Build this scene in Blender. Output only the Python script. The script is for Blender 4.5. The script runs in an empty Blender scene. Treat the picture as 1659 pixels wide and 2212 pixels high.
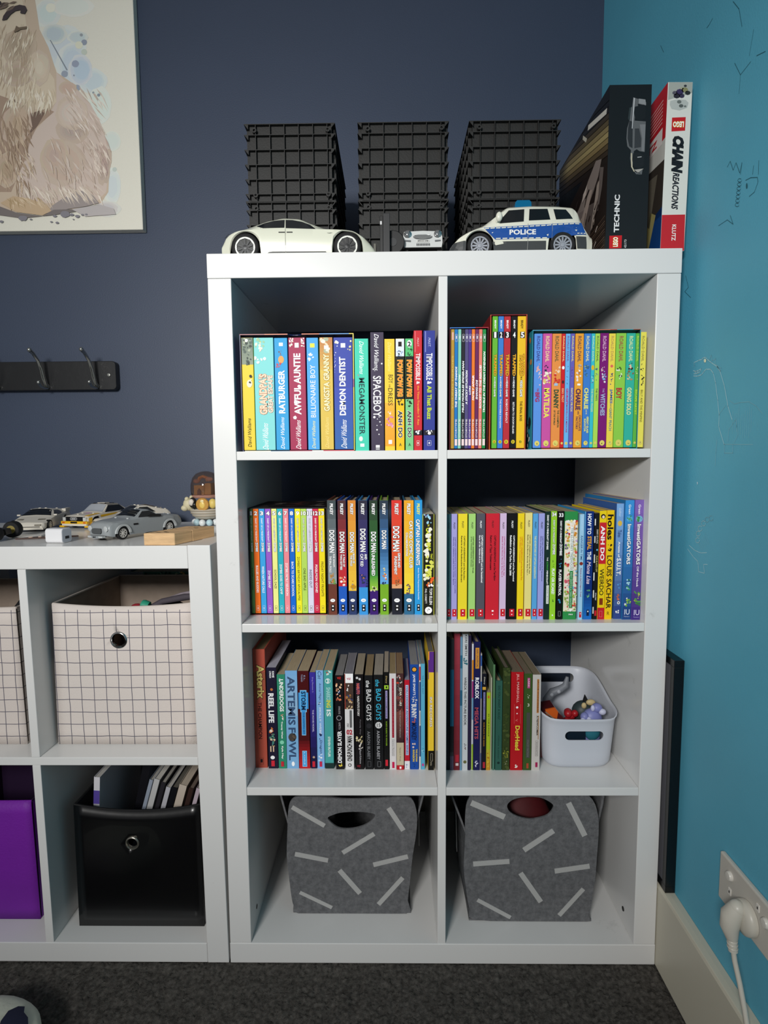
import bpy, bmesh, math, random
import numpy as np
from mathutils import Vector, Matrix, Euler
C = bpy.context.scene.collection
scn = bpy.context.scene
R = math.radians

# ---------------------------------------------------------------- camera
cam_d = bpy.data.cameras.new('camera'); cam = bpy.data.objects.new('camera', cam_d); C.objects.link(cam)
cam_d.sensor_fit = 'VERTICAL'; cam_d.sensor_height = 36.0
cam_d.lens = 1214.36 / 2212 * 36.0
cam_d.clip_start = 0.02
_pi, _ya, _ro = -0.0904, 0.0133, -0.0071
def _rows(pi, ya, ro):
    c, s = math.cos, math.sin
    Rz = np.array([[c(ya), s(ya), 0], [-s(ya), c(ya), 0], [0, 0, 1]])
    Rx = np.array([[1, 0, 0], [0, c(pi), s(pi)], [0, -s(pi), c(pi)]])
    Ry = np.array([[c(ro), 0, s(ro)], [0, 1, 0], [-s(ro), 0, c(ro)]])
    return Ry @ Rx @ Rz
_m = _rows(_pi, _ya, _ro)
cam.matrix_world = Matrix(((_m[0][0], _m[2][0], -_m[1][0], 0.2969),
                           (_m[0][1], _m[2][1], -_m[1][1], -0.9387),
                           (_m[0][2], _m[2][2], -_m[1][2], 0.9051), (0, 0, 0, 1)))
scn.camera = cam

# ---------------------------------------------------------------- light
world = bpy.data.worlds.new('world'); scn.world = world; world.use_nodes = True
bg = world.node_tree.nodes['Background']
bg.inputs[0].default_value = (0.95, 0.97, 1.0, 1); bg.inputs[1].default_value = 0.18
def area(name, loc, target, sx, sy, power, col, spread=0):
    d = bpy.data.lights.new(name, 'AREA'); d.shape = 'RECTANGLE'; d.size = sx; d.size_y = sy
    d.energy = power; d.color = col
    if spread: d.spread = R(spread)
    o = bpy.data.objects.new(name, d); C.objects.link(o); o.location = loc
    o.rotation_euler = (Vector(target) - Vector(loc)).to_track_quat('-Z', 'Y').to_euler()
    return o
area('window_daylight', (-0.34, -1.98, 1.50), (0.20, 0.1, 1.00), 0.42, 0.34, 8.7, (1.0, 0.985, 0.96), 80)
scn.view_settings.view_transform = 'Standard'; scn.view_settings.look = 'None'
scn.view_settings.exposure = 0.13; scn.view_settings.gamma = 1.0
try: scn.view_settings.use_curve_mapping = False
except Exception: pass

# ---------------------------------------------------------------- materials
def lin(h):
    if not isinstance(h, str): return tuple(h)
    h = h.lstrip('#')[:6]; v = [int(h[i:i+2], 16) / 255 for i in (0, 2, 4)]
    return tuple((x / 12.92 if x <= .04045 else ((x + .055) / 1.055) ** 2.4) for x in v)
_mats = {}
def mat(col, rough=.5, metal=0., noise=0., nscale=60., bump=0., bscale=400., spec=.5, coat=0., trans=0., stretch=None, ior=1.45):
    key = (col if isinstance(col, str) else tuple(col), rough, metal, noise, nscale, bump, bscale, spec, coat, trans, stretch)
    if key in _mats: return _mats[key]
    m = bpy.data.materials.new('paint'); m.use_nodes = True; nt = m.node_tree; b = nt.nodes['Principled BSDF']
    c = lin(col); b.inputs['Base Color'].default_value = (*c, 1); b.inputs['Roughness'].default_value = rough
    b.inputs['Metallic'].default_value = metal; b.inputs['Specular IOR Level'].default_value = spec
    b.inputs['Coat Weight'].default_value = coat; b.inputs['Transmission Weight'].default_value = trans; b.inputs['IOR'].default_value = ior
    m.diffuse_color = (*c, 1)
    if noise or bump:
        tc = nt.nodes.new('ShaderNodeTexCoord'); mp = nt.nodes.new('ShaderNodeMapping')
        nt.links.new(tc.outputs['Object'], mp.inputs[0])
        if stretch: mp.inputs['Scale'].default_value = stretch
    if noise:
        n = nt.nodes.new('ShaderNodeTexNoise'); n.inputs['Scale'].default_value = nscale; n.inputs['Detail'].default_value = 5
        nt.links.new(mp.outputs[0], n.inputs['Vector'])
        r = nt.nodes.new('ShaderNodeValToRGB'); r.color_ramp.elements[0].position = .3; r.color_ramp.elements[1].position = .72
        r.color_ramp.elements[0].color = (*[x * (1 - noise) for x in c], 1); r.color_ramp.elements[1].color = (*[min(1, x * (1 + noise)) for x in c], 1)
        nt.links.new(n.outputs[0], r.inputs[0]); nt.links.new(r.outputs[0], b.inputs['Base Color'])
    if bump:
        n2 = nt.nodes.new('ShaderNodeTexNoise'); n2.inputs['Scale'].default_value = bscale; n2.inputs['Detail'].default_value = 3
        nt.links.new(mp.outputs[0], n2.inputs['Vector']); bp = nt.nodes.new('ShaderNodeBump'); bp.inputs['Strength'].default_value = bump
        bp.inputs['Distance'].default_value = .002
        nt.links.new(n2.outputs[0], bp.inputs['Height']); nt.links.new(bp.outputs[0], b.inputs['Normal'])
    _mats[key] = m
    return m

def white_board():
    m = bpy.data.materials.new('white_laminate'); m.use_nodes = True; nt = m.node_tree; b = nt.nodes['Principled BSDF']
    b.inputs['Roughness'].default_value = .2; b.inputs['Specular IOR Level'].default_value = .35
    tc = nt.nodes.new('ShaderNodeTexCoord')
    n = nt.nodes.new('ShaderNodeTexNoise'); n.inputs['Scale'].default_value = 9; n.inputs['Detail'].default_value = 8; n.inputs['Roughness'].default_value = .7
    nt.links.new(tc.outputs['Object'], n.inputs['Vector'])
    r = nt.nodes.new('ShaderNodeValToRGB')
    r.color_ramp.elements[0].position = .27; r.color_ramp.elements[0].color = (.55, .55, .53, 1)
    r.color_ramp.elements[1].position = .36; r.color_ramp.elements[1].color = (.765, .765, .75, 1)
    nt.links.new(n.outputs[0], r.inputs[0]); nt.links.new(r.outputs[0], b.inputs['Base Color'])
    return m
M_WHITE = white_board()
def wall_mat(name, col, var=.06, scuff='#1a2a38', sc=.0):
    m = bpy.data.materials.new(name); m.use_nodes = True; nt = m.node_tree; b = nt.nodes['Principled BSDF']
    b.inputs['Roughness'].default_value = .55; c = lin(col)
    tc = nt.nodes.new('ShaderNodeTexCoord')
    n = nt.nodes.new('ShaderNodeTexNoise'); n.inputs['Scale'].default_value = 3; n.inputs['Detail'].default_value = 6
    nt.links.new(tc.outputs['Object'], n.inputs['Vector'])
    r = nt.nodes.new('ShaderNodeValToRGB'); r.color_ramp.elements[0].position = .3; r.color_ramp.elements[1].position = .7
    r.color_ramp.elements[0].color = (*[x * (1 - var) for x in c], 1); r.color_ramp.elements[1].color = (*[x * (1 + var) for x in c], 1)
    nt.links.new(n.outputs[0], r.inputs[0]); nt.links.new(r.outputs[0], b.inputs['Base Color'])
    n2 = nt.nodes.new('ShaderNodeTexNoise'); n2.inputs['Scale'].default_value = 350; n2.inputs['Detail'].default_value = 2
    nt.links.new(tc.outputs['Object'], n2.inputs['Vector']); bp = nt.nodes.new('ShaderNodeBump'); bp.inputs['Strength'].default_value = .25; bp.inputs['Distance'].default_value = .001
    nt.links.new(n2.outputs[0], bp.inputs['Height']); nt.links.new(bp.outputs[0], b.inputs['Normal'])
    return m

# ---------------------------------------------------------------- mesh helpers
class MB:
    """collects geometry with material slots and links it as one mesh object"""
    def __init__(s): s.v = []; s.f = []; s.mi = []; s.ms = []
    def slot(s, m):
        if m not in s.ms: s.ms.append(m)
        return s.ms.index(m)
    def add(s, vs, fs, m, xf=None):
        o = len(s.v); k = s.slot(m)
        if xf is not None: vs = [tuple(xf @ Vector(p)) for p in vs]
        s.v += [tuple(p) for p in vs]; s.f += [tuple(i + o for i in f) for f in fs]; s.mi += [k] * len(fs)
        return s
    def box(s, a, b, m, xf=None):
        x0, y0, z0 = a; x1, y1, z1 = b
        vs = [(x0, y0, z0), (x1, y0, z0), (x1, y1, z0), (x0, y1, z0), (x0, y0, z1), (x1, y0, z1), (x1, y1, z1), (x0, y1, z1)]
        return s.add(vs, [(0, 3, 2, 1), (4, 5, 6, 7), (0, 1, 5, 4), (1, 2, 6, 5), (2, 3, 7, 6), (3, 0, 4, 7)], m, xf)
    def prism(s, poly, h0, h1, m, axis='z', xf=None):
        def P(a, b, h): return {'z': (a, b, h), 'y': (a, h, b), 'x': (h, a, b)}[axis]
        n = len(poly); vs = [P(a, b, h0) for a, b in poly] + [P(a, b, h1) for a, b in poly]
        fs = [tuple(range(n))[::-1], tuple(range(n, 2 * n))] + [(i, (i + 1) % n, n + (i + 1) % n, n + i) for i in range(n)]
        if axis == 'y': fs = [f[::-1] for f in fs]
        return s.add(vs, fs, m, xf)
    def poly(s, pts, m, xf=None): return s.add(pts, [tuple(range(len(pts)))], m, xf)
    def lathe(s, prof, m, seg=24, axis='z', c=(0, 0, 0), xf=None, caps=True):
        vs = []; n = len(prof)
        for i in range(seg):
            a = 2 * math.pi * i / seg; ca, sa = math.cos(a), math.sin(a)
            for r, h in prof:
                p = {'z': (r * ca, r * sa, h), 'y': (r * ca, h, r * sa), 'x': (h, r * ca, r * sa)}[axis]
                vs.append((p[0] + c[0], p[1] + c[1], p[2] + c[2]))
        fs = []
        for i in range(seg):
            j = (i + 1) % seg
            for k in range(n - 1): fs.append((i * n + k, j * n + k, j * n + k + 1, i * n + k + 1))
        if caps:
            if prof[0][0] > 1e-6: fs.append(tuple(i * n for i in range(seg))[::-1])
            if prof[-1][0] > 1e-6: fs.append(tuple(i * n + n - 1 for i in range(seg)))
        return s.add(vs, fs, m, xf)
    def ball(s, c, r, m, seg=14, rings=9, xf=None):
        rx, ry, rz = (r, r, r) if not hasattr(r, '__len__') else r
        vs = []; fs = []
        for j in range(rings + 1):
            t = math.pi * j / rings
            for i in range(seg):
                a = 2 * math.pi * i / seg
                vs.append((c[0] + rx * math.sin(t) * math.cos(a), c[1] + ry * math.sin(t) * math.sin(a), c[2] - rz * math.cos(t)))
        for j in range(rings):
            for i in range(seg):
                k = (i + 1) % seg; fs.append((j * seg + i, j * seg + k, (j + 1) * seg + k, (j + 1) * seg + i))
        return s.add(vs, fs, m, xf)
    def tube(s, pts, r, m, seg=10, xf=None):
        pts = [Vector(p) for p in pts]; n = len(pts); vs = []; rs = r if hasattr(r, '__len__') else [r] * n
        up = Vector((0, 0, 1)); prev = None
        for i, p in enumerate(pts):
            t = (pts[min(i + 1, n - 1)] - pts[max(i - 1, 0)]).normalized()
            if prev is None:
                a = t.cross(up) if abs(t.dot(up)) < .95 else t.cross(Vector((1, 0, 0)))
            else: a = prev - t * prev.dot(t)
            a.normalize(); prev = a; b = t.cross(a)
            for k in range(seg):
                q = 2 * math.pi * k / seg; vs.append(tuple(p + (a * math.cos(q) + b * math.sin(q)) * rs[i]))
        fs = [(i * seg + k, i * seg + (k + 1) % seg, (i + 1) * seg + (k + 1) % seg, (i + 1) * seg + k) for i in range(n - 1) for k in range(seg)]
        fs += [tuple(range(seg))[::-1], tuple(range((n - 1) * seg, n * seg))]
        return s.add(vs, fs, m, xf)
    def build(s, name, parent=None, smooth=None, bevel=0, loc=None, solid=0, sub=0, fixn=True):
        me = bpy.data.meshes.new(name); me.from_pydata(s.v, [], s.f)
        for m in s.ms: me.materials.append(m)
        me.polygons.foreach_set('material_index', s.mi); me.update()
        if fixn and len(s.f) < 60000:
            b = bmesh.new(); b.from_mesh(me); bmesh.ops.recalc_face_normals(b, faces=b.faces); b.to_mesh(me); b.free()
        o = bpy.data.objects.new(name, me); C.objects.link(o)
        if smooth is not None:
            me.polygons.foreach_set('use_smooth', [True] * len(me.polygons)); me.set_sharp_from_angle(angle=R(smooth))
        if loc: o.location = loc
        if solid: q = o.modifiers.new('solid', 'SOLIDIFY'); q.thickness = solid; q.offset = -1
        if sub: q = o.modifiers.new('sub', 'SUBSURF'); q.levels = q.render_levels = sub
        if bevel: q = o.modifiers.new('bevel', 'BEVEL'); q.width = bevel; q.segments = 2; q.limit_method = 'ANGLE'; q.angle_limit = R(40)
        if parent: o.parent = parent
        return o
def thing(name, label, cat, loc=(0, 0, 0), group=None, rot=(0, 0, 0)):
    o = bpy.data.objects.new(name, None); C.objects.link(o); o.empty_display_size = .02
    o.location = loc; o.rotation_euler = rot; o['label'] = label; o['category'] = cat
    if group: o['group'] = group
    return o
def tag(o, label, cat, group=None):
    o['label'] = label; o['category'] = cat
    if group: o['group'] = group
    return o
def struct(o): o['kind'] = 'structure'; return o
def carve(o, cutters):
    """cut real holes: applies difference booleans and removes the cutters"""
    for c in cutters:
        q = o.modifiers.new('cut', 'BOOLEAN'); q.operation = 'DIFFERENCE'; q.object = c; q.solver = 'EXACT'
    bpy.context.view_layer.update(); dg = bpy.context.evaluated_depsgraph_get()
    me = bpy.data.meshes.new_from_object(o.evaluated_get(dg)); o.modifiers.clear(); o.data = me
    for c in cutters: bpy.data.objects.remove(c, do_unlink=True)
    return o

# ---------------------------------------------------------------- lettering
_tx = {}
def _want(t, off): _tx.setdefault((t, round(off, 3)), None)
OFF = {0: 0.0, 1: .014, 2: .032}
def make_text():
    todo = [k for k, v in _tx.items() if v is None]; obs = []
    for (t, off) in todo:
        cu = bpy.data.curves.new('t', 'FONT'); cu.body = t; cu.offset = off; cu.resolution_u = 2; cu.fill_mode = 'FRONT'
        o = bpy.data.objects.new('t', cu); C.objects.link(o); obs.append(o)
    bpy.context.view_layer.update(); dg = bpy.context.evaluated_depsgraph_get()
    for k, o in zip(todo, obs):
        me = bpy.data.meshes.new_from_object(o.evaluated_get(dg))
        v = np.zeros(len(me.vertices) * 3); me.vertices.foreach_get('co', v); v = v.reshape(-1, 3)[:, :2]
        _tx[k] = (v, [tuple(p.vertices) for p in me.polygons]); bpy.data.meshes.remove(me)
    for o in obs: cu = o.data; bpy.data.objects.remove(o, do_unlink=True); bpy.data.curves.remove(cu)
def text_geo(t, w, box, ol=False, shear=0.):
    """letter faces fitted to box = (length, height); centred on 0,0"""
    kb = (t, round(OFF[w], 3)); kk = (t, round(OFF[w] + .05, 3)) if ol else kb
    for k in (kb, kk):
        if _tx.get(k) is None: _tx.setdefault(k, None); make_text()
    b, _ = _tx[kb]; v, fs = _tx[kk]
    if len(b) == 0: return [], []
    lo, hi = b.min(0), b.max(0); c = (lo + hi) / 2; sz = np.maximum(hi - lo, 1e-4)
    q = (v - c) / sz * np.array(box)
    if shear: q[:, 0] += q[:, 1] * shear
    return q.tolist(), fs

BOOKS=[
[39.3,22.6,333.4,228.3,66.0,210,1,"#b0503f","#8a7858",[["G",0.812,0.548,"#94503a","#a8503e"],["T","Asterix",0.869,0.588,"#d8c070",0.62,0.6,1,2,0,"#40201a"],["T","THE CHAMPION",0.556,0.248,"#1c1010",0.3,0.48,1,1,0,""],["X",0.084,0.03,"#1c1010",0.35,0.68],["B",0.075,0.046,"#1c1010",0.42,0.6]],"tallest brick-red hardback at the left end of the third shelf","mixed books along the third left shelf"],
[64.4,18.0,333.4,194.6,63.5,160,0,"#1d1930","#b8b6c4",[["T","KANE",0.964,0.902,"#ffffff",0.2,0.7,1,2,0,""],["T","LYNCH",0.964,0.899,"#ffffff",0.2,0.4,1,2,0,""],["E",0.785,0.5,0.14,"#c87840",1],["T","REEL LIFE",0.748,0.457,"#ffffff",0.55,0.42,1,2,0,""],["S",0.414,0.358,["#d87030","#e88840"],9,0.1,0.6],["E",0.377,0.35,0.16,"#f0dcc8",1],["S",0.345,0.283,["#508a70","#60a088","#e8c8a8"],10,0.1,0.8],["S",0.283,0.226,["#4a8a80","#b09868"],8,0.2,0.7],["B",0.226,0.17,"#e8c8a8",0.22,0.34],["B",0.226,0.17,"#e8c8a8",0.5,0.62],["E",0.113,0.45,0.22,"#ffffff",0.9],["B",0.082,0.025,"#d02838",0.3,0.65]],"dark navy paperback with an orange-haired figure on the spine","mixed books along the third left shelf"],
[83.5,14.9,333.4,181.5,63.5,118,0,"#2f8a6c","#b8a688",[["S",0.987,0.027,["#7ac0a8"],30,0.0,0.06],["T","THE",0.96,0.931,"#ffffff",0.18,0.35,1,2,0,""],["T","UNDERDOGS",0.95,0.61,"#ffffff",0.5,0.55,1,2,0,""],["S",0.584,0.524,["#f4f0e8","#d8a088"],8,0.3,0.75],["T","Tracey West",0.507,0.323,"#ffffff",0.26,0.5,1,2,0,""],["E",0.283,0.48,0.26,"#88d8b8",1],["T","Kyla May",0.243,0.105,"#ffffff",0.26,0.5,1,2,0,""],["B",0.078,0.024,"#c82838",0.3,0.65]],"sea green paperback with bold white capitals","mixed books along the third left shelf"],
[99.1,22.1,333.4,188.6,63.5,118,0,"#7fb2dc","#b8a688",[["G",1.0,0.542,"#7ab0e2","#9cc0dc"],["T","ARTEMIS",0.943,0.447,"#3a5478",0.62,0.48,1,2,0,""],["T","FOWL",0.421,0.084,"#3a5478",0.62,0.48,1,2,0,""],["E",0.324,0.5,0.34,"#4a4440",1.0],["S",0.356,0.292,["#6a5a48","#2a2622"],8,0.3,0.7],["E",0.049,0.52,0.13,"#ffffff",1.6]],"broad pale blue paperback with large steel-blue lettering","mixed books along the third left shelf"],
[121.9,20.5,333.4,188.0,63.5,118,0,"#4a0c10","#b8a688",[["G",0.286,0.0,"#5a0e12","#c82028"],["T","E.L.",0.955,0.902,"#a8b8d8",0.14,0.62,1,0,0,""],["T","TODD",0.965,0.889,"#a8b8d8",0.14,0.38,1,0,0,""],["B",0.781,0.615,"#3a9ae0",0.04,0.94],["B",0.806,0.582,"#9ad0f0",0.2,0.78],["B",0.8,0.589,"#4aa6e6",0.24,0.74],["T","STORM",0.793,0.605,"#12284a",0.42,0.5,1,2,0,""],["B",0.589,0.344,"#9ad0f0",0.3,0.68],["B",0.589,0.351,"#3a96dc",0.34,0.64],["T","THE KEEPERS SET",0.579,0.357,"#12284a",0.14,0.5,1,0,0,""],["B",0.185,0.02,"#9ad0f0",0.3,0.72],["B",0.179,0.026,"#4aa6e6",0.34,0.68],["T","LORE",0.17,0.039,"#d8ecf8",0.12,0.5,1,0,0,""]],"dark maroon paperback with stepped bright blue title panel","mixed books along the third left shelf"],
[143.8,11.1,333.4,185.5,63.5,118,0,"#28245a","#b8a688",[["G",1.0,0.0,"#3c30a0","#141430"],["T","Dog Mansion 2",0.949,0.794,"#b8b0e0",0.26,0.5,1,0,0,""],["T","THE MOVIE MODEL",0.613,0.382,"#d8d0f0",0.26,0.5,1,1,0,""],["E",0.119,0.5,0.2,"#c0a088",1],["B",0.076,0.016,"#d02838",0.25,0.7]],"narrow violet to midnight spine right of the maroon one","mixed books along the third left shelf"],
[156.0,13.4,333.4,189.1,63.5,118,0,"#84b6e8","#b8a688",[["T","Cat",0.99,0.909,"#28406a",0.5,0.5,1,0,0.3,""],["T","Animal Magic",0.871,0.697,"#1c3058",0.34,0.5,1,0,0.2,""],["S",0.681,0.636,["#1c3058","#ffffff"],5,0.2,0.7],["T","HOLLY WEBB",0.623,0.349,"#e8f0fa",0.28,0.5,1,1,0,""],["S",0.355,0.297,["#1c3058"],5,0.2,0.8],["T","Dragon",0.291,0.155,"#1c3058",0.36,0.5,1,0,0.2,""],["S",0.149,0.084,["#ffffff","#c8e0f8"],7,0.2,0.8],["B",0.074,0.02,"#c82850",0.3,0.65]],"pale blue paperback with dark handwritten lettering","mixed books along the third left shelf"],
[170.4,16.2,333.4,189.0,63.5,118,0,"#4aa8a4","#b8a688",[["S",0.997,0.953,["#e8e8e0","#b04838","#f0f0e8"],8,0.2,0.8],["E",0.893,0.45,0.3,"#ffffff",1],["E",0.893,0.45,0.25,"#4aa8a4",1],["T","3",0.915,0.871,"#ffffff",0.24,0.45,0,2,0,""],["T","SHARKS",0.83,0.703,"#a8dcd8",0.5,0.5,1,2,0,""],["T","ING",0.7,0.624,"#e8e040",0.5,0.5,1,2,0,""],["T","IS",0.605,0.534,"#e8f4f0",0.5,0.5,1,2,0,""],["T","STEVEN BUTLER",0.329,0.12,"#e8f4f0",0.28,0.5,1,2,0,""],["B",0.058,0.0,"#1c3432",0,1]],"teal paperback with a circled 3 near the top","mixed books along the third left shelf"],
[191.1,15.2,333.4,180.7,60.5,115,0,"#121014","#8a8888",[["T","VIZ",0.983,0.959,"#d83028",0.5,0.5,0,2,0,""],["S",0.926,0.831,["#e8a078","#f0c8a0","#302018"],13,0.05,0.85],["S",0.845,0.804,["#ffffff","#2848a0"],5,0.2,0.6],["S",0.804,0.736,["#e88a60","#f0a880","#c86848"],11,0.1,0.75],["T","KOYOHARU GOTOUGE",0.675,0.593,"#b8b4b8",0.24,0.5,1,0,0,""],["E",0.552,0.45,0.32,"#a8a4a8",1],["E",0.552,0.45,0.25,"#121014",1],["T","KIMETSU",0.504,0.429,"#b8b4b8",0.24,0.5,1,0,0,""],["T","DEMON SLAYER",0.415,0.073,"#ffffff",0.5,0.48,-1,2,0,""],["S",0.069,0.028,["#e8c838","#f0d858"],7,0.2,0.75]],"black comic paperback with two round faces near its top","mixed books along the third left shelf"],
[208.7,15.9,333.4,183.7,60.5,115,0,"#e4e2e2","#84828a",[["B",1.0,0.904,"#ffffff",0,1],["T","VIZ",0.957,0.937,"#c03058",0.5,0.5,0,2,0,""],["B",0.904,0.634,"#4a3830",0,1],["B",0.997,0.634,"#a03828",0,0.1],["S",0.891,0.81,["#f4ece0","#ffffff"],6,0.2,0.6],["S",0.81,0.704,["#28202a","#3a4a78","#a87848"],14,0.1,0.95],["S",0.711,0.637,["#c8b088","#e0c8a0"],9,0.2,0.95],["B",0.623,0.442,"#686868",0.55,0.8],["T","STORY",0.486,0.445,"#303030",0.2,0.32,1,1,0,""],["T","02",0.422,0.368,"#b82838",0.68,0.5,0,2,0,""],["T","ONE-PUNCH MAN",0.354,0.089,"#202020",0.6,0.5,-1,2,0,""],["E",0.048,0.5,0.2,"#404040",1],["E",0.048,0.5,0.12,"#e4e2e2",1]],"white comic paperback with a red 02 on the spine","mixed books along the third left shelf"],
[227.0,16.2,333.4,182.5,60.5,115,0,"#120e10","#a89c88",[["E",0.963,0.3,0.14,"#d8d8d8",1],["E",0.95,0.6,0.14,"#d8d8d8",1],["T","NARUTO",0.907,0.792,"#e86828",0.36,0.4,1,2,0,"#2848a0"],["T","NARUTO'S STORY",0.776,0.563,"#e0dcd8",0.26,0.42,1,2,0,""],["T","Family Day",0.526,0.37,"#888488",0.16,0.6,1,0,0,""],["S",0.349,0.274,["#d8c898","#c8b888","#e8dcb8"],16,0.1,0.9],["S",0.288,0.22,["#f0e8dc","#e0d8d0","#c0b8b8"],12,0.3,0.95],["T","Masashi Kishimoto",0.213,0.062,"#c8c4c8",0.2,0.6,1,0,0,""],["T","VIZ",0.048,0.027,"#b02838",0.4,0.4,0,1,0,""]],"black comic paperback with a pale-haired head near its foot","mixed books along the third left shelf"],
[245.6,14.9,333.4,180.6,60.5,115,0,"#151618","#9a8666",[["T","the",0.946,0.872,"#e8e8e8",0.5,0.4,1,1,0.2,""],["T","BAD GUYS",0.851,0.524,"#e0e0e0",0.6,0.5,1,1,0,""],["E",0.466,0.5,0.32,"#2a2a2e",1],["T","AARON BLABEY",0.408,0.108,"#8a8a8e",0.36,0.45,1,0,0,""],["X",0.087,0.028,"#808084",0.3,0.7]],"black paperback with white comic title, left of its blue-lettered twin","mixed books along the third left shelf"],
[262.3,17.3,333.4,181.5,60.5,115,0,"#141517","#a8a094",[["T","the",0.951,0.877,"#3ab4d8",0.46,0.4,1,1,0.2,""],["T","BAD GUYS",0.854,0.528,"#3ab4d8",0.54,0.5,1,1,0,""],["E",0.471,0.5,0.36,"#e0e0e0",1],["T","15",0.491,0.45,"#404040",0.4,0.5,0,1,0,""],["T","AARON BLABEY",0.413,0.107,"#b8b8bc",0.32,0.45,1,0,0,""],["X",0.086,0.028,"#b0b0b4",0.35,0.7]],"black paperback with bright blue comic title and a white 15","mixed books along the third left shelf"],
[280.8,9.2,333.4,186.6,60.5,115,0,"#101010","#b0a494",[["T","Diary",0.961,0.886,"#c8b070",0.36,0.5,1,1,0.2,""],["B",0.866,0.827,"#a8d838",0.1,0.95],["B",0.856,0.837,"#101010",0.4,0.7],["B",0.811,0.527,"#a8a0d0",0.32,0.72],["T","WORLD CHAMPIONSHIP",0.801,0.534,"#40386a",0.22,0.52,1,1,0,""],["T","ROB'S GUIDE TO SOCCER",0.497,0.245,"#98c828",0.26,0.5,1,1,0,""],["B",0.101,0.037,"#d02838",0.25,0.75]],"thin black spine with a small lime badge near its top","mixed books along the third left shelf"],
[291.2,12.3,333.4,183.9,60.5,115,0,"#dedada","#a08c68",[["B",0.949,0.333,"#a01830",0.36,0.68],["T","MAX BOOTH FUTURE SLEUTH",0.929,0.346,"#c04858",0.18,0.52,1,0,0,""],["X",0.319,0.143,"#302c2c",0.36,0.72],["T","Cameron Macintosh",0.313,0.15,"#302c2c",0.18,0.54,1,0,0,""],["B",0.079,0.014,"#c82050",0.35,0.7]],"white spine with a long dark red stripe","mixed books along the third left shelf"],
[303.9,13.4,333.4,183.9,60.5,115,0,"#4a2c2c","#94785a",[["S",0.995,0.889,["#e8e4e0","#383434","#989490","#c84838"],16,0.05,0.95],["S",0.889,0.769,["#585454","#888480","#403c3c"],14,0.05,0.6],["T","STAR WARS",0.855,0.666,"#e8e0d0",0.3,0.58,1,2,0,""],["S",0.769,0.475,["#904840","#7a4440","#6a3c3a"],24,0.05,0.95],["G",0.609,0.285,"#804840","#38242a"],["T","THE PHANTOM MENACE",0.622,0.34,"#b0a49c",0.2,0.5,1,0,0,""],["B",0.285,0.041,"#c8bca0",0,1],["T","Patricia C. Wrede",0.231,0.089,"#504838",0.2,0.5,1,0,0,""],["B",0.048,-0.01,"#b82028",0,1],["B",0.034,0.01,"#ffffff",0.4,0.65]],"brown paperback with a beige lower panel and red foot","mixed books along the third left shelf"],
[318.7,9.6,333.4,171.7,60.5,115,0,"#c01c30","#9aa0b0",[["B",0.944,0.161,"#b8c8e4",0.22,0.78],["T","YOU CHOOSE ADVENTURE GAMES SERIES",0.937,0.168,"#28488a",0.36,0.5,1,1,0,""],["B",0.095,0.0,"#e8e8ec",0,1],["S",0.073,0.022,["#385a9a"],6,0.3,0.65]],"shorter red spine with a long pale blue panel","mixed books along the third left shelf"],
[329.2,15.5,333.4,200.8,60.5,140,0,"#1b4ca4","#8c8e94",[["E",0.953,0.5,0.33,"#101828",1],["E",0.953,0.5,0.24,"#f0a838",1],["T","JAMIE SMART'S",0.908,0.71,"#ffffff",0.36,0.45,1,1,0,""],["S",0.698,0.637,["#e8e4e0","#c8c8d0"],12,0.15,0.8],["T","BUNNY",0.627,0.493,"#ecece8",0.6,0.45,1,2,0,""],["S",0.49,0.453,["#e06838"],7,0.2,0.6],["T","MONKEY",0.45,0.28,"#10204a",0.6,0.45,1,2,0,""],["S",0.255,0.212,["#f0d8c8","#e8c8b8"],6,0.2,0.7],["T","THE HUMAN",0.199,0.078,"#f0d030",0.2,0.75,1,2,0,""],["T","INVASION",0.193,0.078,"#f0d030",0.24,0.4,1,2,0,""],["S",0.056,0.025,["#102850"],5,0.35,0.6]],"bright blue comic paperback with cream title, taller than its left neighbours","mixed books along the third left shelf"],
[345.7,2.8,333.4,201.6,60.5,140,0,"#e8e4e0","#8c8e94",[["B",0.976,0.846,"#c82838",0.1,0.95],["B",0.834,0.561,"#28407a",0.2,1],["B",0.549,0.432,"#b8b8c0",0.3,0.8],["B",0.42,0.124,"#384a7a",0.2,1]],"very thin white spine with red and navy stripes","mixed books along the third left shelf"],
[349.0,7.4,333.4,202.2,60.5,140,0,"#5aaed0","#8c8e94",[["T","THE ROYAL BOAT",0.892,0.717,"#2a6a8a",0.36,0.5,1,0,0,""],["S",0.247,0.155,["#a8d8e8","#3888a8"],7,0.2,0.8],["E",0.044,0.5,0.3,"#b84a90",1.3]],"thin turquoise spine near the right end of the third left shelf","mixed books along the third left shelf"],
[362.2,10.4,333.4,225.9,58.0,120,0,"#e8c030","#6a665e",[["B",1.0,0.769,"#5a2c88",0,1],["B",1.0,0.93,"#f09a28",0.02,0.2],["S",0.925,0.844,["#8a6a58","#a88868","#3a2450"],12,0.2,0.7],["B",0.828,0.167,"#e6c434",0.12,1],["B",1.0,0.828,"#5a2c88",0.2,0.95],["T","INI RECORDS",0.622,0.37,"#f4ecd8",0.42,0.5,1,2,0,"#6a4a20"],["B",0.167,-0.003,"#14120e",0,1],["X",0.144,0.078,"#d8ccb0",0.45,0.8],["T","NATIONAL",0.072,0.039,"#d8ccb0",0.2,0.5,1,0,0,""]],"yellow spine with a purple top and black foot, right end of the third left shelf","mixed books along the third left shelf"],
[395.6,2.7,333.4,254.8,57.5,200,0,"#20242a","#b8a688",[["S",0.953,0.141,["#384048","#283038"],20,0.1,0.9]],"near-black thin spine against the centre divider","mixed books on the third right shelf"],
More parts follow.
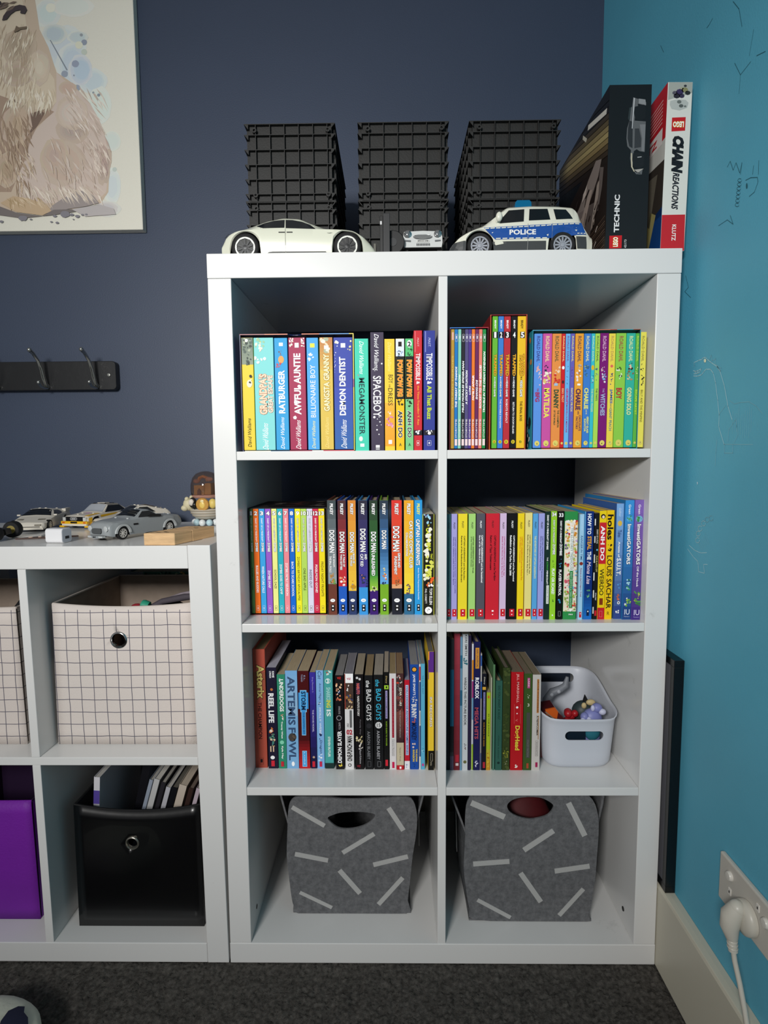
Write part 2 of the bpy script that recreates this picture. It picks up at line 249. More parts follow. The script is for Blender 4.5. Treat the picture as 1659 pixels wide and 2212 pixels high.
[398.5,3.4,333.4,253.6,57.5,200,0,"#15161a","#b8a688",[["S",0.91,0.089,["#3a3830","#2a2a30"],16,0.1,0.9]],"second near-black thin spine from the centre divider","mixed books on the third right shelf"],
[402.4,6.7,333.4,248.8,57.5,200,0,"#3a3c40","#b8a688",[["B",0.772,0.34,"#2a6a8a",0,1],["B",0.34,0.141,"#28282c",0,1],["B",0.111,0.0,"#5a5268",0,1]],"dark thin spine with a petrol blue panel","mixed books on the third right shelf"],
[409.6,10.6,333.4,259.6,57.5,210,0,"#8a2a34","#b8a688",[["G",1.0,0.0,"#a03a48","#6a2028"],["B",0.115,0.062,"#b02838",0.25,0.85],["B",0.053,0.034,"#d8c8c8",0.3,0.8]],"tall dark red spine on the third right shelf","mixed books on the third right shelf"],
[420.6,3.9,333.4,253.5,57.5,200,0,"#6a94b0","#b8a688",[["B",0.863,0.767,"#2a6a8a",0,1],["B",0.604,0.489,"#286080",0,1]],"narrow grey-blue spine beside the tall dark red one","mixed books on the third right shelf"],
[424.9,10.1,333.4,258.3,57.5,210,0,"#c8ccd0","#b8a688",[["T","KERI SMITH",0.995,0.846,"#3a3c40",0.4,0.6,1,1,0,""],["S",0.828,0.767,["#2a6070","#387080"],12,0.1,0.98],["T","WRECK THIS PICTURE BOOK",0.689,0.335,"#303234",0.42,0.5,1,1,0,""],["S",0.206,0.143,["#302828","#7a4038","#483a3a"],9,0.35,0.75],["E",0.063,0.5,0.3,"#6a6840",1]],"tall white spine with black hand-drawn capitals","mixed books on the third right shelf"],
[435.5,5.0,333.4,255.9,57.5,200,0,"#2a2240","#b8a688",[],"narrow dark violet spine right of the tall white one","mixed books on the third right shelf"],
[441.8,3.1,333.4,240.2,57.5,140,0,"#d8d8e0","#b8a688",[["B",0.875,0.719,"#d88a28",0,1],["B",0.709,0.578,"#a03a78",0,1],["B",0.578,0.405,"#6a98b8",0,1],["B",0.405,0.21,"#c8c8d0",0,1],["B",0.21,0.003,"#98b838",0,1]],"very thin spine striped white, orange, magenta and lime","mixed books on the third right shelf"],
[445.6,11.7,333.4,243.8,57.5,200,1,"#1b1c50","#b8a688",[["B",0.955,0.796,"#e09a30",0.22,0.8],["T","100% UNOFFICIAL",0.945,0.803,"#302050",0.3,0.5,1,1,0,""],["T","ROBLOX",0.726,0.562,"#ffffff",0.6,0.5,1,2,0,""],["T","MEGA HITS",0.494,0.247,"#b04a58",0.6,0.45,1,2,0,""],["S",0.085,0.029,["#d8d8e8"],7,0.25,0.75]],"dark blue annual with an orange oval near the top","mixed books on the third right shelf"],
[457.8,2.4,333.4,222.0,57.5,140,0,"#b8b4b0","#b8a688",[["B",0.984,0.896,"#2858a0",0,1],["B",0.764,0.62,"#2858a0",0,1],["B",0.62,0.15,"#908c90",0,1],["B",0.15,0.003,"#505a80",0,1]],"very thin grey and blue spine right of the dark blue annual","mixed books on the third right shelf"],
[460.7,8.1,333.4,184.3,57.5,120,0,"#131420","#7a7468",[["T","Diary",0.966,0.889,"#d8d4c0",0.36,0.5,1,1,0.2,""],["B",0.865,0.835,"#d8a840",0.1,0.85],["B",0.811,0.53,"#8a88b8",0.3,0.72],["T","WORLD CHAMPIONSHIP",0.805,0.533,"#30306a",0.22,0.52,1,1,0,""],["T","ROB PLAYS THE ODDS",0.499,0.252,"#c88a30",0.26,0.5,1,1,0,""],["B",0.087,0.024,"#b02838",0.3,0.8]],"short black thin spine with a small amber badge","mixed books on the third right shelf"],
[469.3,7.2,333.4,148.9,57.5,120,0,"#a8bc28","#b8a688",[["G",0.272,-0.004,"#b8b430","#c88828"],["B",0.959,0.926,"#c86828",0.25,0.7],["T","IN THE JUNGLE",0.728,0.439,"#2a3810",0.34,0.5,1,1,0,""],["S",0.23,0.021,["#d8c040","#a86820"],9,0.1,0.9]],"shortest lime yellow spine on the third right shelf","mixed books on the third right shelf"],
[477.3,1.6,333.4,177.0,57.5,150,0,"#c8c8b0","#b8a688",[],"very thin cream spine beside the lime yellow one","mixed books on the third right shelf"],
[480.8,3.6,333.4,201.3,57.5,200,1,"#5a8058","#b8a688",[["B",0.687,0.0,"#4a7868",0,1]],"thin sage green board standing taller than the teal spine","mixed books on the third right shelf"],
[485.9,12.0,333.4,170.9,57.5,160,1,"#2f5c50","#b8a688",[["T","DO YOU WANT A HUG?",0.943,0.572,"#16302c",0.34,0.5,1,1,0,""],["T","Olivia Lester",0.392,0.124,"#142a26",0.18,0.5,1,0,0,""],["E",0.084,0.5,0.2,"#16302c",1]],"blue-green picture book spine with dark lettering","mixed books on the third right shelf"],
[498.8,13.4,333.4,195.2,57.5,120,1,"#33401f","#6e6558",[["S",0.994,0.0,["#3c4a22","#2c3a1a","#48542a"],60,0.02,0.98],["S",0.204,0.121,["#8a8a30","#6a7028"],12,0.1,0.9],["S",0.096,0.057,["#a8a890"],4,0.35,0.6]],"mottled olive green hardback","mixed books on the third right shelf"],
[513.7,22.5,333.4,187.3,57.5,120,0,"#b4161e","#7c6e5c",[["T","JILL MARSHALL",0.983,0.69,"#e8b0a8",0.24,0.52,1,1,0,""],["B",0.677,0.479,"#d06a60",0.27,0.29],["B",0.677,0.479,"#d06a60",0.77,0.79],["E",0.644,0.5,0.09,"#ffffff",1],["E",0.582,0.5,0.05,"#ffffff",1],["S",0.532,0.499,["#d87a70"],4,0.4,0.6],["T","DogHead",0.459,0.207,"#e0cc40",0.48,0.5,1,2,0,""],["S",0.074,0.027,["#e8d8d0"],8,0.35,0.65]],"broad bright red paperback on the third right shelf","mixed books on the third right shelf"],
[537.1,15.2,333.4,184.2,57.5,120,0,"#3a5424","#7c6e5c",[["B",0.957,0.851,"#b84a88",0.4,0.72],["T","LARK",0.947,0.861,"#f0c8e0",0.18,0.56,1,1,0,""],["S",0.788,0.748,["#b8c0a8"],4,0.4,0.7],["T","3",0.695,0.664,"#d8d8c8",0.24,0.55,0,1,0,""],["B",0.601,0.13,"#4a4c48",0.35,0.8],["T","STACEY MATSON",0.319,0.143,"#7a7c78",0.2,0.56,1,0,0,""],["B",0.075,0.021,"#a84830",0.42,0.68]],"moss green paperback with a small pink tab near the top","mixed books on the third right shelf"],
[552.9,15.0,333.4,182.3,57.5,125,0,"#c8c2bc","#867862",[["B",0.954,0.603,"#b87a40",0.52,0.78],["T","JACOB WONDERBAR",0.943,0.61,"#4a2c18",0.2,0.64,1,1,0,""],["T","A NEWCOMER",0.576,0.367,"#302418",0.22,0.64,1,2,0,""],["B",0.576,0.326,"#a87a48",0.72,0.8],["X",0.313,0.15,"#404040",0.45,0.75],["T","SCHOLASTIC",0.3,0.157,"#505050",0.14,0.6,1,0,0,""],["B",0.085,0.034,"#a02050",0.46,0.74]],"off-white paperback beside the white plastic bin","mixed books on the third right shelf"],
[41.9,5.6,630.5,191.1,62.0,135,0,"#5f8a4e","#b8a688",[["T","1",0.977,0.938,"#ffffff",0.62,0.5,0,2,0,"#3a3a3a"],["T","DIARY OF A MINECRAFT",0.91,0.688,"#f4f4f4",0.3,0.5,1,1,0,"#5a5a5a"],["T","ZOMBIE",0.682,0.592,"#ffffff",0.42,0.55,1,2,0,"#404040"],["T","A SCARE OF A DARE",0.44,0.225,"#1c2a18",0.42,0.5,1,0,0,""],["X",0.074,0.026,"#6a6a48",0.3,0.7],["B",0.057,0.043,"#6a6a48",0.45,0.55]],"dark green thin spine numbered 1 in the black box","numbered thin spines in the black box"],
[48.4,9.7,630.5,191.1,62.0,135,0,"#f0701e","#b8a688",[["T","2",0.976,0.938,"#ffffff",0.62,0.5,0,2,0,"#3a3a3a"],["T","DIARY OF A MINECRAFT",0.91,0.687,"#ffffff",0.3,0.5,1,1,0,""],["T","ZOMBIE",0.682,0.592,"#ffffff",0.42,0.55,1,2,0,"#404040"],["T","BULLIES AND BUDDIES",0.46,0.2,"#ffffff",0.42,0.5,1,1,0,""],["X",0.075,0.026,"#e8e8e8",0.3,0.7],["B",0.057,0.043,"#e8e8e8",0.45,0.55]],"orange thin spine numbered 2 in the black box","numbered thin spines in the black box"],
[59.1,9.8,630.5,191.0,62.0,135,0,"#3aa4e2","#b8a688",[["T","3",0.977,0.938,"#ffffff",0.62,0.5,0,2,0,"#3a3a3a"],["T","DIARY OF A MINECRAFT",0.91,0.688,"#ffffff",0.3,0.5,1,1,0,""],["T","ZOMBIE",0.682,0.592,"#ffffff",0.42,0.55,1,2,0,"#404040"],["T","WHEN NATURE CALLS",0.454,0.197,"#ffffff",0.42,0.5,1,1,0,""],["X",0.075,0.026,"#e8e8e8",0.3,0.7],["B",0.057,0.043,"#e8e8e8",0.45,0.55]],"sky blue thin spine numbered 3 in the black box","numbered thin spines in the black box"],
[70.0,10.3,630.5,190.9,62.0,135,0,"#9a5cc8","#b8a688",[["T","4",0.977,0.938,"#ffffff",0.62,0.5,0,2,0,"#3a3a3a"],["T","DIARY OF A MINECRAFT",0.91,0.687,"#ffffff",0.3,0.5,1,1,0,""],["T","ZOMBIE",0.682,0.592,"#ffffff",0.42,0.55,1,2,0,"#404040"],["T","ZOMBIE SWAP",0.415,0.245,"#ffffff",0.42,0.5,1,1,0,""],["X",0.074,0.026,"#e8e8e8",0.3,0.7],["B",0.057,0.043,"#e8e8e8",0.45,0.55]],"purple thin spine numbered 4 in the black box","numbered thin spines in the black box"],
[81.6,9.1,630.5,190.9,62.0,135,0,"#f0f090","#b8a688",[["T","5",0.976,0.938,"#ffffff",0.62,0.5,0,2,0,"#3a3a3a"],["T","DIARY OF A MINECRAFT",0.91,0.688,"#f4f4f4",0.3,0.5,1,1,0,"#5a5a5a"],["T","ZOMBIE",0.682,0.592,"#ffffff",0.42,0.55,1,2,0,"#404040"],["T","SCHOOL DAZE",0.421,0.239,"#2a2a18",0.42,0.5,1,0,0,""],["X",0.075,0.026,"#6a6a48",0.3,0.7],["B",0.057,0.043,"#6a6a48",0.45,0.55]],"cream yellow thin spine numbered 5 in the black box","numbered thin spines in the black box"],
[91.7,9.7,630.5,190.8,62.0,135,0,"#2ab0c0","#b8a688",[["T","6",0.977,0.938,"#ffffff",0.62,0.5,0,2,0,"#3a3a3a"],["T","DIARY OF A MINECRAFT",0.91,0.687,"#ffffff",0.3,0.5,1,1,0,""],["T","ZOMBIE",0.682,0.592,"#ffffff",0.42,0.55,1,2,0,"#404040"],["T","ZOMBIE GOES TO CAMP",0.474,0.185,"#ffffff",0.42,0.5,1,1,0,""],["X",0.074,0.026,"#e8e8e8",0.3,0.7],["B",0.057,0.043,"#e8e8e8",0.45,0.55]],"teal thin spine numbered 6 in the black box","numbered thin spines in the black box"],
[102.3,9.6,630.5,190.7,62.0,135,0,"#f08a94","#b8a688",[["T","7",0.977,0.938,"#ffffff",0.62,0.5,0,2,0,"#3a3a3a"],["T","DIARY OF A MINECRAFT",0.911,0.688,"#ffffff",0.3,0.5,1,1,0,""],["T","ZOMBIE",0.682,0.592,"#ffffff",0.42,0.55,1,2,0,"#404040"],["T","ZOMBIE FAMILY REUNION",0.486,0.171,"#ffffff",0.42,0.5,1,1,0,""],["X",0.075,0.026,"#e8e8e8",0.3,0.7],["B",0.057,0.043,"#e8e8e8",0.45,0.55]],"rose pink thin spine numbered 7 in the black box","numbered thin spines in the black box"],
[113.0,9.4,630.5,190.7,62.0,135,0,"#1068d0","#b8a688",[["T","8",0.977,0.938,"#ffffff",0.62,0.5,0,2,0,"#3a3a3a"],["T","DIARY OF A MINECRAFT",0.91,0.687,"#ffffff",0.3,0.5,1,1,0,""],["T","ZOMBIE",0.682,0.592,"#ffffff",0.42,0.55,1,2,0,"#404040"],["T","BACK TO SCARE SCHOOL",0.497,0.163,"#ffffff",0.42,0.5,1,1,0,""],["X",0.074,0.026,"#e8e8e8",0.3,0.7],["B",0.057,0.043,"#e8e8e8",0.45,0.55]],"royal blue thin spine numbered 8 in the black box","numbered thin spines in the black box"],
[123.5,10.0,630.5,190.6,62.0,135,0,"#f4ec28","#b8a688",[["T","9",0.977,0.938,"#ffffff",0.62,0.5,0,2,0,"#3a3a3a"],["T","DIARY OF A MINECRAFT",0.91,0.687,"#f4f4f4",0.3,0.5,1,1,0,"#5a5a5a"],["T","ZOMBIE",0.682,0.592,"#ffffff",0.42,0.55,1,2,0,"#404040"],["T","ZOMBIE'S BIRTHDAY APOCALYPSE",0.544,0.123,"#3a3408",0.42,0.5,1,0,0,""],["X",0.074,0.026,"#6a6a48",0.3,0.7],["B",0.057,0.043,"#6a6a48",0.45,0.55]],"lemon yellow thin spine numbered 9 in the black box","numbered thin spines in the black box"],
[134.1,10.1,630.5,190.5,62.0,135,0,"#b8dc60","#b8a688",[["T","10",0.977,0.938,"#ffffff",0.85,0.5,0,2,0,"#3a3a3a"],["T","DIARY OF A MINECRAFT",0.911,0.688,"#f4f4f4",0.3,0.5,1,1,0,"#5a5a5a"],["T","ZOMBIE",0.682,0.593,"#ffffff",0.42,0.55,1,2,0,"#404040"],["T","ONE BAD APPLE",0.435,0.22,"#283010",0.42,0.5,1,0,0,""],["X",0.075,0.026,"#6a6a48",0.3,0.7],["B",0.057,0.043,"#6a6a48",0.45,0.55]],"light green thin spine numbered 10 in the black box","numbered thin spines in the black box"],
[145.0,10.2,630.5,190.5,62.0,135,0,"#dcd8ee","#b8a688",[["T","11",0.977,0.938,"#ffffff",0.85,0.5,0,2,0,"#3a3a3a"],["T","DIARY OF A MINECRAFT",0.91,0.687,"#f4f4f4",0.3,0.5,1,1,0,"#5a5a5a"],["T","ZOMBIE",0.682,0.592,"#ffffff",0.42,0.55,1,2,0,"#404040"],["T","INSIDES OUT",0.421,0.245,"#282838",0.42,0.5,1,0,0,""],["X",0.074,0.026,"#6a6a48",0.3,0.7],["B",0.057,0.043,"#6a6a48",0.45,0.55]],"pale lilac thin spine numbered 11 in the black box","numbered thin spines in the black box"],
[155.7,9.9,630.5,190.4,62.0,135,0,"#cc2448","#b8a688",[["T","12",0.977,0.938,"#ffffff",0.85,0.5,0,2,0,"#3a3a3a"],["T","DIARY OF A MINECRAFT",0.911,0.688,"#ffffff",0.3,0.5,1,1,0,""],["T","ZOMBIE",0.682,0.592,"#ffffff",0.42,0.55,1,2,0,"#404040"],["T","PIXELMON GONE!",0.468,0.199,"#ffffff",0.42,0.5,1,1,0,""],["X",0.074,0.026,"#e8e8e8",0.3,0.7],["B",0.057,0.043,"#e8e8e8",0.45,0.55]],"crimson thin spine numbered 12 in the black box","numbered thin spines in the black box"],
[166.2,10.4,630.5,190.4,62.0,135,0,"#f6e020","#b8a688",[["T","13",0.976,0.938,"#ffffff",0.85,0.5,0,2,0,"#3a3a3a"],["T","DIARY OF A MINECRAFT",0.91,0.687,"#f4f4f4",0.3,0.5,1,1,0,"#5a5a5a"],["T","ZOMBIE",0.682,0.592,"#ffffff",0.42,0.55,1,2,0,"#404040"],["T","FRIDAY NIGHT FRIGHTS",0.497,0.162,"#3a3408",0.42,0.5,1,0,0,""],["X",0.074,0.026,"#6a6a48",0.3,0.7],["B",0.057,0.043,"#6a6a48",0.45,0.55]],"golden yellow thin spine numbered 13 in the black box","numbered thin spines in the black box"],
[182.2,15.4,628.0,208.5,58.5,140,1,"#6e3a2c","#b8a688",[["G",1.0,0.273,"#2e3c40","#9aa4a8"],["B",0.273,0.0,"#6e3a2c",0,1],["T","PILKEY",0.97,0.874,"#ffffff",0.36,0.5,1,2,0,"#303030"],["T","DOG MAN",0.742,0.548,"#ffffff",0.62,0.5,1,2,0,"#181818"],["T","FOR WHOM",0.536,0.423,"#ffffff",0.24,0.7,1,2,0,"#222222"],["T","THE BALL ROLLS",0.518,0.374,"#ffffff",0.26,0.3,1,2,0,"#222222"],["S",0.313,0.273,["#7aa84a","#5a8a3a"],6,0.1,0.9],["S",0.362,0.276,["#b07a3a","#8a5a2a","#c89050"],12,0.2,0.75],["E",0.129,0.5,0.28,"#ffffff",0.7],["T","COMIC",0.133,0.124,"#303030",0.3,0.5,0,0,0,""],["B",0.092,0.033,"#101014",0.32,0.7],["B",0.084,0.072,"#ffffff",0.42,0.6],["E",0.048,0.51,0.09,"#ffffff",1]],"grey-green topped hardback with a brown foot, leftmost of the tall comic hardbacks","tall comic hardbacks on the second left shelf"],
[200.8,14.8,628.0,208.4,58.5,140,1,"#1f5cc0","#b8a688",[["G",1.0,0.252,"#2e2428","#d42c36"],["B",0.252,0.0,"#1f5cc0",0,1],["T","PILKEY",0.97,0.874,"#ffffff",0.36,0.5,1,2,0,"#303030"],["T","DOG MAN",0.727,0.545,"#ffffff",0.62,0.5,1,2,0,"#181818"],["T","A TALE OF",0.533,0.423,"#ffffff",0.24,0.7,1,2,0,"#222222"],["T","TWO KITTIES",0.533,0.396,"#ffffff",0.26,0.35,1,2,0,"#222222"],["S",0.332,0.252,["#f4f4f4","#e88a58","#f0b088"],12,0.15,0.9],["E",0.129,0.5,0.28,"#ffffff",0.7],["T","COMIC",0.133,0.124,"#303030",0.3,0.5,0,0,0,""],["B",0.092,0.033,"#101014",0.32,0.7],["B",0.084,0.072,"#ffffff",0.42,0.6],["E",0.048,0.51,0.09,"#ffffff",1]],"dark-topped red hardback with a bright blue foot","tall comic hardbacks on the second left shelf"],
[218.9,14.2,628.0,208.2,58.5,140,1,"#2c3c68","#b8a688",[["G",1.0,0.212,"#d8822c","#f4c840"],["B",0.212,0.0,"#2c3c68",0,1],["T","PILKEY",0.97,0.875,"#ffffff",0.36,0.5,1,2,0,"#303030"],["T","DOG MAN",0.724,0.549,"#ffffff",0.56,0.5,1,2,0,"#181818"],["T","BRAWL OF",0.539,0.454,"#ffffff",0.24,0.7,1,2,0,"#3a2a10"],["T","THE WILD",0.527,0.429,"#ffffff",0.26,0.38,1,2,0,"#3a2a10"],["S",0.301,0.215,["#e8c040","#c89020","#6a8ab0"],11,0.1,0.9],["E",0.129,0.5,0.28,"#ffffff",0.7],["T","COMIC",0.134,0.124,"#303030",0.3,0.5,0,0,0,""],["B",0.092,0.033,"#101014",0.32,0.7],["B",0.085,0.072,"#ffffff",0.42,0.6],["E",0.049,0.51,0.09,"#ffffff",1]],"orange comic hardback with a navy foot","tall comic hardbacks on the second left shelf"],
[237.5,16.1,628.0,208.1,58.5,140,1,"#3a96dc","#b8a688",[["G",1.0,0.243,"#26242c","#4a40a0"],["B",0.243,0.0,"#3a96dc",0,1],["T","PILKEY",0.97,0.875,"#ffffff",0.36,0.5,1,2,0,"#303030"],["T","DOG MAN",0.754,0.554,"#ffffff",0.62,0.5,1,2,0,"#181818"],["T","AND",0.536,0.487,"#ffffff",0.28,0.8,1,2,0,"#181830"],["T","CAT KID",0.536,0.426,"#ffffff",0.34,0.36,1,2,0,"#181830"],["S",0.356,0.301,["#f0903a","#20304a"],8,0.1,0.6],["S",0.344,0.252,["#28385a","#384a70","#2a3450"],14,0.3,0.95],["E",0.129,0.5,0.28,"#ffffff",0.7],["T","COMIC",0.134,0.123,"#303030",0.3,0.5,0,0,0,""],["B",0.091,0.033,"#101014",0.32,0.7],["B",0.084,0.072,"#ffffff",0.42,0.6],["E",0.048,0.51,0.09,"#ffffff",1]],"black to violet hardback with a sky blue foot and white two-line title","tall comic hardbacks on the second left shelf"],
[257.1,14.9,628.0,208.0,58.5,140,1,"#3c1a70","#b8a688",[["G",1.0,0.215,"#1e2c24","#3f9038"],["B",0.215,0.0,"#3c1a70",0,1],["T","PILKEY",0.97,0.874,"#ffffff",0.36,0.5,1,2,0,"#303030"],["T","DOG MAN",0.727,0.551,"#ffffff",0.62,0.5,1,2,0,"#181818"],["T","UNLEASHED",0.542,0.344,"#ffffff",0.42,0.45,1,2,0,"#182818"],["G",0.344,0.215,"#4a9a3c","#a0d040"],["S",0.252,0.209,["#e8e0b0","#d8d0a0"],8,0.1,0.8],["B",0.243,0.227,"#302820",0.4,0.65],["E",0.129,0.5,0.28,"#ffffff",0.7],["T","COMIC",0.134,0.124,"#303030",0.3,0.5,0,0,0,""],["B",0.092,0.033,"#101014",0.32,0.7],["B",0.084,0.072,"#ffffff",0.42,0.6],["E",0.049,0.51,0.09,"#ffffff",1]],"dark green hardback with a purple foot","tall comic hardbacks on the second left shelf"],
[275.8,15.2,628.0,207.9,58.5,140,1,"#7ab02a","#b8a688",[["G",1.0,0.271,"#24282c","#4a90d8"],["B",0.271,0.0,"#7ab02a",0,1],["T","PILKEY",0.97,0.874,"#ffffff",0.36,0.5,1,2,0,"#303030"],["T","DOG MAN",0.739,0.579,"#ffffff",0.56,0.5,1,2,0,"#181818"],["G",0.579,0.271,"#2e5a88","#6ab0ec"],["S",0.411,0.356,["#f0d070","#f4e090"],6,0.3,0.6],["S",0.362,0.301,["#d87830","#e89850","#e8e8f0"],9,0.2,0.8],["S",0.301,0.273,["#203060"],5,0.15,0.8],["E",0.129,0.5,0.28,"#ffffff",0.7],["T","COMIC",0.134,0.124,"#303030",0.3,0.5,0,0,0,""],["B",0.092,0.033,"#101014",0.32,0.7],["B",0.085,0.072,"#ffffff",0.42,0.6],["E",0.049,0.51,0.09,"#ffffff",1]],"charcoal to blue hardback with a lime green foot","tall comic hardbacks on the second left shelf"],
[296.9,18.3,628.0,207.8,58.5,140,1,"#20222e","#b8a688",[["G",1.0,0.233,"#dd2e2a","#ec6a34"],["B",0.233,0.0,"#20222e",0,1],["T","PILKEY",0.97,0.874,"#ffffff",0.36,0.5,1,2,0,"#303030"],["T","DOG MAN",0.775,0.557,"#ffffff",0.66,0.45,1,2,0,"#181818"],["T","GRIME AND",0.545,0.414,"#ffffff",0.24,0.72,1,2,0,"#501010"],["T","PUNISHMENT",0.514,0.353,"#ffffff",0.28,0.38,1,2,0,"#501010"],["B",0.27,0.233,"#e8a878",0,1],["S",0.331,0.246,["#9a6238","#7a4a28","#b07a48"],14,0.25,0.75],["E",0.128,0.5,0.28,"#ffffff",0.7],["T","COMIC",0.134,0.124,"#303030",0.3,0.5,0,0,0,""],["B",0.091,0.033,"#101014",0.32,0.7],["B",0.084,0.072,"#ffffff",0.42,0.6],["E",0.048,0.51,0.09,"#ffffff",1]],"bright red comic hardback with a worn black foot","tall comic hardbacks on the second left shelf"],
[319.0,17.4,628.0,207.6,58.5,140,1,"#2f6a90","#b8a688",[["G",1.0,0.184,"#eda21e","#f8e040"],["B",0.184,0.0,"#2f6a90",0,1],["T","PILKEY",0.97,0.874,"#ffffff",0.36,0.5,1,2,0,"#303030"],["T","CAT KID COMIC CLUB",0.823,0.411,"#ffffff",0.34,0.72,1,2,0,"#2a2a2a"],["T","COLLABORATIONS",0.721,0.515,"#ffffff",0.22,0.3,1,2,0,"#6a4a10"],["S",0.277,0.184,["#4a5a78","#8a3a48","#5a4a6a"],14,0.2,0.8],["E",0.128,0.5,0.28,"#ffffff",0.7],["T","COMIC",0.134,0.124,"#303030",0.3,0.5,0,0,0,""],["B",0.091,0.033,"#101014",0.32,0.7],["B",0.084,0.072,"#ffffff",0.42,0.6],["E",0.048,0.51,0.09,"#ffffff",1]],"yellow-orange hardback with a steel blue foot, second from the right among the comic hardbacks","tall comic hardbacks on the second left shelf"],
[337.7,13.9,628.0,207.5,58.5,140,1,"#2a9adc","#b8a688",[["G",1.0,0.172,"#2a9adc","#2a9adc"],["T","PILKEY",0.97,0.874,"#f4ec40",0.36,0.5,1,2,0,""],["T","CAPTAIN UNDERPANTS",0.835,0.436,"#ffffff",0.5,0.45,1,2,0,"#183a60"],["T","Boxer Pants: Preposterous Powerful",0.411,0.135,"#ffffff",0.2,0.5,1,1,0,""],["B",0.092,0.033,"#101014",0.32,0.7],["B",0.084,0.072,"#ffffff",0.42,0.6],["E",0.049,0.51,0.09,"#ffffff",1]],"speckled sky blue hardback with yellow author lettering at the top","tall comic hardbacks on the second left shelf"],
[351.9,21.1,628.0,182.9,54.5,130,0,"#16180f","#cfc4ae",[["B",1.0,0.0,"#c8cc50",0,0.05],["B",1.0,0.0,"#b8bc48",0.94,1],["S",0.997,0.915,["#88c8e0","#a0d8f0","#7a5aa8"],11,0.1,0.8],["T","THE",0.901,0.88,"#e8ec40",0.14,0.5,1,1,0,""],["T","CARTOONS",0.867,0.64,"#dfe83a",0.42,0.5,1,2,0,""],["T","THAT",0.613,0.557,"#dfe83a",0.18,0.75,1,1,0,""],["T","CAME TO",0.626,0.526,"#dfe83a",0.2,0.35,1,1,0,""],["T","LIFE",0.502,0.369,"#dfe83a",0.5,0.5,1,2,0,""],["S",0.887,0.3,["#f0f0e0","#d8dc60"],26,0.06,0.94],["S",0.377,0.286,["#f08a38","#f4f4f4","#e85a20"],12,0.3,0.95],["T","TOM ELLEN",0.272,0.108,"#ffffff",0.24,0.7,1,1,0,""],["T","PHIL CORBETT",0.265,0.118,"#ffffff",0.16,0.28,1,0,0,""],["E",0.051,0.5,0.3,"#ffffff",1],["S",0.065,0.041,["#404040"],4,0.35,0.65]],"black paperback with yellow-green comic lettering and stars, right end of the second left shelf","tall comic hardbacks on the second left shelf"],
[392.1,7.3,628.0,185.5,25.5,150,0,"#4a7a80","#b8a688",[["T","PILKEY",0.92,0.856,"#1c1c20",0.3,0.5,1,1,0,""],["T","CAPTAIN UNDERPANTS and the Attack of the Talking Toilets",0.784,0.216,"#1a3a3a",0.2,0.5,1,2,0,""],["T","",0.784,1.217,"#1a3a3a",0.2,0.36,1,2,0,""],["B",0.101,0.03,"#c81c2c",0.19,0.91],["B",0.09,0.076,"#ffffff",0.48,0.62],["E",0.049,0.55,0.12,"#ffffff",1]],"grey-teal paperback, first and partly hidden by the shelf divider","same-format paperbacks along the second right shelf"],
[400.3,9.9,628.0,185.7,25.5,150,0,"#a8a2dc","#b8a688",[["T","PILKEY",0.919,0.856,"#1c1c20",0.3,0.5,1,1,0,""],["T","CAPTAIN UNDERPANTS and the Invasion of the Incredibly",0.783,0.248,"#3a2a80",0.2,0.66,1,2,0,""],["T","Naughty Cafeteria Ladies from Outer Space",0.783,0.333,"#3a2a80",0.2,0.36,1,2,0,""],["B",0.1,0.03,"#c81c2c",0.19,0.91],["B",0.09,0.076,"#ffffff",0.48,0.62],["E",0.049,0.55,0.09782608695652174,"#ffffff",1]],"soft lavender paperback, second from the divider","same-format paperbacks along the second right shelf"],
[411.9,15.8,628.0,185.9,25.5,150,0,"#f2dc30","#b8a688",[["T","PILKEY",0.93,0.865,"#1c1c20",0.1891891891891892,0.5,1,1,0,""],["T","CAPTAIN UNDERPANTS and the Revolting",0.794,0.376,"#2a2610",0.2,0.66,1,2,0,""],["T","Revenge of the Radioactive Robo-Boxers",0.794,0.356,"#2a2610",0.2,0.36,1,2,0,""],["B",0.1,0.029,"#c81c2c",0.2797297297297297,0.8202702702702703],["B",0.089,0.075,"#ffffff",0.48,0.62],["E",0.048,0.55,0.060810810810810814,"#ffffff",1]],"broad yellow paperback left of the light green one","same-format paperbacks along the second right shelf"],
[430.1,11.8,628.0,185.8,25.5,150,0,"#a8d878","#b8a688",[["T","PILKEY",0.92,0.86,"#1c1c20",0.2545454545454545,0.5,1,1,0,""],["T","CAPTAIN UNDERPANTS and the Wrath",0.788,0.443,"#203818",0.2,0.66,1,2,0,""],["T","of the Wicked Wedgie Woman",0.788,0.501,"#203818",0.2,0.36,1,2,0,""],["B",0.1,0.03,"#c81c2c",0.19,0.91],["B",0.09,0.075,"#ffffff",0.48,0.62],["E",0.049,0.55,0.08181818181818182,"#ffffff",1]],"light green paperback between yellow and slate grey","same-format paperbacks along the second right shelf"],
[443.4,14.8,628.0,186.1,25.5,150,0,"#55545e","#b8a688",[["T","PILKEY",0.931,0.863,"#ffffff",0.2028985507246377,0.5,1,1,0,""],["T","CAPTAIN UNDERPANTS and the Sensational",0.798,0.352,"#ffffff",0.2,0.66,1,2,0,""],["T","Saga of Sir Stinks-A-Lot",0.798,0.535,"#ffffff",0.2,0.36,1,2,0,""],["B",0.1,0.029,"#c81c2c",0.26014492753623186,0.8398550724637681],["B",0.089,0.075,"#ffffff",0.48,0.62],["E",0.048,0.55,0.06521739130434782,"#ffffff",1]],"slate grey paperback with white two-line title","same-format paperbacks along the second right shelf"],
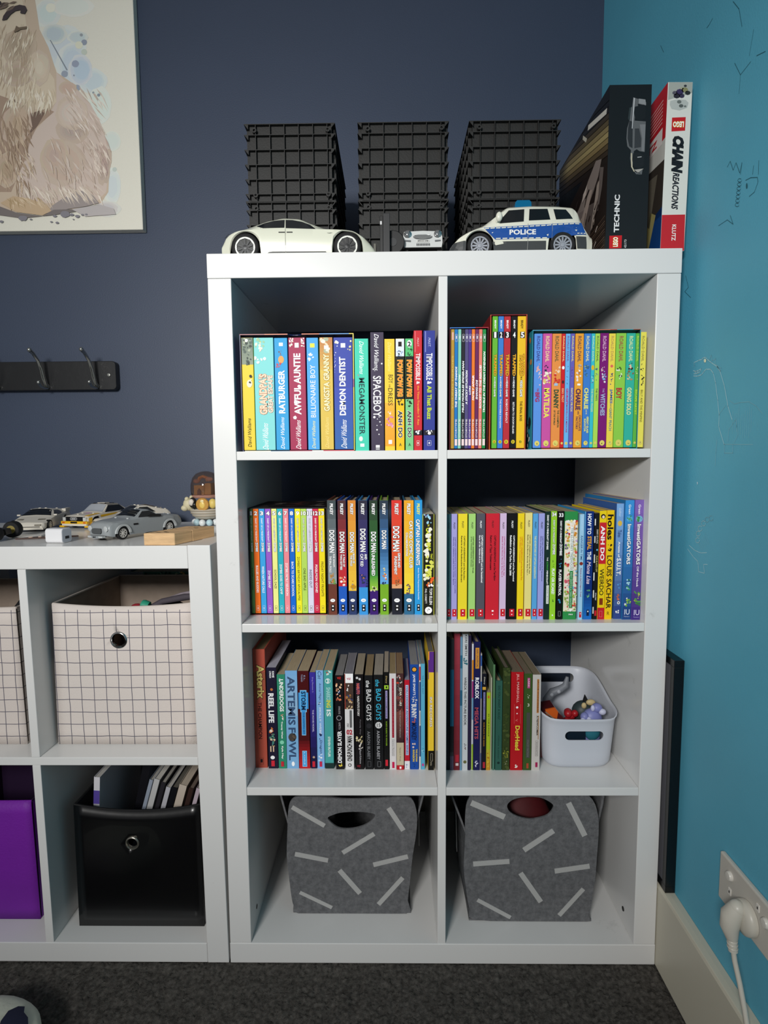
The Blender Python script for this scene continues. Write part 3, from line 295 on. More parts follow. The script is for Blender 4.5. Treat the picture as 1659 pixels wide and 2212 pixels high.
[459.7,23.1,628.0,186.1,25.5,150,0,"#cf2333","#b8a688",[["T","PILKEY",0.931,0.864,"#1c1c20",0.12962962962962962,0.5,1,1,0,""],["T","CAPTAIN UNDERPANTS and the Terrifying",0.795,0.369,"#3a0a10",0.2,0.66,1,2,0,""],["T","Return of Tippy Tinkletrousers",0.795,0.471,"#3a0a10",0.2,0.36,1,2,0,""],["B",0.1,0.03,"#cf2333",0.3648148148148148,0.7351851851851852],["B",0.089,0.075,"#ffffff",0.48,0.62],["E",0.048,0.55,0.041666666666666664,"#ffffff",1]],"thickest red paperback on the second right shelf","same-format paperbacks along the second right shelf"],
[483.9,11.2,628.0,186.3,25.5,150,0,"#d8bede","#b8a688",[["T","PILKEY",0.916,0.853,"#1c1c20",0.26666666666666666,0.5,1,1,0,""],["T","CAPTAIN UNDERPANTS and the Big, Bad",0.785,0.418,"#b82878",0.2,0.66,1,2,0,""],["T","Battle of the Bionic Booger Boy Part 2",0.785,0.404,"#b82878",0.2,0.36,1,2,0,""],["B",0.1,0.03,"#c81c2c",0.19,0.91],["B",0.09,0.075,"#ffffff",0.48,0.62],["E",0.048,0.55,0.08571428571428572,"#ffffff",1]],"pinkish lilac paperback with magenta title","same-format paperbacks along the second right shelf"],
[496.5,16.9,628.0,186.5,25.5,150,0,"#0c0c0e","#b8a688",[["T","PILKEY",0.928,0.859,"#ffffff",0.17721518987341772,0.5,1,1,0,""],["T","CAPTAIN UNDERPANTS and the Tyrannical",0.793,0.362,"#ffffff",0.2,0.66,1,2,0,""],["T","Retaliation of the Turbo Toilet 2000",0.793,0.417,"#ffffff",0.2,0.36,1,2,0,""],["B",0.1,0.029,"#c81c2c",0.29683544303797466,0.8031645569620254],["B",0.089,0.075,"#ffffff",0.48,0.62],["E",0.048,0.55,0.056962025316455694,"#ffffff",1]],"black paperback with white two-line title between lilac and yellow","same-format paperbacks along the second right shelf"],
[514.5,11.1,628.0,186.1,25.5,150,0,"#f6d820","#b8a688",[["T","PILKEY",0.916,0.853,"#1c1c20",0.2692307692307692,0.5,1,1,0,""],["T","CAPTAIN UNDERPANTS and the Perilous Plot",0.783,0.372,"#d86a18",0.2,0.66,1,2,0,""],["T","of Professor Poopypants",0.783,0.54,"#d86a18",0.2,0.36,1,2,0,""],["B",0.1,0.03,"#c81c2c",0.19,0.91],["B",0.089,0.075,"#ffffff",0.48,0.62],["E",0.048,0.55,0.08653846153846154,"#ffffff",1]],"yellow paperback with orange title, right of the black one","same-format paperbacks along the second right shelf"],
[527.3,12.0,628.0,186.8,25.5,150,0,"#eee08a","#b8a688",[["T","PILKEY",0.931,0.867,"#1c1c20",0.25,0.5,1,1,0,""],["T","CAPTAIN UNDERPANTS and the Big, Bad",0.798,0.434,"#2a3010",0.2,0.66,1,2,0,""],["T","Battle of the Bionic Booger Boy Part 1",0.798,0.422,"#2a3010",0.2,0.36,1,2,0,""],["B",0.1,0.029,"#c81c2c",0.19285714285714284,0.9071428571428573],["B",0.089,0.075,"#ffffff",0.48,0.62],["E",0.048,0.55,0.08035714285714286,"#ffffff",1]],"cream yellow paperback with dark olive title","same-format paperbacks along the second right shelf"],
[540.3,8.8,628.0,185.4,25.5,150,0,"#5aa8e0","#b8a688",[["T","PILKEY",0.923,0.86,"#1c1c20",0.3,0.5,1,1,0,""],["T","THE ADVENTURES OF CAPTAIN UNDERPANTS",0.792,0.39,"#f0eca0",0.36,0.5,1,1,0,""],["T","",0.792,1.212,"#f0eca0",0.36,0.36,1,1,0,""],["B",0.1,0.03,"#c81c2c",0.19,0.91],["B",0.09,0.075,"#ffffff",0.48,0.62],["E",0.049,0.55,0.10975609756097561,"#ffffff",1]],"sky blue paperback with pale yellow one-line title","same-format paperbacks along the second right shelf"],
[550.2,10.4,628.0,185.7,25.5,150,0,"#a2a6e4","#b8a688",[["T","PILKEY",0.92,0.857,"#1c1c20",0.2857142857142857,0.5,1,1,0,""],["T","CAPTAIN UNDERPANTS and the Preposterous",0.788,0.363,"#28306a",0.2,0.66,1,2,0,""],["T","Plight of the Purple Potty People",0.788,0.465,"#28306a",0.2,0.36,1,2,0,""],["B",0.1,0.03,"#c81c2c",0.19,0.91],["B",0.089,0.075,"#ffffff",0.48,0.62],["E",0.048,0.55,0.09183673469387756,"#ffffff",1]],"periwinkle paperback, last of the two-line titles before the dark green spine","same-format paperbacks along the second right shelf"],
[561.2,9.1,628.0,189.1,24.0,150,0,"#16302a","#b8a688",[["T","DIARY OF A MINECRAFT ZOMBIE",0.967,0.651,"#ffffff",0.34,0.45,1,2,0,""],["T","THE",0.58,0.546,"#ffffff",0.24,0.5,1,1,0,""],["T","ULTIMATE",0.54,0.463,"#4ab04a",0.3,0.5,1,2,0,""],["T","MINECRAFT",0.457,0.326,"#ffffff",0.3,0.5,1,2,0,""],["B",0.32,0.148,"#e8ece8",0.38,0.85],["T","COMIC BOOK",0.31,0.154,"#404844",0.22,0.62,1,0,0,""]],"very dark green thin paperback left of the lime spine","mixed paperbacks at the right of the second right shelf"],
[570.8,10.2,628.0,189.6,24.0,150,0,"#9ad432","#b8a688",[["T","34",0.988,0.952,"#ffffff",0.75,0.5,0,2,0,"#505850"],["T","DIARY OF A MINECRAFT",0.918,0.705,"#ffffff",0.3,0.5,1,1,0,"#486018"],["T","ZOMBIE",0.701,0.603,"#ffffff",0.42,0.55,1,2,0,"#486018"],["S",0.563,0.495,["#3a6a20"],5,0.3,0.7],["T","PLAY OR SCARE?",0.473,0.237,"#ffffff",0.5,0.5,1,2,0,""],["S",0.191,0.16,["#2a5a20"],6,0.3,0.7],["T","I",0.047,0.035,"#ffffff",0.2,0.5,0,0,0,""]],"lime green spine numbered 34","mixed paperbacks at the right of the second right shelf"],
[582.8,10.1,628.0,189.5,24.0,150,0,"#0e0f0e","#b8a688",[["T","33",0.982,0.946,"#ffffff",0.75,0.5,0,2,0,""],["T","DIARY OF A MINECRAFT",0.912,0.704,"#ffffff",0.3,0.5,1,2,0,""],["T","ZOMBIE",0.701,0.594,"#ffffff",0.42,0.55,1,2,0,""],["S",0.563,0.483,["#48a8d8","#68c0e8"],7,0.3,0.7],["T","PLAYER PATROL",0.464,0.222,"#ffffff",0.48,0.5,1,2,0,""],["S",0.194,0.147,["#48a8d8","#3888b8"],7,0.25,0.75],["X",0.078,0.031,"#c8c8c8",0.3,0.7]],"black spine numbered 33 beside the lime one","mixed paperbacks at the right of the second right shelf"],
[594.4,22.3,628.0,188.9,24.0,150,0,"#2f8f4a","#b8a688",[["B",0.914,0.076,"#f0e6d4",0,1],["S",0.914,0.762,["#f0a040","#e88830","#c83030","#f4e8a0","#f8f4ee"],26,0.02,0.98],["S",0.847,0.639,["#a8c860","#f0c040","#d89030","#c8a8d0","#6a5a8a"],44,0.02,0.98],["S",0.7,0.422,["#c03038","#e05050","#90b850","#d8d070","#f4f0e8","#e89a40"],54,0.02,0.98],["S",0.453,0.235,["#f4f0ee","#80b8d8","#d86070","#e8e0c8","#c83038"],40,0.02,0.98],["S",0.266,0.079,["#a8c050","#c8d080","#88a840","#e8e8b0","#d84030"],50,0.02,0.98],["B",0.866,0.46,"#f8f8f4",0.36,0.62],["T","THE 65-STOREY TREEHOUSE",0.854,0.465,"#3a6a48",0.17,0.5,1,0,0,""],["B",0.46,0.116,"#2f8f4a",0.38,0.62],["T","ANDY GRIFFITHS & TERRY DENTON",0.45,0.123,"#d8ecd8",0.11,0.5,1,0,0,""],["S",0.097,0.066,["#ffffff"],6,0.38,0.66],["T","PAN",0.061,0.047,"#ffffff",0.3,0.53,0,1,0,""]],"thick green-ended paperback with a busy colourful picture on its spine","mixed paperbacks at the right of the second right shelf"],
[620.1,7.6,628.0,184.2,24.0,150,0,"#a4d2ee","#b8a688",[["T","RANGER",0.796,0.674,"#2a5a90",0.5,0.5,1,1,0.2,""],["T","IN TIME",0.667,0.563,"#2a5a90",0.46,0.5,1,1,0.2,""],["E",0.534,0.5,0.4,"#8a3028",1.0],["T","Rescue on the",0.49,0.369,"#9a2c50",0.36,0.5,1,1,0,""],["T","Oregon Trail",0.366,0.219,"#9a2c50",0.36,0.5,1,1,0,""],["T","MESSNER",0.978,0.844,"#cfe6f6",0.3,0.5,1,0,0,""],["B",0.071,0.019,"#c8202c",0.28,0.78],["B",0.061,0.049,"#ffffff",0.48,0.62]],"thin pale blue spine with a dark red round badge","mixed paperbacks at the right of the second right shelf"],
[628.7,1.4,628.0,188.7,24.0,160,0,"#3a96d8","#b8a688",[["G",1.0,0.0,"#6ab4e6","#2878c0"]],"very thin bright blue spine edge between pale blue and navy books","mixed paperbacks at the right of the second right shelf"],
[630.3,13.5,628.0,188.7,24.0,150,0,"#0f2f78","#b8a688",[["G",0.266,0.0,"#103078","#1a70c8"],["T","HOW TO",0.979,0.789,"#ffffff",0.5,0.45,1,2,0,""],["T","STEAL",0.774,0.648,"#f4b030",0.5,0.5,1,2,0,""],["T","THE",0.633,0.555,"#ffffff",0.5,0.5,1,2,0,""],["T","Mona Lisa",0.537,0.329,"#f0d8e8",0.5,0.5,1,1,0.3,""],["S",0.298,0.21,["#58a868","#78c080"],9,0.3,0.7],["B",0.091,0.034,"#0c1c40",0.34,0.66],["B",0.082,0.069,"#ffffff",0.45,0.58]],"navy paperback with white and orange capitals and a small green animal","mixed paperbacks at the right of the second right shelf"],
[645.2,8.1,628.0,185.7,24.0,150,0,"#16161a","#b8a688",[["B",0.947,0.886,"#e8e4dc",0,0.25],["B",0.786,0.724,"#e8e4dc",0,0.25],["B",0.615,0.536,"#e8e4dc",0,0.25],["B",0.445,0.369,"#e8e4dc",0,0.25],["B",0.278,0.207,"#e8e4dc",0,0.25],["B",0.119,0.055,"#e8e4dc",0,0.25],["T","DIARY OF A PUG",0.848,0.718,"#e0dcd0",0.34,0.62,1,1,0,""],["E",0.658,0.65,0.2,"#68b8e0",1],["T","PUG BLASTS OFF",0.602,0.451,"#d8cc80",0.34,0.62,1,1,0,""],["T","KYLA MAY",0.252,0.182,"#ffffff",0.28,0.6,1,0,0,""],["B",0.086,0.035,"#c8202c",0.4,0.85]],"narrow black spine with a white checker edge","mixed paperbacks at the right of the second right shelf"],
[653.7,11.9,628.0,189.7,24.0,150,0,"#f4d418","#b8a688",[["E",0.949,0.5,0.34,"#201814",1.0],["E",0.944,0.52,0.2,"#f4dcc0",1.1],["B",0.894,0.515,"#d02430",0,1],["T","ANH DO",0.863,0.546,"#ffffff",0.6,0.5,1,2,0,""],["T","WEIRDO",0.469,0.224,"#30280c",0.62,0.5,1,1,0,""],["T","1",0.197,0.135,"#8a3810",0.5,0.5,0,2,0,""],["B",0.109,0.0,"#c8202c",0,1],["X",0.078,0.022,"#e8a0a0",0.3,0.7]],"yellow and red paperback with a small black-haired head at the top","mixed paperbacks at the right of the second right shelf"],
[666.2,12.6,628.0,190.5,24.0,150,0,"#f8cc14","#b8a688",[["T","holes",0.962,0.732,"#101010",0.8,0.48,1,2,0,""],["S",0.693,0.62,["#101010"],12,0.2,0.75],["T","LOUIS SACHAR",0.589,0.099,"#101010",0.68,0.48,1,1,0,""],["T","R",0.072,0.04,"#403410",0.3,0.5,0,0,0,""]],"golden paperback with heavy black lettering","mixed paperbacks at the right of the second right shelf"],
[682.9,12.3,628.0,202.0,26.0,170,0,"#3f68b0","#b8a688",[["G",1.0,0.003,"#86b6ea","#2c3c84"],["T","Gulliver",0.961,0.887,"#d8e8f8",0.3,0.5,1,0,0.3,""],["E",0.83,0.5,0.3,"#e8c050",1.3],["T","Tales",0.773,0.711,"#2a3a70",0.5,0.5,1,1,0,""],["T","Agents of",0.674,0.537,"#ffffff",0.36,0.45,1,2,0,""],["T","S.U.I.T.",0.531,0.378,"#ffffff",0.6,0.5,1,2,0,""],["S",0.32,0.262,["#4888c8","#68a8e0"],6,0.3,0.9],["S",0.222,0.17,["#e07858","#c86848"],8,0.05,0.75],["E",0.143,0.62,0.2,"#ffffff",1.1],["E",0.143,0.62,0.1,"#404060",1.1],["S",0.076,0.047,["#ffffff"],5,0.2,0.8]],"tall light blue to navy paperback right of the golden one","mixed paperbacks at the right of the second right shelf"],
[696.1,15.0,628.0,207.9,22.0,200,0,"#2f84c4","#b8a688",[["G",1.0,0.0,"#3f9ae2","#24407e"],["T","Green",0.964,0.885,"#ffffff",0.26,0.5,1,1,0,""],["E",0.846,0.5,0.36,"#5ab0e0",1],["S",0.868,0.824,["#3a8a48","#58a858"],8,0.2,0.8],["T","InvestiGATORS",0.802,0.467,"#ffffff",0.42,0.5,1,2,0,"#184878"],["S",0.338,0.242,["#a8d8e8","#3a9a60","#206a48"],12,0.2,0.9],["S",0.185,0.111,["#78b838","#a8c850","#f4f4f4"],12,0.15,0.95],["T","IU",0.088,0.043,"#d8e0f0",0.6,0.52,0,1,0,""],["T","Pantera",0.033,0.023,"#b8c8e8",0.6,0.5,0,0,0,""]],"tall blue paperback with green reptile badge, left of its purple twin","mixed paperbacks at the right of the second right shelf"],
[711.4,15.8,628.0,208.6,20.0,200,0,"#6e50a8","#b8a688",[["G",1.0,-0.002,"#8668bc","#402c80"],["T","Green",0.961,0.882,"#ffffff",0.26,0.5,1,1,0,""],["E",0.843,0.5,0.36,"#7ab8d8",1],["S",0.865,0.821,["#3a8a48","#58a858"],8,0.2,0.8],["T","InvestiGATORS",0.799,0.464,"#ffffff",0.42,0.5,1,2,0,"#301860"],["T","Off the Hook",0.45,0.278,"#ffffff",0.22,0.5,1,1,0,""],["S",0.245,0.114,["#a8b838","#58a050","#c8c860","#408048"],22,0.1,0.9],["T","IU",0.086,0.04,"#d8d0f0",0.6,0.52,0,1,0,""],["T","Pantera",0.03,0.02,"#b8b0e8",0.6,0.5,0,0,0,""]],"tall purple paperback with green reptile badge, rightmost on the second right shelf","mixed paperbacks at the right of the second right shelf"],
[50.8,19.0,925.1,184.1,7.5,125,0,"#e9cf3e","#b8a688",[["G",1.0,0.764,"#6c7a70","#8f9a86"],["S",0.997,0.726,["#56645c","#8c9a8c","#a9b29a","#3f4a44"],26,0.1,0.9],["E",0.975,0.45,0.14,"#f2f2ea",1],["E",0.595,0.62,0.24,"#f4eecb",1.4],["S",0.671,0.584,["#f4f0d8","#2b2b2b"],6,0.45,0.95],["T","David Walliams",0.286,0.031,"#4a3b14",0.3,0.5,-1,0,0.2,""]],"yellow paperback with a grey-green picture at the top, first in the open box","boxed paperbacks at the left end of the top shelf"],
[71.2,32.2,925.1,183.8,7.5,125,0,"#83d5d3","#b8a688",[["S",1.0,0.921,["#b8cf8a","#cfe0a8","#9fc7a0","#e9e4d0"],14,0.0,0.6],["S",0.965,0.846,["#f4efe4","#eadfd0"],5,0.25,0.6],["S",0.83,0.764,["#f4efe4","#ffffff"],7,0.0,0.6],["T","GRANDPA'S",0.68,0.32,"#f6d9bd",0.4,0.42,-1,2,0,"#c98a6a"],["T","GREAT ESCAPE",0.666,0.336,"#f9ead8",0.24,0.8,-1,1,0,"#d59a7a"],["T","David Walliams",0.242,0.008,"#ffffff",0.3,0.5,-1,0,0.35,""]],"widest pale turquoise paperback in the open box, with cream two-line title","boxed paperbacks at the left end of the top shelf"],
[105.2,21.4,925.1,183.2,7.5,125,0,"#2f9fd8","#b8a688",[["B",0.958,0.929,"#ffffff",0.36,0.66],["S",0.89,0.842,["#7a4a3a","#8a5a4a"],5,0.3,0.6],["E",0.809,0.5,0.22,"#e8a55c",1.3],["S",0.782,0.744,["#d8434a"],8,0.1,0.55],["T","RATBURGER",0.714,0.329,"#ffffff",0.5,0.5,-1,2,0,""],["T","David Walliams",0.295,0.014,"#ffffff",0.3,0.5,-1,0,0.35,""]],"mid-blue paperback with bold white capitals, between turquoise and maroon books","boxed paperbacks at the left end of the top shelf"],
[128.6,27.5,925.1,183.5,7.5,125,0,"#a32d52","#b8a688",[["S",0.996,0.904,["#f6f0d8","#ffffff"],14,0.02,0.3],["S",0.996,0.904,["#f6f0d8","#ffffff"],14,0.75,0.98],["B",0.953,0.912,"#ffffff",0.38,0.62],["T","AWFUL AUNTIE",0.861,0.316,"#ffffff",0.42,0.5,-1,2,0,""],["S",0.594,0.281,["#ffffff"],3,0.2,0.85],["T","David Walliams",0.267,0.011,"#ffffff",0.3,0.5,-1,0,0.35,""]],"maroon paperback scattered with white petals, in the open box","boxed paperbacks at the left end of the top shelf"],
[158.5,18.9,925.1,183.0,7.5,125,0,"#4aa5e6","#b8a688",[["B",0.951,0.914,"#f2e04c",0.3,0.7],["S",0.876,0.786,["#f4f6f8","#dfe6ee","#f8f8f8"],12,0.05,0.65],["T","BILLIONAIRE BOY",0.759,0.292,"#ffffff",0.44,0.5,-1,0,0,""],["T","David Walliams",0.261,0.016,"#f7f0a8",0.3,0.5,-1,0,0.35,""]],"light blue paperback with thin white title right of the maroon book","boxed paperbacks at the left end of the top shelf"],
[180.0,21.2,925.1,183.3,7.5,125,0,"#dcbd55","#b8a688",[["G",1.0,0.718,"#c07c4e","#d8b050"],["S",0.997,0.865,["#f2e8d8","#e8d8b8","#b0b89a"],10,0.0,0.9],["B",0.93,0.897,"#ffffff",0.35,0.7],["T","GANGSTA GRANNY",0.854,0.346,"#fbf1c0",0.46,0.5,-1,2,0,"#b08a2a"],["T","David Walliams",0.291,0.02,"#f3e08a",0.3,0.5,-1,0,0.35,""]],"sand-gold paperback with cream title and orange-brown top, in the open box","boxed paperbacks at the left end of the top shelf"],
[203.1,31.0,925.1,183.0,7.5,125,0,"#3a4aa6","#b8a688",[["G",0.555,0.0,"#3c4cae","#2f66a8"],["S",0.995,0.919,["#f2ecc0","#ffffff"],5,0.02,0.25],["S",0.995,0.871,["#f2ecc0","#f8e8a0"],5,0.72,0.95],["B",0.949,0.911,"#ffffff",0.38,0.62],["S",0.882,0.686,["#ffffff"],10,0.02,0.12],["T","DEMON DENTIST",0.828,0.308,"#ffffff",0.34,0.45,-1,2,0,""],["T","David Walliams",0.269,0.017,"#ffffff",0.3,0.5,-1,0,0.35,""]],"deep blue paperback, last and rightmost inside the open box","boxed paperbacks at the left end of the top shelf"],
[237.9,22.4,922.6,182.5,4.0,125,0,"#46cfb1","#b8a688",[["T","David Walliams",0.973,0.687,"#ffffff",0.32,0.5,1,0,0.35,""],["S",0.687,0.67,["#c07a90"],3,0.2,0.35],["T","MEGAMONSTER",0.654,0.147,"#123a3c",0.42,0.5,1,1,0,""],["E",0.108,0.4,0.14,"#f0f0e8",1.3],["B",0.064,0.036,"#ffffff",0.35,0.65]],"mint green paperback with dark capitals, directly right of the open box","loose paperbacks on the upper left shelf"],
[264.1,21.5,922.6,192.6,4.0,125,0,"#41384e","#b8a688",[["T","David Walliams.",0.98,0.67,"#ffffff",0.34,0.45,1,0,0.35,""],["T","SPACEBOY",0.635,0.288,"#f2f2f2",0.62,0.48,1,1,0,""],["E",0.286,0.25,0.09,"#ffffff",1],["E",0.288,0.62,0.04,"#ffffff",1],["E",0.27,0.48,0.035,"#ffffff",1],["E",0.246,0.68,0.05,"#ffffff",1],["E",0.215,0.45,0.035,"#ffffff",1],["E",0.178,0.45,0.06,"#ffffff",1],["E",0.139,0.6,0.045,"#ffffff",1],["E",0.691,0.2,0.05,"#ffffff",1],["E",0.737,0.85,0.06,"#ffffff",1],["E",0.22,0.78,0.03,"#ffffff",1],["B",0.047,0.024,"#ffffff",0.35,0.65],["B",0.018,0.008,"#cfcfcf",0.35,0.65]],"tall dark purple-grey paperback dotted with small stars","loose paperbacks on the upper left shelf"],
[287.1,16.4,922.6,181.6,4.0,125,0,"#f7cf3e","#b8a688",[["G",0.432,0.0,"#f7b63a","#f4a32c"],["B",0.039,0.0,"#f6cf40",0,1],["T","David Walliams",0.965,0.711,"#fbe98a",0.36,0.5,1,0,0.35,""],["T","BOY",0.683,0.607,"#3d3012",0.45,0.6,1,0,0,""],["T","in the",0.596,0.569,"#3d3012",0.2,0.5,1,0,0,""],["T","DRESS",0.563,0.407,"#3d3012",0.45,0.55,1,0,0,""],["S",0.366,0.305,["#fff8ee","#f4d8c8"],7,0.25,0.65],["S",0.305,0.212,["#e08ab0","#f0a8c0","#c86a98"],16,0.1,0.9],["B",0.095,0.059,"#ffffff",0.35,0.7]],"yellow to orange paperback with a small pink figure, right of the star-dotted book","loose paperbacks on the upper left shelf"],
[305.5,13.8,922.6,181.9,4.0,125,0,"#f6c51e","#b8a688",[["B",1.0,0.839,"#dfe8f2",0,1],["S",0.903,0.839,["#9ab0d0","#4a6a9a","#26382e"],12,0.1,0.9],["B",0.844,0.464,"#101010",0,1],["S",0.469,0.45,["#101010"],5,0.05,0.95],["E",0.955,0.5,0.3,"#ffffff",1.5],["T","1",0.973,0.93,"#101010",0.42,0.5,0,2,0,""],["T","POW POW PIG",0.811,0.486,"#f4813a",0.62,0.5,1,2,0,"#f4d040"],["S",0.445,0.397,["#1a2a1a"],5,0.2,0.85],["T","ANH DO",0.359,0.116,"#101010",0.52,0.5,1,2,0,"#ffffff"],["T","A",0.067,0.039,"#3a5a3a",0.3,0.5,0,0,0,""]],"yellow and black paperback with orange comic letters and a 1 at the top","loose paperbacks on the upper left shelf"],
[321.2,13.0,922.6,181.8,4.0,125,0,"#7ecb8a","#b8a688",[["B",1.0,0.838,"#57c277",0,1],["S",0.909,0.838,["#1f5a34","#1a3a24","#2e7a48"],12,0.1,0.9],["B",0.844,0.463,"#101010",0,1],["S",0.469,0.449,["#101010"],5,0.05,0.95],["E",0.954,0.5,0.3,"#ffffff",1.5],["T","2",0.973,0.93,"#101010",0.42,0.5,0,2,0,""],["T","POW POW PIG",0.811,0.485,"#f4813a",0.62,0.5,1,2,0,"#f4d040"],["S",0.444,0.397,["#1a2a1a"],5,0.2,0.85],["T","ANH DO",0.359,0.116,"#101010",0.52,0.5,1,2,0,"#ffffff"],["T","A",0.067,0.039,"#3a5a3a",0.3,0.5,0,0,0,""]],"green and black paperback with orange comic letters and a 2 at the top","loose paperbacks on the upper left shelf"],
[335.2,13.5,922.6,194.6,4.0,130,0,"#cf2a36","#b8a688",[["B",0.994,0.823,"#e87a80",0.12,0.2],["T","MAST.",0.939,0.864,"#f0c8c8",0.22,0.5,1,0,0.2,""],["T","TIMPOSSIBLE",0.813,0.59,"#ffffff",0.55,0.5,1,1,0,""],["T","&",0.581,0.555,"#ffffff",0.4,0.5,1,2,0,""],["T","the Time-Travelling T. Rex",0.545,0.212,"#f6a83a",0.28,0.5,1,2,0,""],["B",0.171,0.127,"#1c1c28",0,1],["E",0.145,0.5,0.14,"#ffffff",1],["S",0.168,0.15,["#ffffff"],6,0.15,0.85],["X",0.083,0.039,"#ffffff",0.32,0.66],["B",0.07,0.052,"#ffffff",0.44,0.54]],"tall glossy red paperback with a black star band, left of its blue twin","loose paperbacks on the upper left shelf"],
[351.3,18.6,922.6,194.4,4.0,130,0,"#343f94","#b8a688",[["B",0.994,0.823,"#8a90cc",0.12,0.2],["T","MAST.",0.939,0.864,"#c8ccf0",0.22,0.5,1,0,0.2,""],["T","TIMPOSSIBLE",0.813,0.591,"#ffffff",0.55,0.5,1,1,0,""],["T","&",0.581,0.555,"#ffffff",0.4,0.5,1,2,0,""],["T","All That Buzz",0.545,0.261,"#c8e02c",0.4,0.5,1,2,0,""],["B",0.171,0.127,"#1c1c28",0,1],["E",0.145,0.5,0.14,"#ffffff",1],["S",0.169,0.151,["#ffffff"],6,0.15,0.85],["X",0.083,0.039,"#ffffff",0.32,0.66],["B",0.07,0.052,"#ffffff",0.44,0.54]],"tall glossy blue paperback with a black star band, rightmost on the upper left shelf","loose paperbacks on the upper left shelf"],
[396.6,5.3,925.1,194.0,6.5,120,0,"#b9923a","#b8a688",[["B",0.976,0.912,"#e0b0a0",0.2,0.8],["T","YOUNG HEROES",0.783,0.331,"#d8b860",0.5,0.5,-1,1,0.2,""]],"gold thin spine, first and leftmost inside the blue-topped box","thin paperbacks in the blue-topped box"],
[402.4,5.2,925.1,194.0,6.5,120,0,"#1f78c0","#b8a688",[["X",0.96,0.898,"#e8e8f0",0.2,0.85],["B",0.946,0.922,"#e8e8f0",0.4,0.65],["T","THE THREAT OF THANOS",0.69,0.347,"#ffffff",0.62,0.5,-1,2,0.25,""],["T","STORYTIME",0.249,0.091,"#f0e8e8",0.5,0.5,-1,1,0,""],["B",0.08,0.025,"#f6dcdc",0.12,0.88]],"blue thin spine next to the gold one","thin paperbacks in the blue-topped box"],
[408.2,4.9,925.1,193.9,6.5,120,0,"#86cdb8","#b8a688",[["X",0.96,0.898,"#e8e8f0",0.2,0.85],["B",0.947,0.923,"#e8e8f0",0.4,0.65],["T","BLACK WIDOW",0.626,0.413,"#ffffff",0.62,0.5,-1,2,0.25,""],["T","STORYTIME",0.249,0.092,"#f0e8e8",0.5,0.5,-1,1,0,""],["B",0.08,0.025,"#f6dcdc",0.12,0.88]],"pale mint thin spine in the blue-topped box","thin paperbacks in the blue-topped box"],
[413.8,5.2,925.1,193.9,6.5,120,0,"#26262e","#b8a688",[["X",0.96,0.898,"#e8e8f0",0.2,0.85],["B",0.946,0.922,"#e8e8f0",0.4,0.65],["T","MILES MORALES SPIDER-MAN",0.736,0.307,"#ffffff",0.62,0.5,-1,2,0.25,""],["T","STORYTIME",0.249,0.091,"#f0e8e8",0.5,0.5,-1,1,0,""],["B",0.08,0.025,"#f6dcdc",0.12,0.88]],"black thin spine with the longest white title in the blue-topped box","thin paperbacks in the blue-topped box"],
[419.5,5.4,925.1,193.8,6.5,120,0,"#56507e","#b8a688",[["X",0.96,0.898,"#e8e8f0",0.2,0.85],["B",0.946,0.923,"#e8e8f0",0.4,0.65],["T","A STICKY SITUATION",0.658,0.375,"#ffffff",0.62,0.5,-1,2,0.25,""],["T","STORYTIME",0.249,0.092,"#f0e8e8",0.5,0.5,-1,1,0,""],["B",0.08,0.025,"#f6dcdc",0.12,0.88]],"slate-violet thin spine right of the black one","thin paperbacks in the blue-topped box"],
[425.2,4.9,925.1,193.8,6.5,120,0,"#4e3488","#b8a688",[["X",0.96,0.898,"#e8e8f0",0.2,0.85],["B",0.946,0.922,"#e8e8f0",0.4,0.65],["T","LOKI",0.528,0.457,"#ffffff",0.62,0.5,-1,2,0.25,""],["T","STORYTIME",0.249,0.091,"#f0e8e8",0.5,0.5,-1,1,0,""],["B",0.08,0.025,"#f6dcdc",0.12,0.88]],"deep purple thin spine with a four-letter white title","thin paperbacks in the blue-topped box"],
[430.6,5.1,925.1,193.7,6.5,120,0,"#f07d2c","#b8a688",[["X",0.96,0.898,"#e8e8f0",0.2,0.85],["B",0.946,0.923,"#e8e8f0",0.4,0.65],["T","FAMILY AFFAIR",0.62,0.41,"#ffffff",0.62,0.5,-1,2,0.25,""],["T","STORYTIME",0.248,0.091,"#f0e8e8",0.5,0.5,-1,1,0,""],["B",0.08,0.025,"#f6dcdc",0.12,0.88]],"orange thin spine in the blue-topped box","thin paperbacks in the blue-topped box"],
[436.3,5.4,925.1,193.7,6.5,120,0,"#6e2a5c","#b8a688",[["X",0.96,0.898,"#e8e8f0",0.2,0.85],["B",0.946,0.922,"#e8e8f0",0.4,0.65],["T","SHANG-CHI",0.577,0.416,"#ffffff",0.62,0.5,-1,2,0.25,""],["T","STORYTIME",0.249,0.091,"#f0e8e8",0.5,0.5,-1,1,0,""],["B",0.08,0.025,"#f6dcdc",0.12,0.88]],"plum thin spine between the orange and the salmon ones","thin paperbacks in the blue-topped box"],
[442.3,5.4,925.1,193.6,6.5,120,0,"#e8836e","#b8a688",[["X",0.96,0.898,"#e8e8f0",0.2,0.85],["B",0.946,0.923,"#e8e8f0",0.4,0.65],["T","ROCKET TO THE RESCUE!",0.702,0.342,"#ffffff",0.62,0.5,-1,2,0.25,""],["T","STORYTIME",0.249,0.091,"#f0e8e8",0.5,0.5,-1,1,0,""],["B",0.08,0.025,"#f6dcdc",0.12,0.88]],"salmon pink thin spine in the blue-topped box","thin paperbacks in the blue-topped box"],
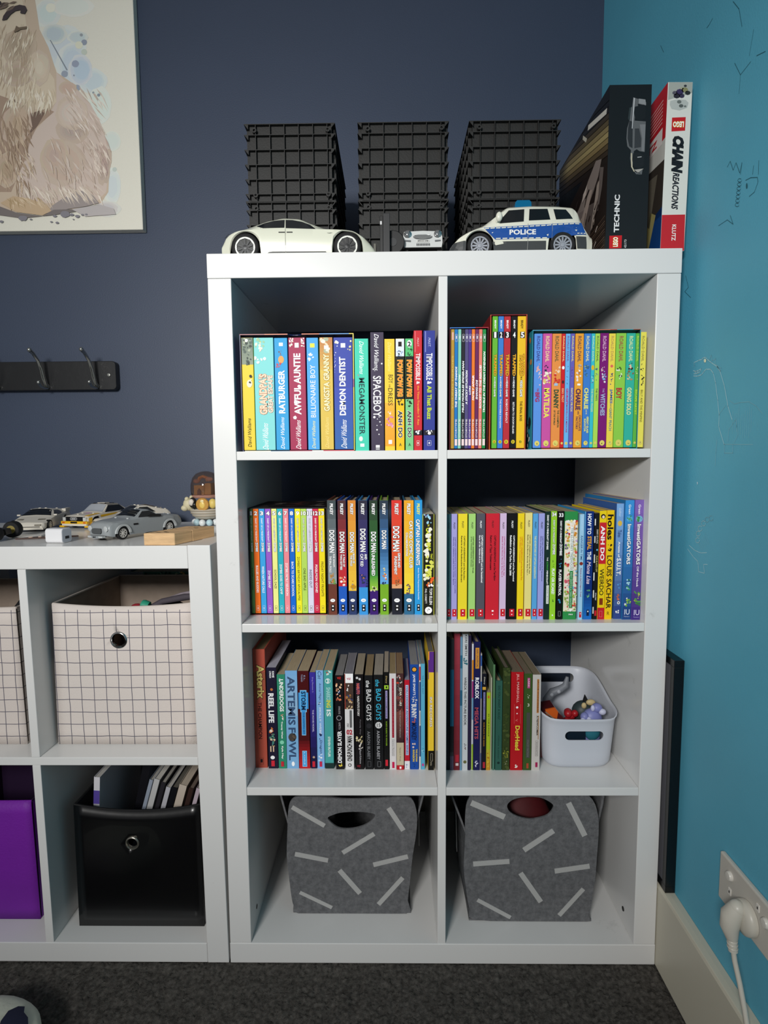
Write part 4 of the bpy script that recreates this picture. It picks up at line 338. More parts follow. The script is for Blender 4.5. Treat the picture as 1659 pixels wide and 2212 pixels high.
[448.4,5.4,925.1,193.5,6.5,120,0,"#249048","#b8a688",[["X",0.96,0.898,"#e8e8f0",0.2,0.85],["B",0.947,0.923,"#e8e8f0",0.4,0.65],["T","TROUBLE IN THE DREAM DIMENSION",0.815,0.304,"#ffffff",0.62,0.5,-1,2,0.25,""],["T","STORYTIME",0.249,0.091,"#f0e8e8",0.5,0.5,-1,1,0,""],["B",0.081,0.025,"#f6dcdc",0.12,0.88]],"green thin spine, last inside the blue-topped box","thin paperbacks in the blue-topped box"],
[464.3,8.4,925.1,213.9,6.0,130,0,"#6ab83a","#b8a688",[["T","BRADY",0.971,0.907,"#ffffff",0.3,0.5,1,2,0,""],["B",0.885,0.837,"#101010",0.05,0.95],["T","1",0.883,0.84,"#ffffff",0.42,0.5,0,2,0,""],["T","TRAPPED",0.717,0.553,"#f6b428",0.52,0.55,1,2,0,"#101010"],["T","IN A",0.545,0.521,"#ffffff",0.2,0.5,1,2,0,""],["T","VIDEO GAME",0.521,0.395,"#ffffff",0.3,0.5,1,2,0,"#101010"],["E",0.05,0.5,0.3,"#e8d02c",1.1],["T","D",0.057,0.041,"#101010",0.25,0.5,0,2,0,""]],"green paperback numbered 1 in the tall red box","numbered paperbacks in the tall red box"],
[473.8,8.6,925.1,213.8,6.0,130,0,"#3f7fd0","#b8a688",[["T","BRADY",0.971,0.907,"#ffffff",0.3,0.5,1,2,0,""],["B",0.885,0.837,"#101010",0.05,0.95],["T","2",0.883,0.84,"#ffffff",0.42,0.5,0,2,0,""],["T","TRAPPED",0.717,0.552,"#f6b428",0.52,0.55,1,2,0,"#101010"],["T","IN A",0.546,0.521,"#ffffff",0.2,0.5,1,2,0,""],["T","VIDEO GAME",0.521,0.394,"#ffffff",0.3,0.5,1,2,0,"#101010"],["E",0.049,0.5,0.3,"#e8d02c",1.1],["T","D",0.057,0.041,"#101010",0.25,0.5,0,2,0,""],["T","THE INVISIBLE INVASION",0.377,0.156,"#ffffff",0.3,0.5,1,1,0,""]],"blue paperback numbered 2 in the tall red box","numbered paperbacks in the tall red box"],
[483.1,10.5,925.1,213.7,6.0,130,0,"#bd2f3a","#b8a688",[["T","BRADY",0.971,0.907,"#ffffff",0.3,0.5,1,2,0,""],["B",0.885,0.838,"#101010",0.05,0.95],["T","3",0.883,0.84,"#ffffff",0.42,0.5,0,2,0,""],["T","TRAPPED",0.717,0.552,"#f6b428",0.52,0.55,1,2,0,"#101010"],["T","IN A",0.546,0.521,"#ffffff",0.2,0.5,1,2,0,""],["T","VIDEO GAME",0.521,0.394,"#ffffff",0.3,0.5,1,2,0,"#101010"],["E",0.049,0.5,0.3,"#e8d02c",1.1],["T","D",0.057,0.041,"#101010",0.25,0.5,0,2,0,""],["T","ROBOTS REVOLT",0.375,0.193,"#ffffff",0.3,0.5,1,1,0,""]],"red paperback numbered 3 in the tall red box","numbered paperbacks in the tall red box"],
[494.7,9.7,925.1,213.6,6.0,130,0,"#15151a","#b8a688",[["T","BRADY",0.971,0.907,"#ffffff",0.3,0.5,1,2,0,""],["B",0.885,0.837,"#101010",0.05,0.95],["T","4",0.883,0.84,"#ffffff",0.42,0.5,0,2,0,""],["T","TRAPPED",0.717,0.552,"#f6b428",0.52,0.55,1,2,0,"#101010"],["T","IN A",0.546,0.521,"#ffffff",0.2,0.5,1,2,0,""],["T","VIDEO GAME",0.521,0.394,"#ffffff",0.3,0.5,1,2,0,"#101010"],["E",0.049,0.5,0.3,"#e8d02c",1.1],["T","D",0.057,0.041,"#101010",0.25,0.5,0,2,0,""],["T","RETURN TO DOOM ISLAND",0.353,0.111,"#ffffff",0.3,0.5,1,1,0,""]],"black paperback numbered 4 in the tall red box","numbered paperbacks in the tall red box"],
[505.2,13.5,925.1,213.5,6.0,130,0,"#f5c62c","#b8a688",[["T","BRADY",0.971,0.907,"#4a3208",0.3,0.5,1,2,0,""],["B",0.885,0.837,"#101010",0.3,0.85],["T","5",0.883,0.84,"#ffffff",0.42,0.58,0,2,0,""],["T","TRAPPED",0.717,0.552,"#f6b428",0.52,0.55,1,2,0,"#101010"],["T","IN A",0.546,0.521,"#4a3208",0.2,0.5,1,2,0,""],["T","VIDEO GAME",0.521,0.394,"#ffffff",0.3,0.5,1,2,0,"#101010"],["E",0.05,0.5,0.18,"#e8d02c",1.1],["T","D",0.057,0.041,"#101010",0.25,0.5,0,2,0,""],["T","THE FINAL BOSS",0.362,0.208,"#4a3208",0.3,0.5,1,1,0,""]],"yellow paperback numbered 5 in the tall red box","numbered paperbacks in the tall red box"],
[532.9,13.0,925.1,185.7,6.5,120,0,"#5f97e6","#b8a688",[["T","ROALD DAHL",0.978,0.757,"#3a2c7a",0.42,0.5,1,1,0,""],["S",0.738,0.672,["#f0b8b0","#e8a8a0"],9,0.15,0.8],["S",0.672,0.547,["#f0c8c8","#e8b8c0","#b8c8e8"],12,0.5,0.98],["T","THE",0.527,0.498,"#b02858",0.2,0.5,1,1,0,""],["T","BFG",0.491,0.408,"#b02858",0.55,0.45,1,2,0,""],["E",0.04,0.5,0.3,"#e8d870",1.1],["S",0.048,0.029,["#101010"],3,0.4,0.6]],"cornflower blue paperback, first and leftmost of the pastel boxed spines","pastel spined children's paperbacks on the upper right shelf"],
[546.9,14.7,925.1,185.8,6.5,120,0,"#cf56a6","#b8a688",[["T","ROALD DAHL",0.977,0.756,"#f6e8a0",0.42,0.5,1,1,0,""],["S",0.73,0.671,["#2a3050","#1e2444"],8,0.15,0.7],["S",0.671,0.546,["#f4e0a0","#f8f0d8","#e8c878"],14,0.1,0.95],["T","MATILDA",0.527,0.265,"#f6ec60",0.62,0.5,1,2,0,""],["E",0.04,0.5,0.3,"#e8d870",1.1],["S",0.048,0.029,["#101010"],3,0.4,0.6]],"orchid pink paperback with big yellow title among the pastel spines","pastel spined children's paperbacks on the upper right shelf"],
[562.4,14.7,925.1,185.4,6.5,120,0,"#f0954a","#b8a688",[["T","ROALD DAHL",0.978,0.757,"#4a5a3a",0.42,0.5,1,1,0,""],["S",0.725,0.646,["#f6d8b8","#e8a888","#c87858"],10,0.3,0.9],["S",0.652,0.567,["#c82c24","#d83a30"],12,0.15,0.9],["B",0.57,0.547,"#a8c4e0",0.25,0.65],["T","DANNY",0.514,0.346,"#24543a",0.55,0.5,1,2,0,""],["T","THE CHAMPION",0.335,0.182,"#3a5a3a",0.22,0.75,1,1,0,""],["T","OF THE WORLD",0.335,0.202,"#3a5a3a",0.2,0.35,1,1,0,""],["E",0.04,0.5,0.3,"#e8d870",1.1],["S",0.049,0.028,["#101010"],3,0.4,0.6]],"orange paperback with a red-clothed figure, third of the pastel boxed spines","pastel spined children's paperbacks on the upper right shelf"],
[577.6,6.0,925.1,185.3,6.5,120,0,"#d6262c","#b8a688",[["T","ROALD DAHL",0.978,0.757,"#f6e8a0",0.42,0.5,1,1,0,""],["E",0.705,0.5,0.35,"#ffffff",1.3],["E",0.58,0.5,0.3,"#3a2a2a",1.6],["T","ESIO TROT",0.524,0.402,"#f8d8a0",0.5,0.5,1,1,0,""],["E",0.04,0.5,0.3,"#e8d870",1.1],["S",0.049,0.029,["#101010"],3,0.4,0.6]],"narrow bright red spine among the pastel paperbacks","pastel spined children's paperbacks on the upper right shelf"],
[584.1,7.5,925.1,185.2,6.5,120,0,"#6fb8f0","#b8a688",[["T","ROALD DAHL",0.979,0.757,"#7a3a8a",0.42,0.5,1,1,0,""],["S",0.731,0.554,["#38487a","#28386a"],9,0.3,0.7],["T","GEORGE'S",0.524,0.382,"#c02078",0.5,0.5,1,2,0,""],["T","MARVELLOUS MEDICINE",0.379,0.135,"#a82878",0.34,0.5,1,1,0,""],["E",0.039,0.5,0.3,"#e8d870",1.1],["S",0.048,0.028,["#101010"],3,0.4,0.6]],"narrow sky blue spine with magenta lettering, right of the narrow red one","pastel spined children's paperbacks on the upper right shelf"],
[592.1,6.7,925.1,185.4,6.5,120,0,"#6a62bc","#b8a688",[["T","ROALD DAHL",0.977,0.756,"#f8e870",0.42,0.5,1,1,0,""],["S",0.717,0.671,["#402a5a","#b04858"],7,0.2,0.7],["S",0.671,0.612,["#806ab8","#503a88"],6,0.2,0.7],["T","FANTASTIC MR FOX",0.527,0.318,"#f6e8a8",0.5,0.5,1,1,0,""],["E",0.04,0.5,0.3,"#e8d870",1.1],["S",0.048,0.029,["#101010"],3,0.4,0.6]],"narrow violet spine with yellow lettering among the pastel paperbacks","pastel spined children's paperbacks on the upper right shelf"],
[599.8,13.5,925.1,185.3,6.5,120,0,"#f2a638","#b8a688",[["T","ROALD DAHL",0.977,0.756,"#4a2a4a",0.42,0.5,1,1,0,""],["S",0.737,0.678,["#b0b4bc","#888c98","#c8ccd4"],9,0.4,0.8],["S",0.678,0.547,["#f8ece4","#ffffff","#7a3a6a"],14,0.15,0.75],["T","CHARLIE",0.52,0.332,"#4a2058",0.62,0.45,1,2,0,""],["T","AND THE",0.322,0.295,"#4a2058",0.2,0.5,1,1,0,""],["T","CHOCOLATE",0.289,0.149,"#5a2058",0.28,0.72,1,1,0,""],["T","FACTORY",0.275,0.162,"#5a2058",0.26,0.35,1,1,0,""],["E",0.04,0.5,0.3,"#e8d870",1.1],["S",0.048,0.029,["#101010"],3,0.4,0.6]],"amber orange paperback with a silver-hatted figure in the pastel set","pastel spined children's paperbacks on the upper right shelf"],
[614.1,11.5,925.1,185.2,6.5,120,0,"#3f80d2","#b8a688",[["T","ROALD DAHL",0.977,0.756,"#f6f2b0",0.42,0.5,1,1,0,""],["S",0.73,0.625,["#6a98a8","#8ab0b0","#a8b870","#386898"],14,0.1,0.85],["T","CHARLIE",0.527,0.341,"#f6f27a",0.6,0.45,1,2,0,""],["T","AND THE",0.335,0.295,"#f6f2b0",0.18,0.5,1,1,0,""],["T","GREAT GLASS",0.275,0.129,"#f6f27a",0.28,0.72,1,2,0,""],["T","ELEVATOR",0.255,0.142,"#f6f27a",0.26,0.35,1,2,0,""],["E",0.04,0.5,0.3,"#e8d870",1.1],["S",0.048,0.029,["#101010"],3,0.4,0.6]],"royal blue paperback with pale yellow title, right of the amber one","pastel spined children's paperbacks on the upper right shelf"],
[626.0,5.8,925.1,185.1,6.5,120,0,"#3cc2d2","#b8a688",[["T","ROALD DAHL",0.977,0.756,"#e8f0b0",0.42,0.5,1,1,0,""],["E",0.704,0.5,0.4,"#f0c020",1.8],["S",0.645,0.553,["#f4f4f4","#4868a8","#c83040","#28386a"],8,0.2,0.8],["T","THE MAGIC FINGER",0.52,0.315,"#f0f0a0",0.5,0.5,1,0,0,""],["E",0.039,0.5,0.3,"#e8d870",1.1],["S",0.048,0.028,["#101010"],3,0.4,0.6]],"narrow cyan spine among the pastel paperbacks","pastel spined children's paperbacks on the upper right shelf"],
[632.3,7.5,925.1,185.0,6.5,120,0,"#b4e05a","#b8a688",[["T","ROALD DAHL",0.977,0.756,"#3a4a2a",0.42,0.5,1,1,0,""],["S",0.704,0.586,["#7a98a8","#58788a","#486878"],9,0.1,0.8],["T","THE TWITS",0.523,0.414,"#3a4a4a",0.4,0.5,1,1,0,""],["E",0.04,0.5,0.3,"#e8d870",1.1],["S",0.048,0.029,["#101010"],3,0.4,0.6]],"narrow lime spine with dark lettering, left of the dark purple one","pastel spined children's paperbacks on the upper right shelf"],
[640.3,13.7,925.1,185.5,6.5,120,0,"#7e1a74","#b8a688",[["T","ROALD DAHL",0.974,0.754,"#e8b8d8",0.42,0.5,1,1,0,""],["S",0.708,0.676,["#f4e0e0","#e8c8c8"],6,0.15,0.6],["S",0.676,0.577,["#88b0dc","#a8c8e8","#f0f0f0"],11,0.25,0.8],["T","THE",0.521,0.485,"#b8a8d8",0.22,0.5,1,1,0,""],["T","WITCHES",0.476,0.281,"#a8b8dc",0.55,0.45,1,2,0,""],["E",0.04,0.5,0.3,"#e8d870",1.1],["S",0.048,0.028,["#101010"],3,0.4,0.6]],"dark purple paperback in the middle of the pastel set","pastel spined children's paperbacks on the upper right shelf"],
[654.5,10.7,925.1,184.8,6.5,120,0,"#f6de52","#b8a688",[["T","ROALD DAHL",0.977,0.756,"#c09a5a",0.42,0.5,1,1,0,""],["E",0.717,0.5,0.22,"#e87060",1],["S",0.671,0.546,["#404468","#585c80","#30345a"],10,0.3,0.75],["T","JAMES",0.517,0.388,"#3f6ab0",0.46,0.5,1,2,0,""],["T","AND THE",0.385,0.352,"#486a98",0.2,0.5,1,0,0,""],["T","GIANT PEACH",0.348,0.149,"#5a8a98",0.4,0.5,1,1,0,""],["E",0.04,0.5,0.3,"#e8d870",1.1],["S",0.048,0.029,["#101010"],3,0.4,0.6]],"pale yellow paperback with a peach picture, right of the dark purple one","pastel spined children's paperbacks on the upper right shelf"],
[666.2,16.2,925.1,185.2,6.5,120,0,"#94d24e","#b8a688",[["T","ROALD DAHL",0.974,0.754,"#a83848",0.42,0.5,1,1,0,""],["S",0.708,0.669,["#f4f4e8","#303828"],7,0.1,0.6],["S",0.663,0.584,["#e8ece0","#404a38"],8,0.3,0.75],["T","BOY",0.525,0.427,"#c4283a",0.6,0.4,1,2,0,""],["E",0.04,0.5,0.3,"#e8d870",1.1],["S",0.048,0.028,["#101010"],3,0.4,0.6]],"grass green paperback with a three-letter red title","pastel spined children's paperbacks on the upper right shelf"],
[683.1,14.5,925.1,185.1,6.5,120,0,"#38b8a2","#b8a688",[["T","ROALD DAHL",0.974,0.754,"#f0f0b0",0.42,0.5,1,1,0,""],["S",0.74,0.675,["#4a3028","#f0c8a8","#3a2420"],8,0.3,0.8],["S",0.675,0.591,["#b89868","#8a6a48","#e8c8a0"],12,0.1,0.9],["T","GOING SOLO",0.528,0.287,"#f6f2a8",0.5,0.45,1,2,0,""],["E",0.04,0.5,0.3,"#e8d870",1.1],["S",0.048,0.028,["#101010"],3,0.4,0.6]],"teal green paperback with pale yellow title near the right end of the pastel set","pastel spined children's paperbacks on the upper right shelf"],
[698.1,6.0,925.1,184.7,6.5,120,0,"#62bc4a","#b8a688",[["T","ROALD DAHL",0.976,0.755,"#d8ec58",0.42,0.5,1,1,0,""],["S",0.709,0.579,["#a8c870","#c8d890","#e8e0b8"],8,0.2,0.8],["T","ESCAPE ARTIST",0.509,0.288,"#d8ec40",0.5,0.5,1,1,0,""],["E",0.04,0.5,0.3,"#e8d870",1.1],["S",0.048,0.029,["#101010"],3,0.4,0.6]],"narrow green spine, last inside the pastel boxed set","pastel spined children's paperbacks on the upper right shelf"],
[704.7,10.6,925.1,186.7,6.5,120,0,"#f4e65e","#b8a688",[["T","ROALD DAHL",0.965,0.747,"#6a6040",0.38,0.5,1,0,0,""],["S",0.728,0.663,["#4a4438","#28241c"],7,0.2,0.7],["S",0.631,0.535,["#302c24","#4a4438"],12,0.3,0.8],["T","BILLY AND THE MINPINS",0.502,0.221,"#7a6c30",0.34,0.5,1,0,0,""],["E",0.042,0.5,0.3,"#e8d870",1.1],["S",0.05,0.031,["#101010"],3,0.4,0.6]],"yellow paperback with black ink sketches, standing outside the pastel box","pastel spined children's paperbacks on the upper right shelf"]]

# ---------------------------------------------------------------- books
for r in BOOKS:
    for m in r[9]:
        if m[0] == 'T':
            _want(m[1], OFF[m[8]])
            if m[10]: _want(m[1], OFF[m[8]] + .05)
def lerp(a, b, t): return tuple(x + (y - x) * t for x, y in zip(a, b))
def PM(c): return mat(c, .5, spec=.22)
def spine_marks(mb, marks, w, h, seed, y=0., rough=.42):
    """printed artwork of one spine: lettering, panels, little pictures"""
    rnd = random.Random(seed); lay = 0
    def Y():
        nonlocal lay; lay += 1; return y - .00006 * lay
    X = lambda c: (c - .5) * w
    for m in marks:
        k = m[0]
        if k == 'T':
            _, t, a, b, col, size, cx, d, wt, sh, ol = m
            z0, z1 = sorted((a * h, b * h)); cz = (z0 + z1) / 2
            if d == 0: bx = (size * w, z1 - z0)
            else: bx = (z1 - z0, size * w)
            for isol in ([True, False] if ol else [False]):
                q, fs = text_geo(t, wt, bx, isol, sh)
                yy = Y()
                if d == 1: vs = [(X(cx) + p[1], yy, cz - p[0]) for p in q]
                elif d == -1: vs = [(X(cx) - p[1], yy, cz + p[0]) for p in q]
                else: vs = [(X(cx) + p[0], yy, cz + p[1]) for p in q]
                mb.add(vs, fs, PM(ol if isol else col))
        elif k in 'BX':
            _, a, b, col, x0, x1 = m
            z0, z1 = sorted((a * h, b * h)); z0 = max(z0, 0.0002); z1 = min(z1, h - .0002); yy = Y(); e = .0003
            xa = max(X(x0), -w / 2 + .0001); xb = min(X(x1), w / 2 - .0001); mm = PM(col)
            if k == 'B': mb.poly([(xa, yy, z0), (xb, yy, z0), (xb, yy, z1), (xa, yy, z1)], mm)
            else:
                for q in ((xa, z0, xb, z0 + e), (xa, z1 - e, xb, z1), (xa, z0, xa + e, z1), (xb - e, z0, xb, z1)):
                    mb.poly([(q[0], yy, q[1]), (q[2], yy, q[1]), (q[2], yy, q[3]), (q[0], yy, q[3])], mm)
        elif k == 'G':
            _, a, b, c0, c1 = m; n = 9; yy = Y(); c0 = lin(c0); c1 = lin(c1)
            for i in range(n):
                za = (a + (b - a) * i / n) * h; zb = (a + (b - a) * (i + 1) / n) * h; z0, z1 = sorted((za, zb))
                z0 = max(z0, .0002); z1 = min(z1, h - .0002)
                cc = tuple(round(x, 3) for x in lerp(c0, c1, (i + .5) / n))
                mb.poly([(-w / 2 + .0001, yy, z0), (w / 2 - .0001, yy, z0), (w / 2 - .0001, yy, z1), (-w / 2 + .0001, yy, z1)], PM(cc))
        elif k == 'E':
            asp = m[5] if len(m) > 5 else 1
            _, a, cx, r = m[:4]; yy = Y(); rr = r * w
            mb.poly([(X(cx) + rr * math.cos(i * math.pi / 9), yy, a * h + rr * asp * math.sin(i * math.pi / 9)) for i in range(18)], PM(m[4]))
        elif k == 'S':
            _, a, b, cols, n, x0, x1 = m; z0, z1 = sorted((a * h, b * h)); dx = (x1 - x0) * w; dz = z1 - z0
            r0 = max(min(math.sqrt(dx * dz / max(n, 1)) * .55, dx * .26, dz * .4), .0003)
            for i in range(n):
                yy = Y() if i % 3 == 0 else y - .00006 * lay - .00001 * (i % 3)
                cx = X(x0) + r0 * .5 + rnd.random() * max(dx - r0, .0001); cz = z0 + rnd.random() * dz
                ra = r0 * rnd.uniform(.5, 1.1); rb = ra * rnd.uniform(.5, 1.4); an = rnd.random() * 3; mm = PM(rnd.choice(cols)); pts = []
                nn = rnd.choice((5, 6, 8)); 
                for j in range(nn):
                    q = 2 * math.pi * j / nn; rj = rnd.uniform(.75, 1.15); u, v = ra * rj * math.cos(q), rb * rj * math.sin(q)
                    px = cx + u * math.cos(an) - v * math.sin(an); pz = cz + u * math.sin(an) + v * math.cos(an)
                    pts.append((min(max(px, -w / 2 + .0001), w / 2 - .0001), yy, min(max(pz, .0003), h - .0003)))
                mb.poly(pts, mm)
def page_mat(col): return mat(col, .8, noise=.16, nscale=30, stretch=(60., 1., 1.))
make_text()
def build_book(i, rec):
    x0, w, zb, h, y, depth, hard, col, page, marks, label, group = rec
    x0, w, zb, h, y, depth = [q / 1000 for q in (x0, w, zb, h, y, depth)]
    t = thing('book', label, 'book', (x0 + w / 2, y, zb), group)
    cm = PM(col); pm = page_mat(page)
    mb = MB()
    th = .0022 if hard else min(.00045, w * .12)
    # cover: spine and both boards as one wrapped U shape
    o = w / 2; inn = o - th; dd = depth
    U = [(-o, 0.0004 if hard else 0), (-o + .0004, 0), (o - .0004, 0), (o, .0004), (o, dd), (inn, dd), (inn, th), (-inn, th), (-inn, dd), (-o, dd)]
    mb.prism(U, 0, h, cm)
    spine_marks(mb, marks, w, h, 100 + i, y=-.00005)
    mb.build('cover', t, fixn=True)
    pb = MB(); ins = .0035 if hard else .0004
    if inn > .0003:
        pb.box((-inn, th, ins), (inn, dd - (.004 if hard else .0008), h - ins), pm)
        pb.build('pages', t)
    return t
for i, r in enumerate(BOOKS): build_book(i, r)

def panel_print(mb, origin, ux, uz, nrm, marks, w, h, seed, rough=.4):
    """prints marks on any flat panel: ux/uz are unit vectors of its width and height"""
    tmp = MB(); spine_marks(tmp, marks, w, h, seed, 0., rough)
    o = Vector(origin); ux, uz, nrm = Vector(ux), Vector(uz), Vector(nrm)
    vs = [o + ux * v[0] + uz * v[2] - nrm * (v[1] * 1.0) for v in tmp.v]
    off = len(mb.v); mb.v += [tuple(v) for v in vs]
    for f, k in zip(tmp.f, tmp.mi): mb.f.append(tuple(q + off for q in f)); mb.mi.append(mb.slot(tmp.ms[k]))

# ---------------------------------------------------------------- measuring helper: photo point -> place in the room
_F = 1214.36; _Cc = (0.2969, -0.9387, 0.9051)
def at(u, v, Y=None, X=None, Z=None):
    d = _m.T @ np.array([(u - 829.5) / _F, 1.0, -(v - 1106) / _F])
    a, val = (1, Y) if Y is not None else ((0, X) if X is not None else (2, Z))
    k = (val - _Cc[a]) / d[a]
    return Vector((_Cc[0] + d[0] * k, _Cc[1] + d[1] * k, _Cc[2] + d[2] * k))

# ---------------------------------------------------------------- setting
YW, XW = .44, .786
NAVY = wall_mat('navy_paint', '#38445a', .05); TEAL = wall_mat('teal_paint', '#57aac4', .07)
b = MB(); b.box((-2.2, YW, 0), (XW + .1, YW + .1, 2.5), NAVY); struct(b.build('wall_back'))
b = MB(); b.box((XW, -2.6, 0), (XW + .1, YW, 2.5), TEAL)
def ribbon(mb, pts, wd, m, rnd=None):
    """a hand-drawn line on the teal wall"""
    P = [at(u, v, X=XW - .0004) for u, v in pts]
    P = [p for p in P]
    for p, q in zip(P, P[1:]):
        t = (q - p)
        if t.length < 1e-5: continue
        t.normalize(); n = Vector((0, -t.z, t.y)) * wd / 2
        e = t * wd * .3
        mb.poly([tuple(p - e + n), tuple(p - e - n), tuple(q + e - n), tuple(q + e + n)], m)
CH = mat('#a6d0da', .8); CH2 = mat('#7db6c6', .8); PN = mat('#24606f', .8); CHB = mat('#e8e8c8', .8)
K5 = lambda a, c: (1400 + a * .3166, 700 + c * .3166)
K4 = lambda a, c: (1400 + a * .3166, c * .3166)
def D5(pts, w, m): ribbon(b, [K5(*p) for p in pts], w, m)
def D4(pts, w, m): ribbon(b, [K4(*p) for p in pts], w, m)
D5([(315, 262), (345, 248), (368, 240), (378, 230), (392, 228), (402, 240), (430, 262), (470, 290), (490, 320), (520, 420), (545, 560), (572, 650)], .0012, CH)
D5([(310, 355), (340, 355), (365, 345), (380, 325), (395, 308), (425, 308), (445, 335), (460, 400), (475, 520), (485, 620), (482, 700), (518, 820)], .0012, CH)
D5([(310, 265), (318, 280), (312, 292)], .001, CH2); D5([(308, 318), (325, 322), (345, 315), (362, 305), (355, 325), (335, 338), (312, 340)], .0012, CH)
D5([(318, 322), (322, 335), (330, 320), (338, 335), (345, 316)], .001, CH); D5([(415, 248), (430, 212), (438, 250), (460, 238), (458, 275)], .001, CH2)
D5([(460, 275), (498, 300), (495, 320), (470, 290)], .001, CH2)
b.poly([tuple(at(*K5(388 + 8 * math.cos(i), 250 + 13 * math.sin(i)), X=XW - .0008)) for i in np.linspace(0, 6.0, 10)], CHB)
D5([(470, 790), (462, 880), (458, 965)], .001, CH2); D5([(518, 820), (715, 822)], .001, CH2); D5([(520, 820), (520, 880), (578, 880), (578, 822)], .001, CH2)
D5([(485, 615), (525, 560)], .0008, CH2); D5([(555, 520), (590, 545), (625, 535), (690, 530), (740, 560), (780, 610)], .0008, CH2)
D5([(545, 800), (550, 720), (600, 650), (610, 760), (585, 810)], .0008, CH2)
rr = random.Random(5)
for i in range(10): D5([(580 + i * 14, 560 + rr.random() * 60), (575 + i * 14, 790 - rr.random() * 60)], .0006, CH2)
D5([(270, 1535), (310, 1590), (340, 1620), (345, 1690), (385, 1700), (378, 1640), (405, 1640)], .001, CH)
D5([(280, 1510), (320, 1545), (360, 1562), (400, 1560)], .001, CH)
for i, (cx, cy) in enumerate(((338, 1475), (342, 1430), (355, 1395), (378, 1360), (402, 1335), (430, 1325))):
    D5([(cx + 14 * math.cos(t), cy + 18 * math.sin(t)) for t in np.linspace(0, 5.6, 9)], .001, CH if i < 4 else CH2)
for i in range(6): D5([(345 + i * 9, 1500 - i * 14), (370 + i * 9, 1540 - i * 8)], .0006, CH2)
b.poly([tuple(at(*K5(335 + dx, 1085 + dz), X=XW - .0006)) for dx, dz in ((-2, -8), (3, -8), (4, 8), (0, 10))], mat('#d8ecf4', .7))
D4([(540, 1140), (560, 1100), (580, 1160), (600, 1110), (625, 1180), (640, 1110), (630, 1190)], .0008, PN)
D4([(665, 1230), (700, 1212), (745, 1210), (750, 1240), (725, 1310), (690, 1340)], .0008, PN); D4([(755, 1095), (752, 1190)], .0008, PN); D4([(720, 1130), (712, 1190)], .0008, PN)
b.poly([tuple(at(*K4(673 + 6 * math.cos(t), 1268 + 20 * math.sin(t)), X=XW - .0006)) for t in np.linspace(0, 6, 10)], PN)
for i in range(7): D4([(625 + 14 * math.cos(t) - i * 3, 1230 + i * 28 + 12 * math.sin(t)) for t in np.linspace(0, 5.5, 8)], .0006, PN)
D4([(480, 1540), (540, 1500), (580, 1530), (560, 1470)], .0007, PN); D4([(440, 125), (415, 170), (400, 190)], .0008, PN); D4([(580, 10), (620, 60), (640, 180)], .0008, PN)
D4([(590, 430), (630, 510), (700, 420)], .0007, PN); D4([(630, 510), (620, 640)], .0006, PN); D4([(690, 380), (720, 200)], .0006, PN); D4([(85, 310), (105, 355)], .0008, PN)
D4([(740, 380), (800, 350)], .0008, PN); D4([(255, 1880), (275, 1960), (250, 1990), (290, 2030)], .0008, PN)
struct(b.build('wall_right', fixn=False))
# carpet: one floor mesh, short dark pile modelled as relief near the shelves
rs = np.random.RandomState(3); dx = .0024
xs = np.arange(-.62, .765, dx); ys = np.arange(-.42, .012, dx); nx, ny = len(xs), len(ys)
hz = rs.rand(nx, ny) * .0030
cl = rs.rand(nx // 4 + 2, ny // 4 + 2); hz += np.kron(cl, np.ones((4, 4)))[:nx, :ny] * .0022
cl = rs.rand(nx // 9 + 2, ny // 9 + 2); hz += np.kron(cl, np.ones((9, 9)))[:nx, :ny] * .0016
gx, gy = np.meshgrid(xs, ys, indexing='ij'); gx = gx + (rs.rand(nx, ny) - .5) * dx * .7; gy = gy + (rs.rand(nx, ny) - .5) * dx * .7
vs = np.stack([gx, gy, hz - .0062], -1).reshape(-1, 3).tolist()
idx = np.arange(nx * ny).reshape(nx, ny); q = np.stack([idx[:-1, :-1], idx[1:, :-1], idx[1:, 1:], idx[:-1, 1:]], -1).reshape(-1, 4).tolist()
CARPET = mat('#524f4b', .95, noise=.5, nscale=150, bump=.8, bscale=900, spec=.1)
b = MB(); b.add(vs, q, CARPET); b.box((-2.2, -2.6, -.02), (XW + .1, YW + .1, -.0050), CARPET)
struct(b.build('floor', fixn=False, smooth=80))
SK = mat('#c9c4b2', .4, bump=.1, bscale=60)
b = MB(); b.prism([(XW, 0), (XW - .0205, 0), (XW - .0205, .1475), (XW - .0185, .1525), (XW - .010, .1535), (XW, .1535)], -2.6, YW - .021, SK, axis='y'); struct(b.build('baseboard_right', bevel=.001))
b = MB(); b.prism([(YW, 0), (YW - .0205, 0), (YW - .0205, .1475), (YW - .0185, .1525), (YW, .1535)], -2.2, XW - .001, SK, axis='x'); struct(b.build('baseboard_back', bevel=.001))

# ---------------------------------------------------------------- tall shelving unit
T_, S_, W_, H_, D_ = .0388, .0146, .765, 1.241, .385; HC = .28
SHZ = [T_, T_ + HC + S_, T_ + 2 * (HC + S_), T_ + 3 * (HC + S_)]
tu = thing('shelving_unit', 'tall white eight-cube shelving unit standing in the corner, full of books', 'shelf')
def board(name, a, c, parent, bev=.0012, shear=0.):
    bb = MB(); bb.box(a, c, M_WHITE)
    if shear: bb.v = [(x - shear * z, y, z) for x, y, z in bb.v]
    return bb.build(name, parent, bevel=bev)
e = .0003
board('top_panel', (0, 0, H_ - T_), (W_, D_, H_), tu)
board('bottom_panel', (0, 0, 0), (W_, D_, T_ - e), tu)
for x in (0, W_ - T_): board('side_panel', (x + (.0005 if x == 0 else 0), .0004, T_), (x + T_ - (0 if x == 0 else .0005), D_ - .001, H_ - T_ - e), tu)
cx0 = W_ / 2 - S_ / 2
board('divider', (cx0, .0012, T_), (cx0 + S_, D_ - .001, H_ - T_ - e), tu, .0008)
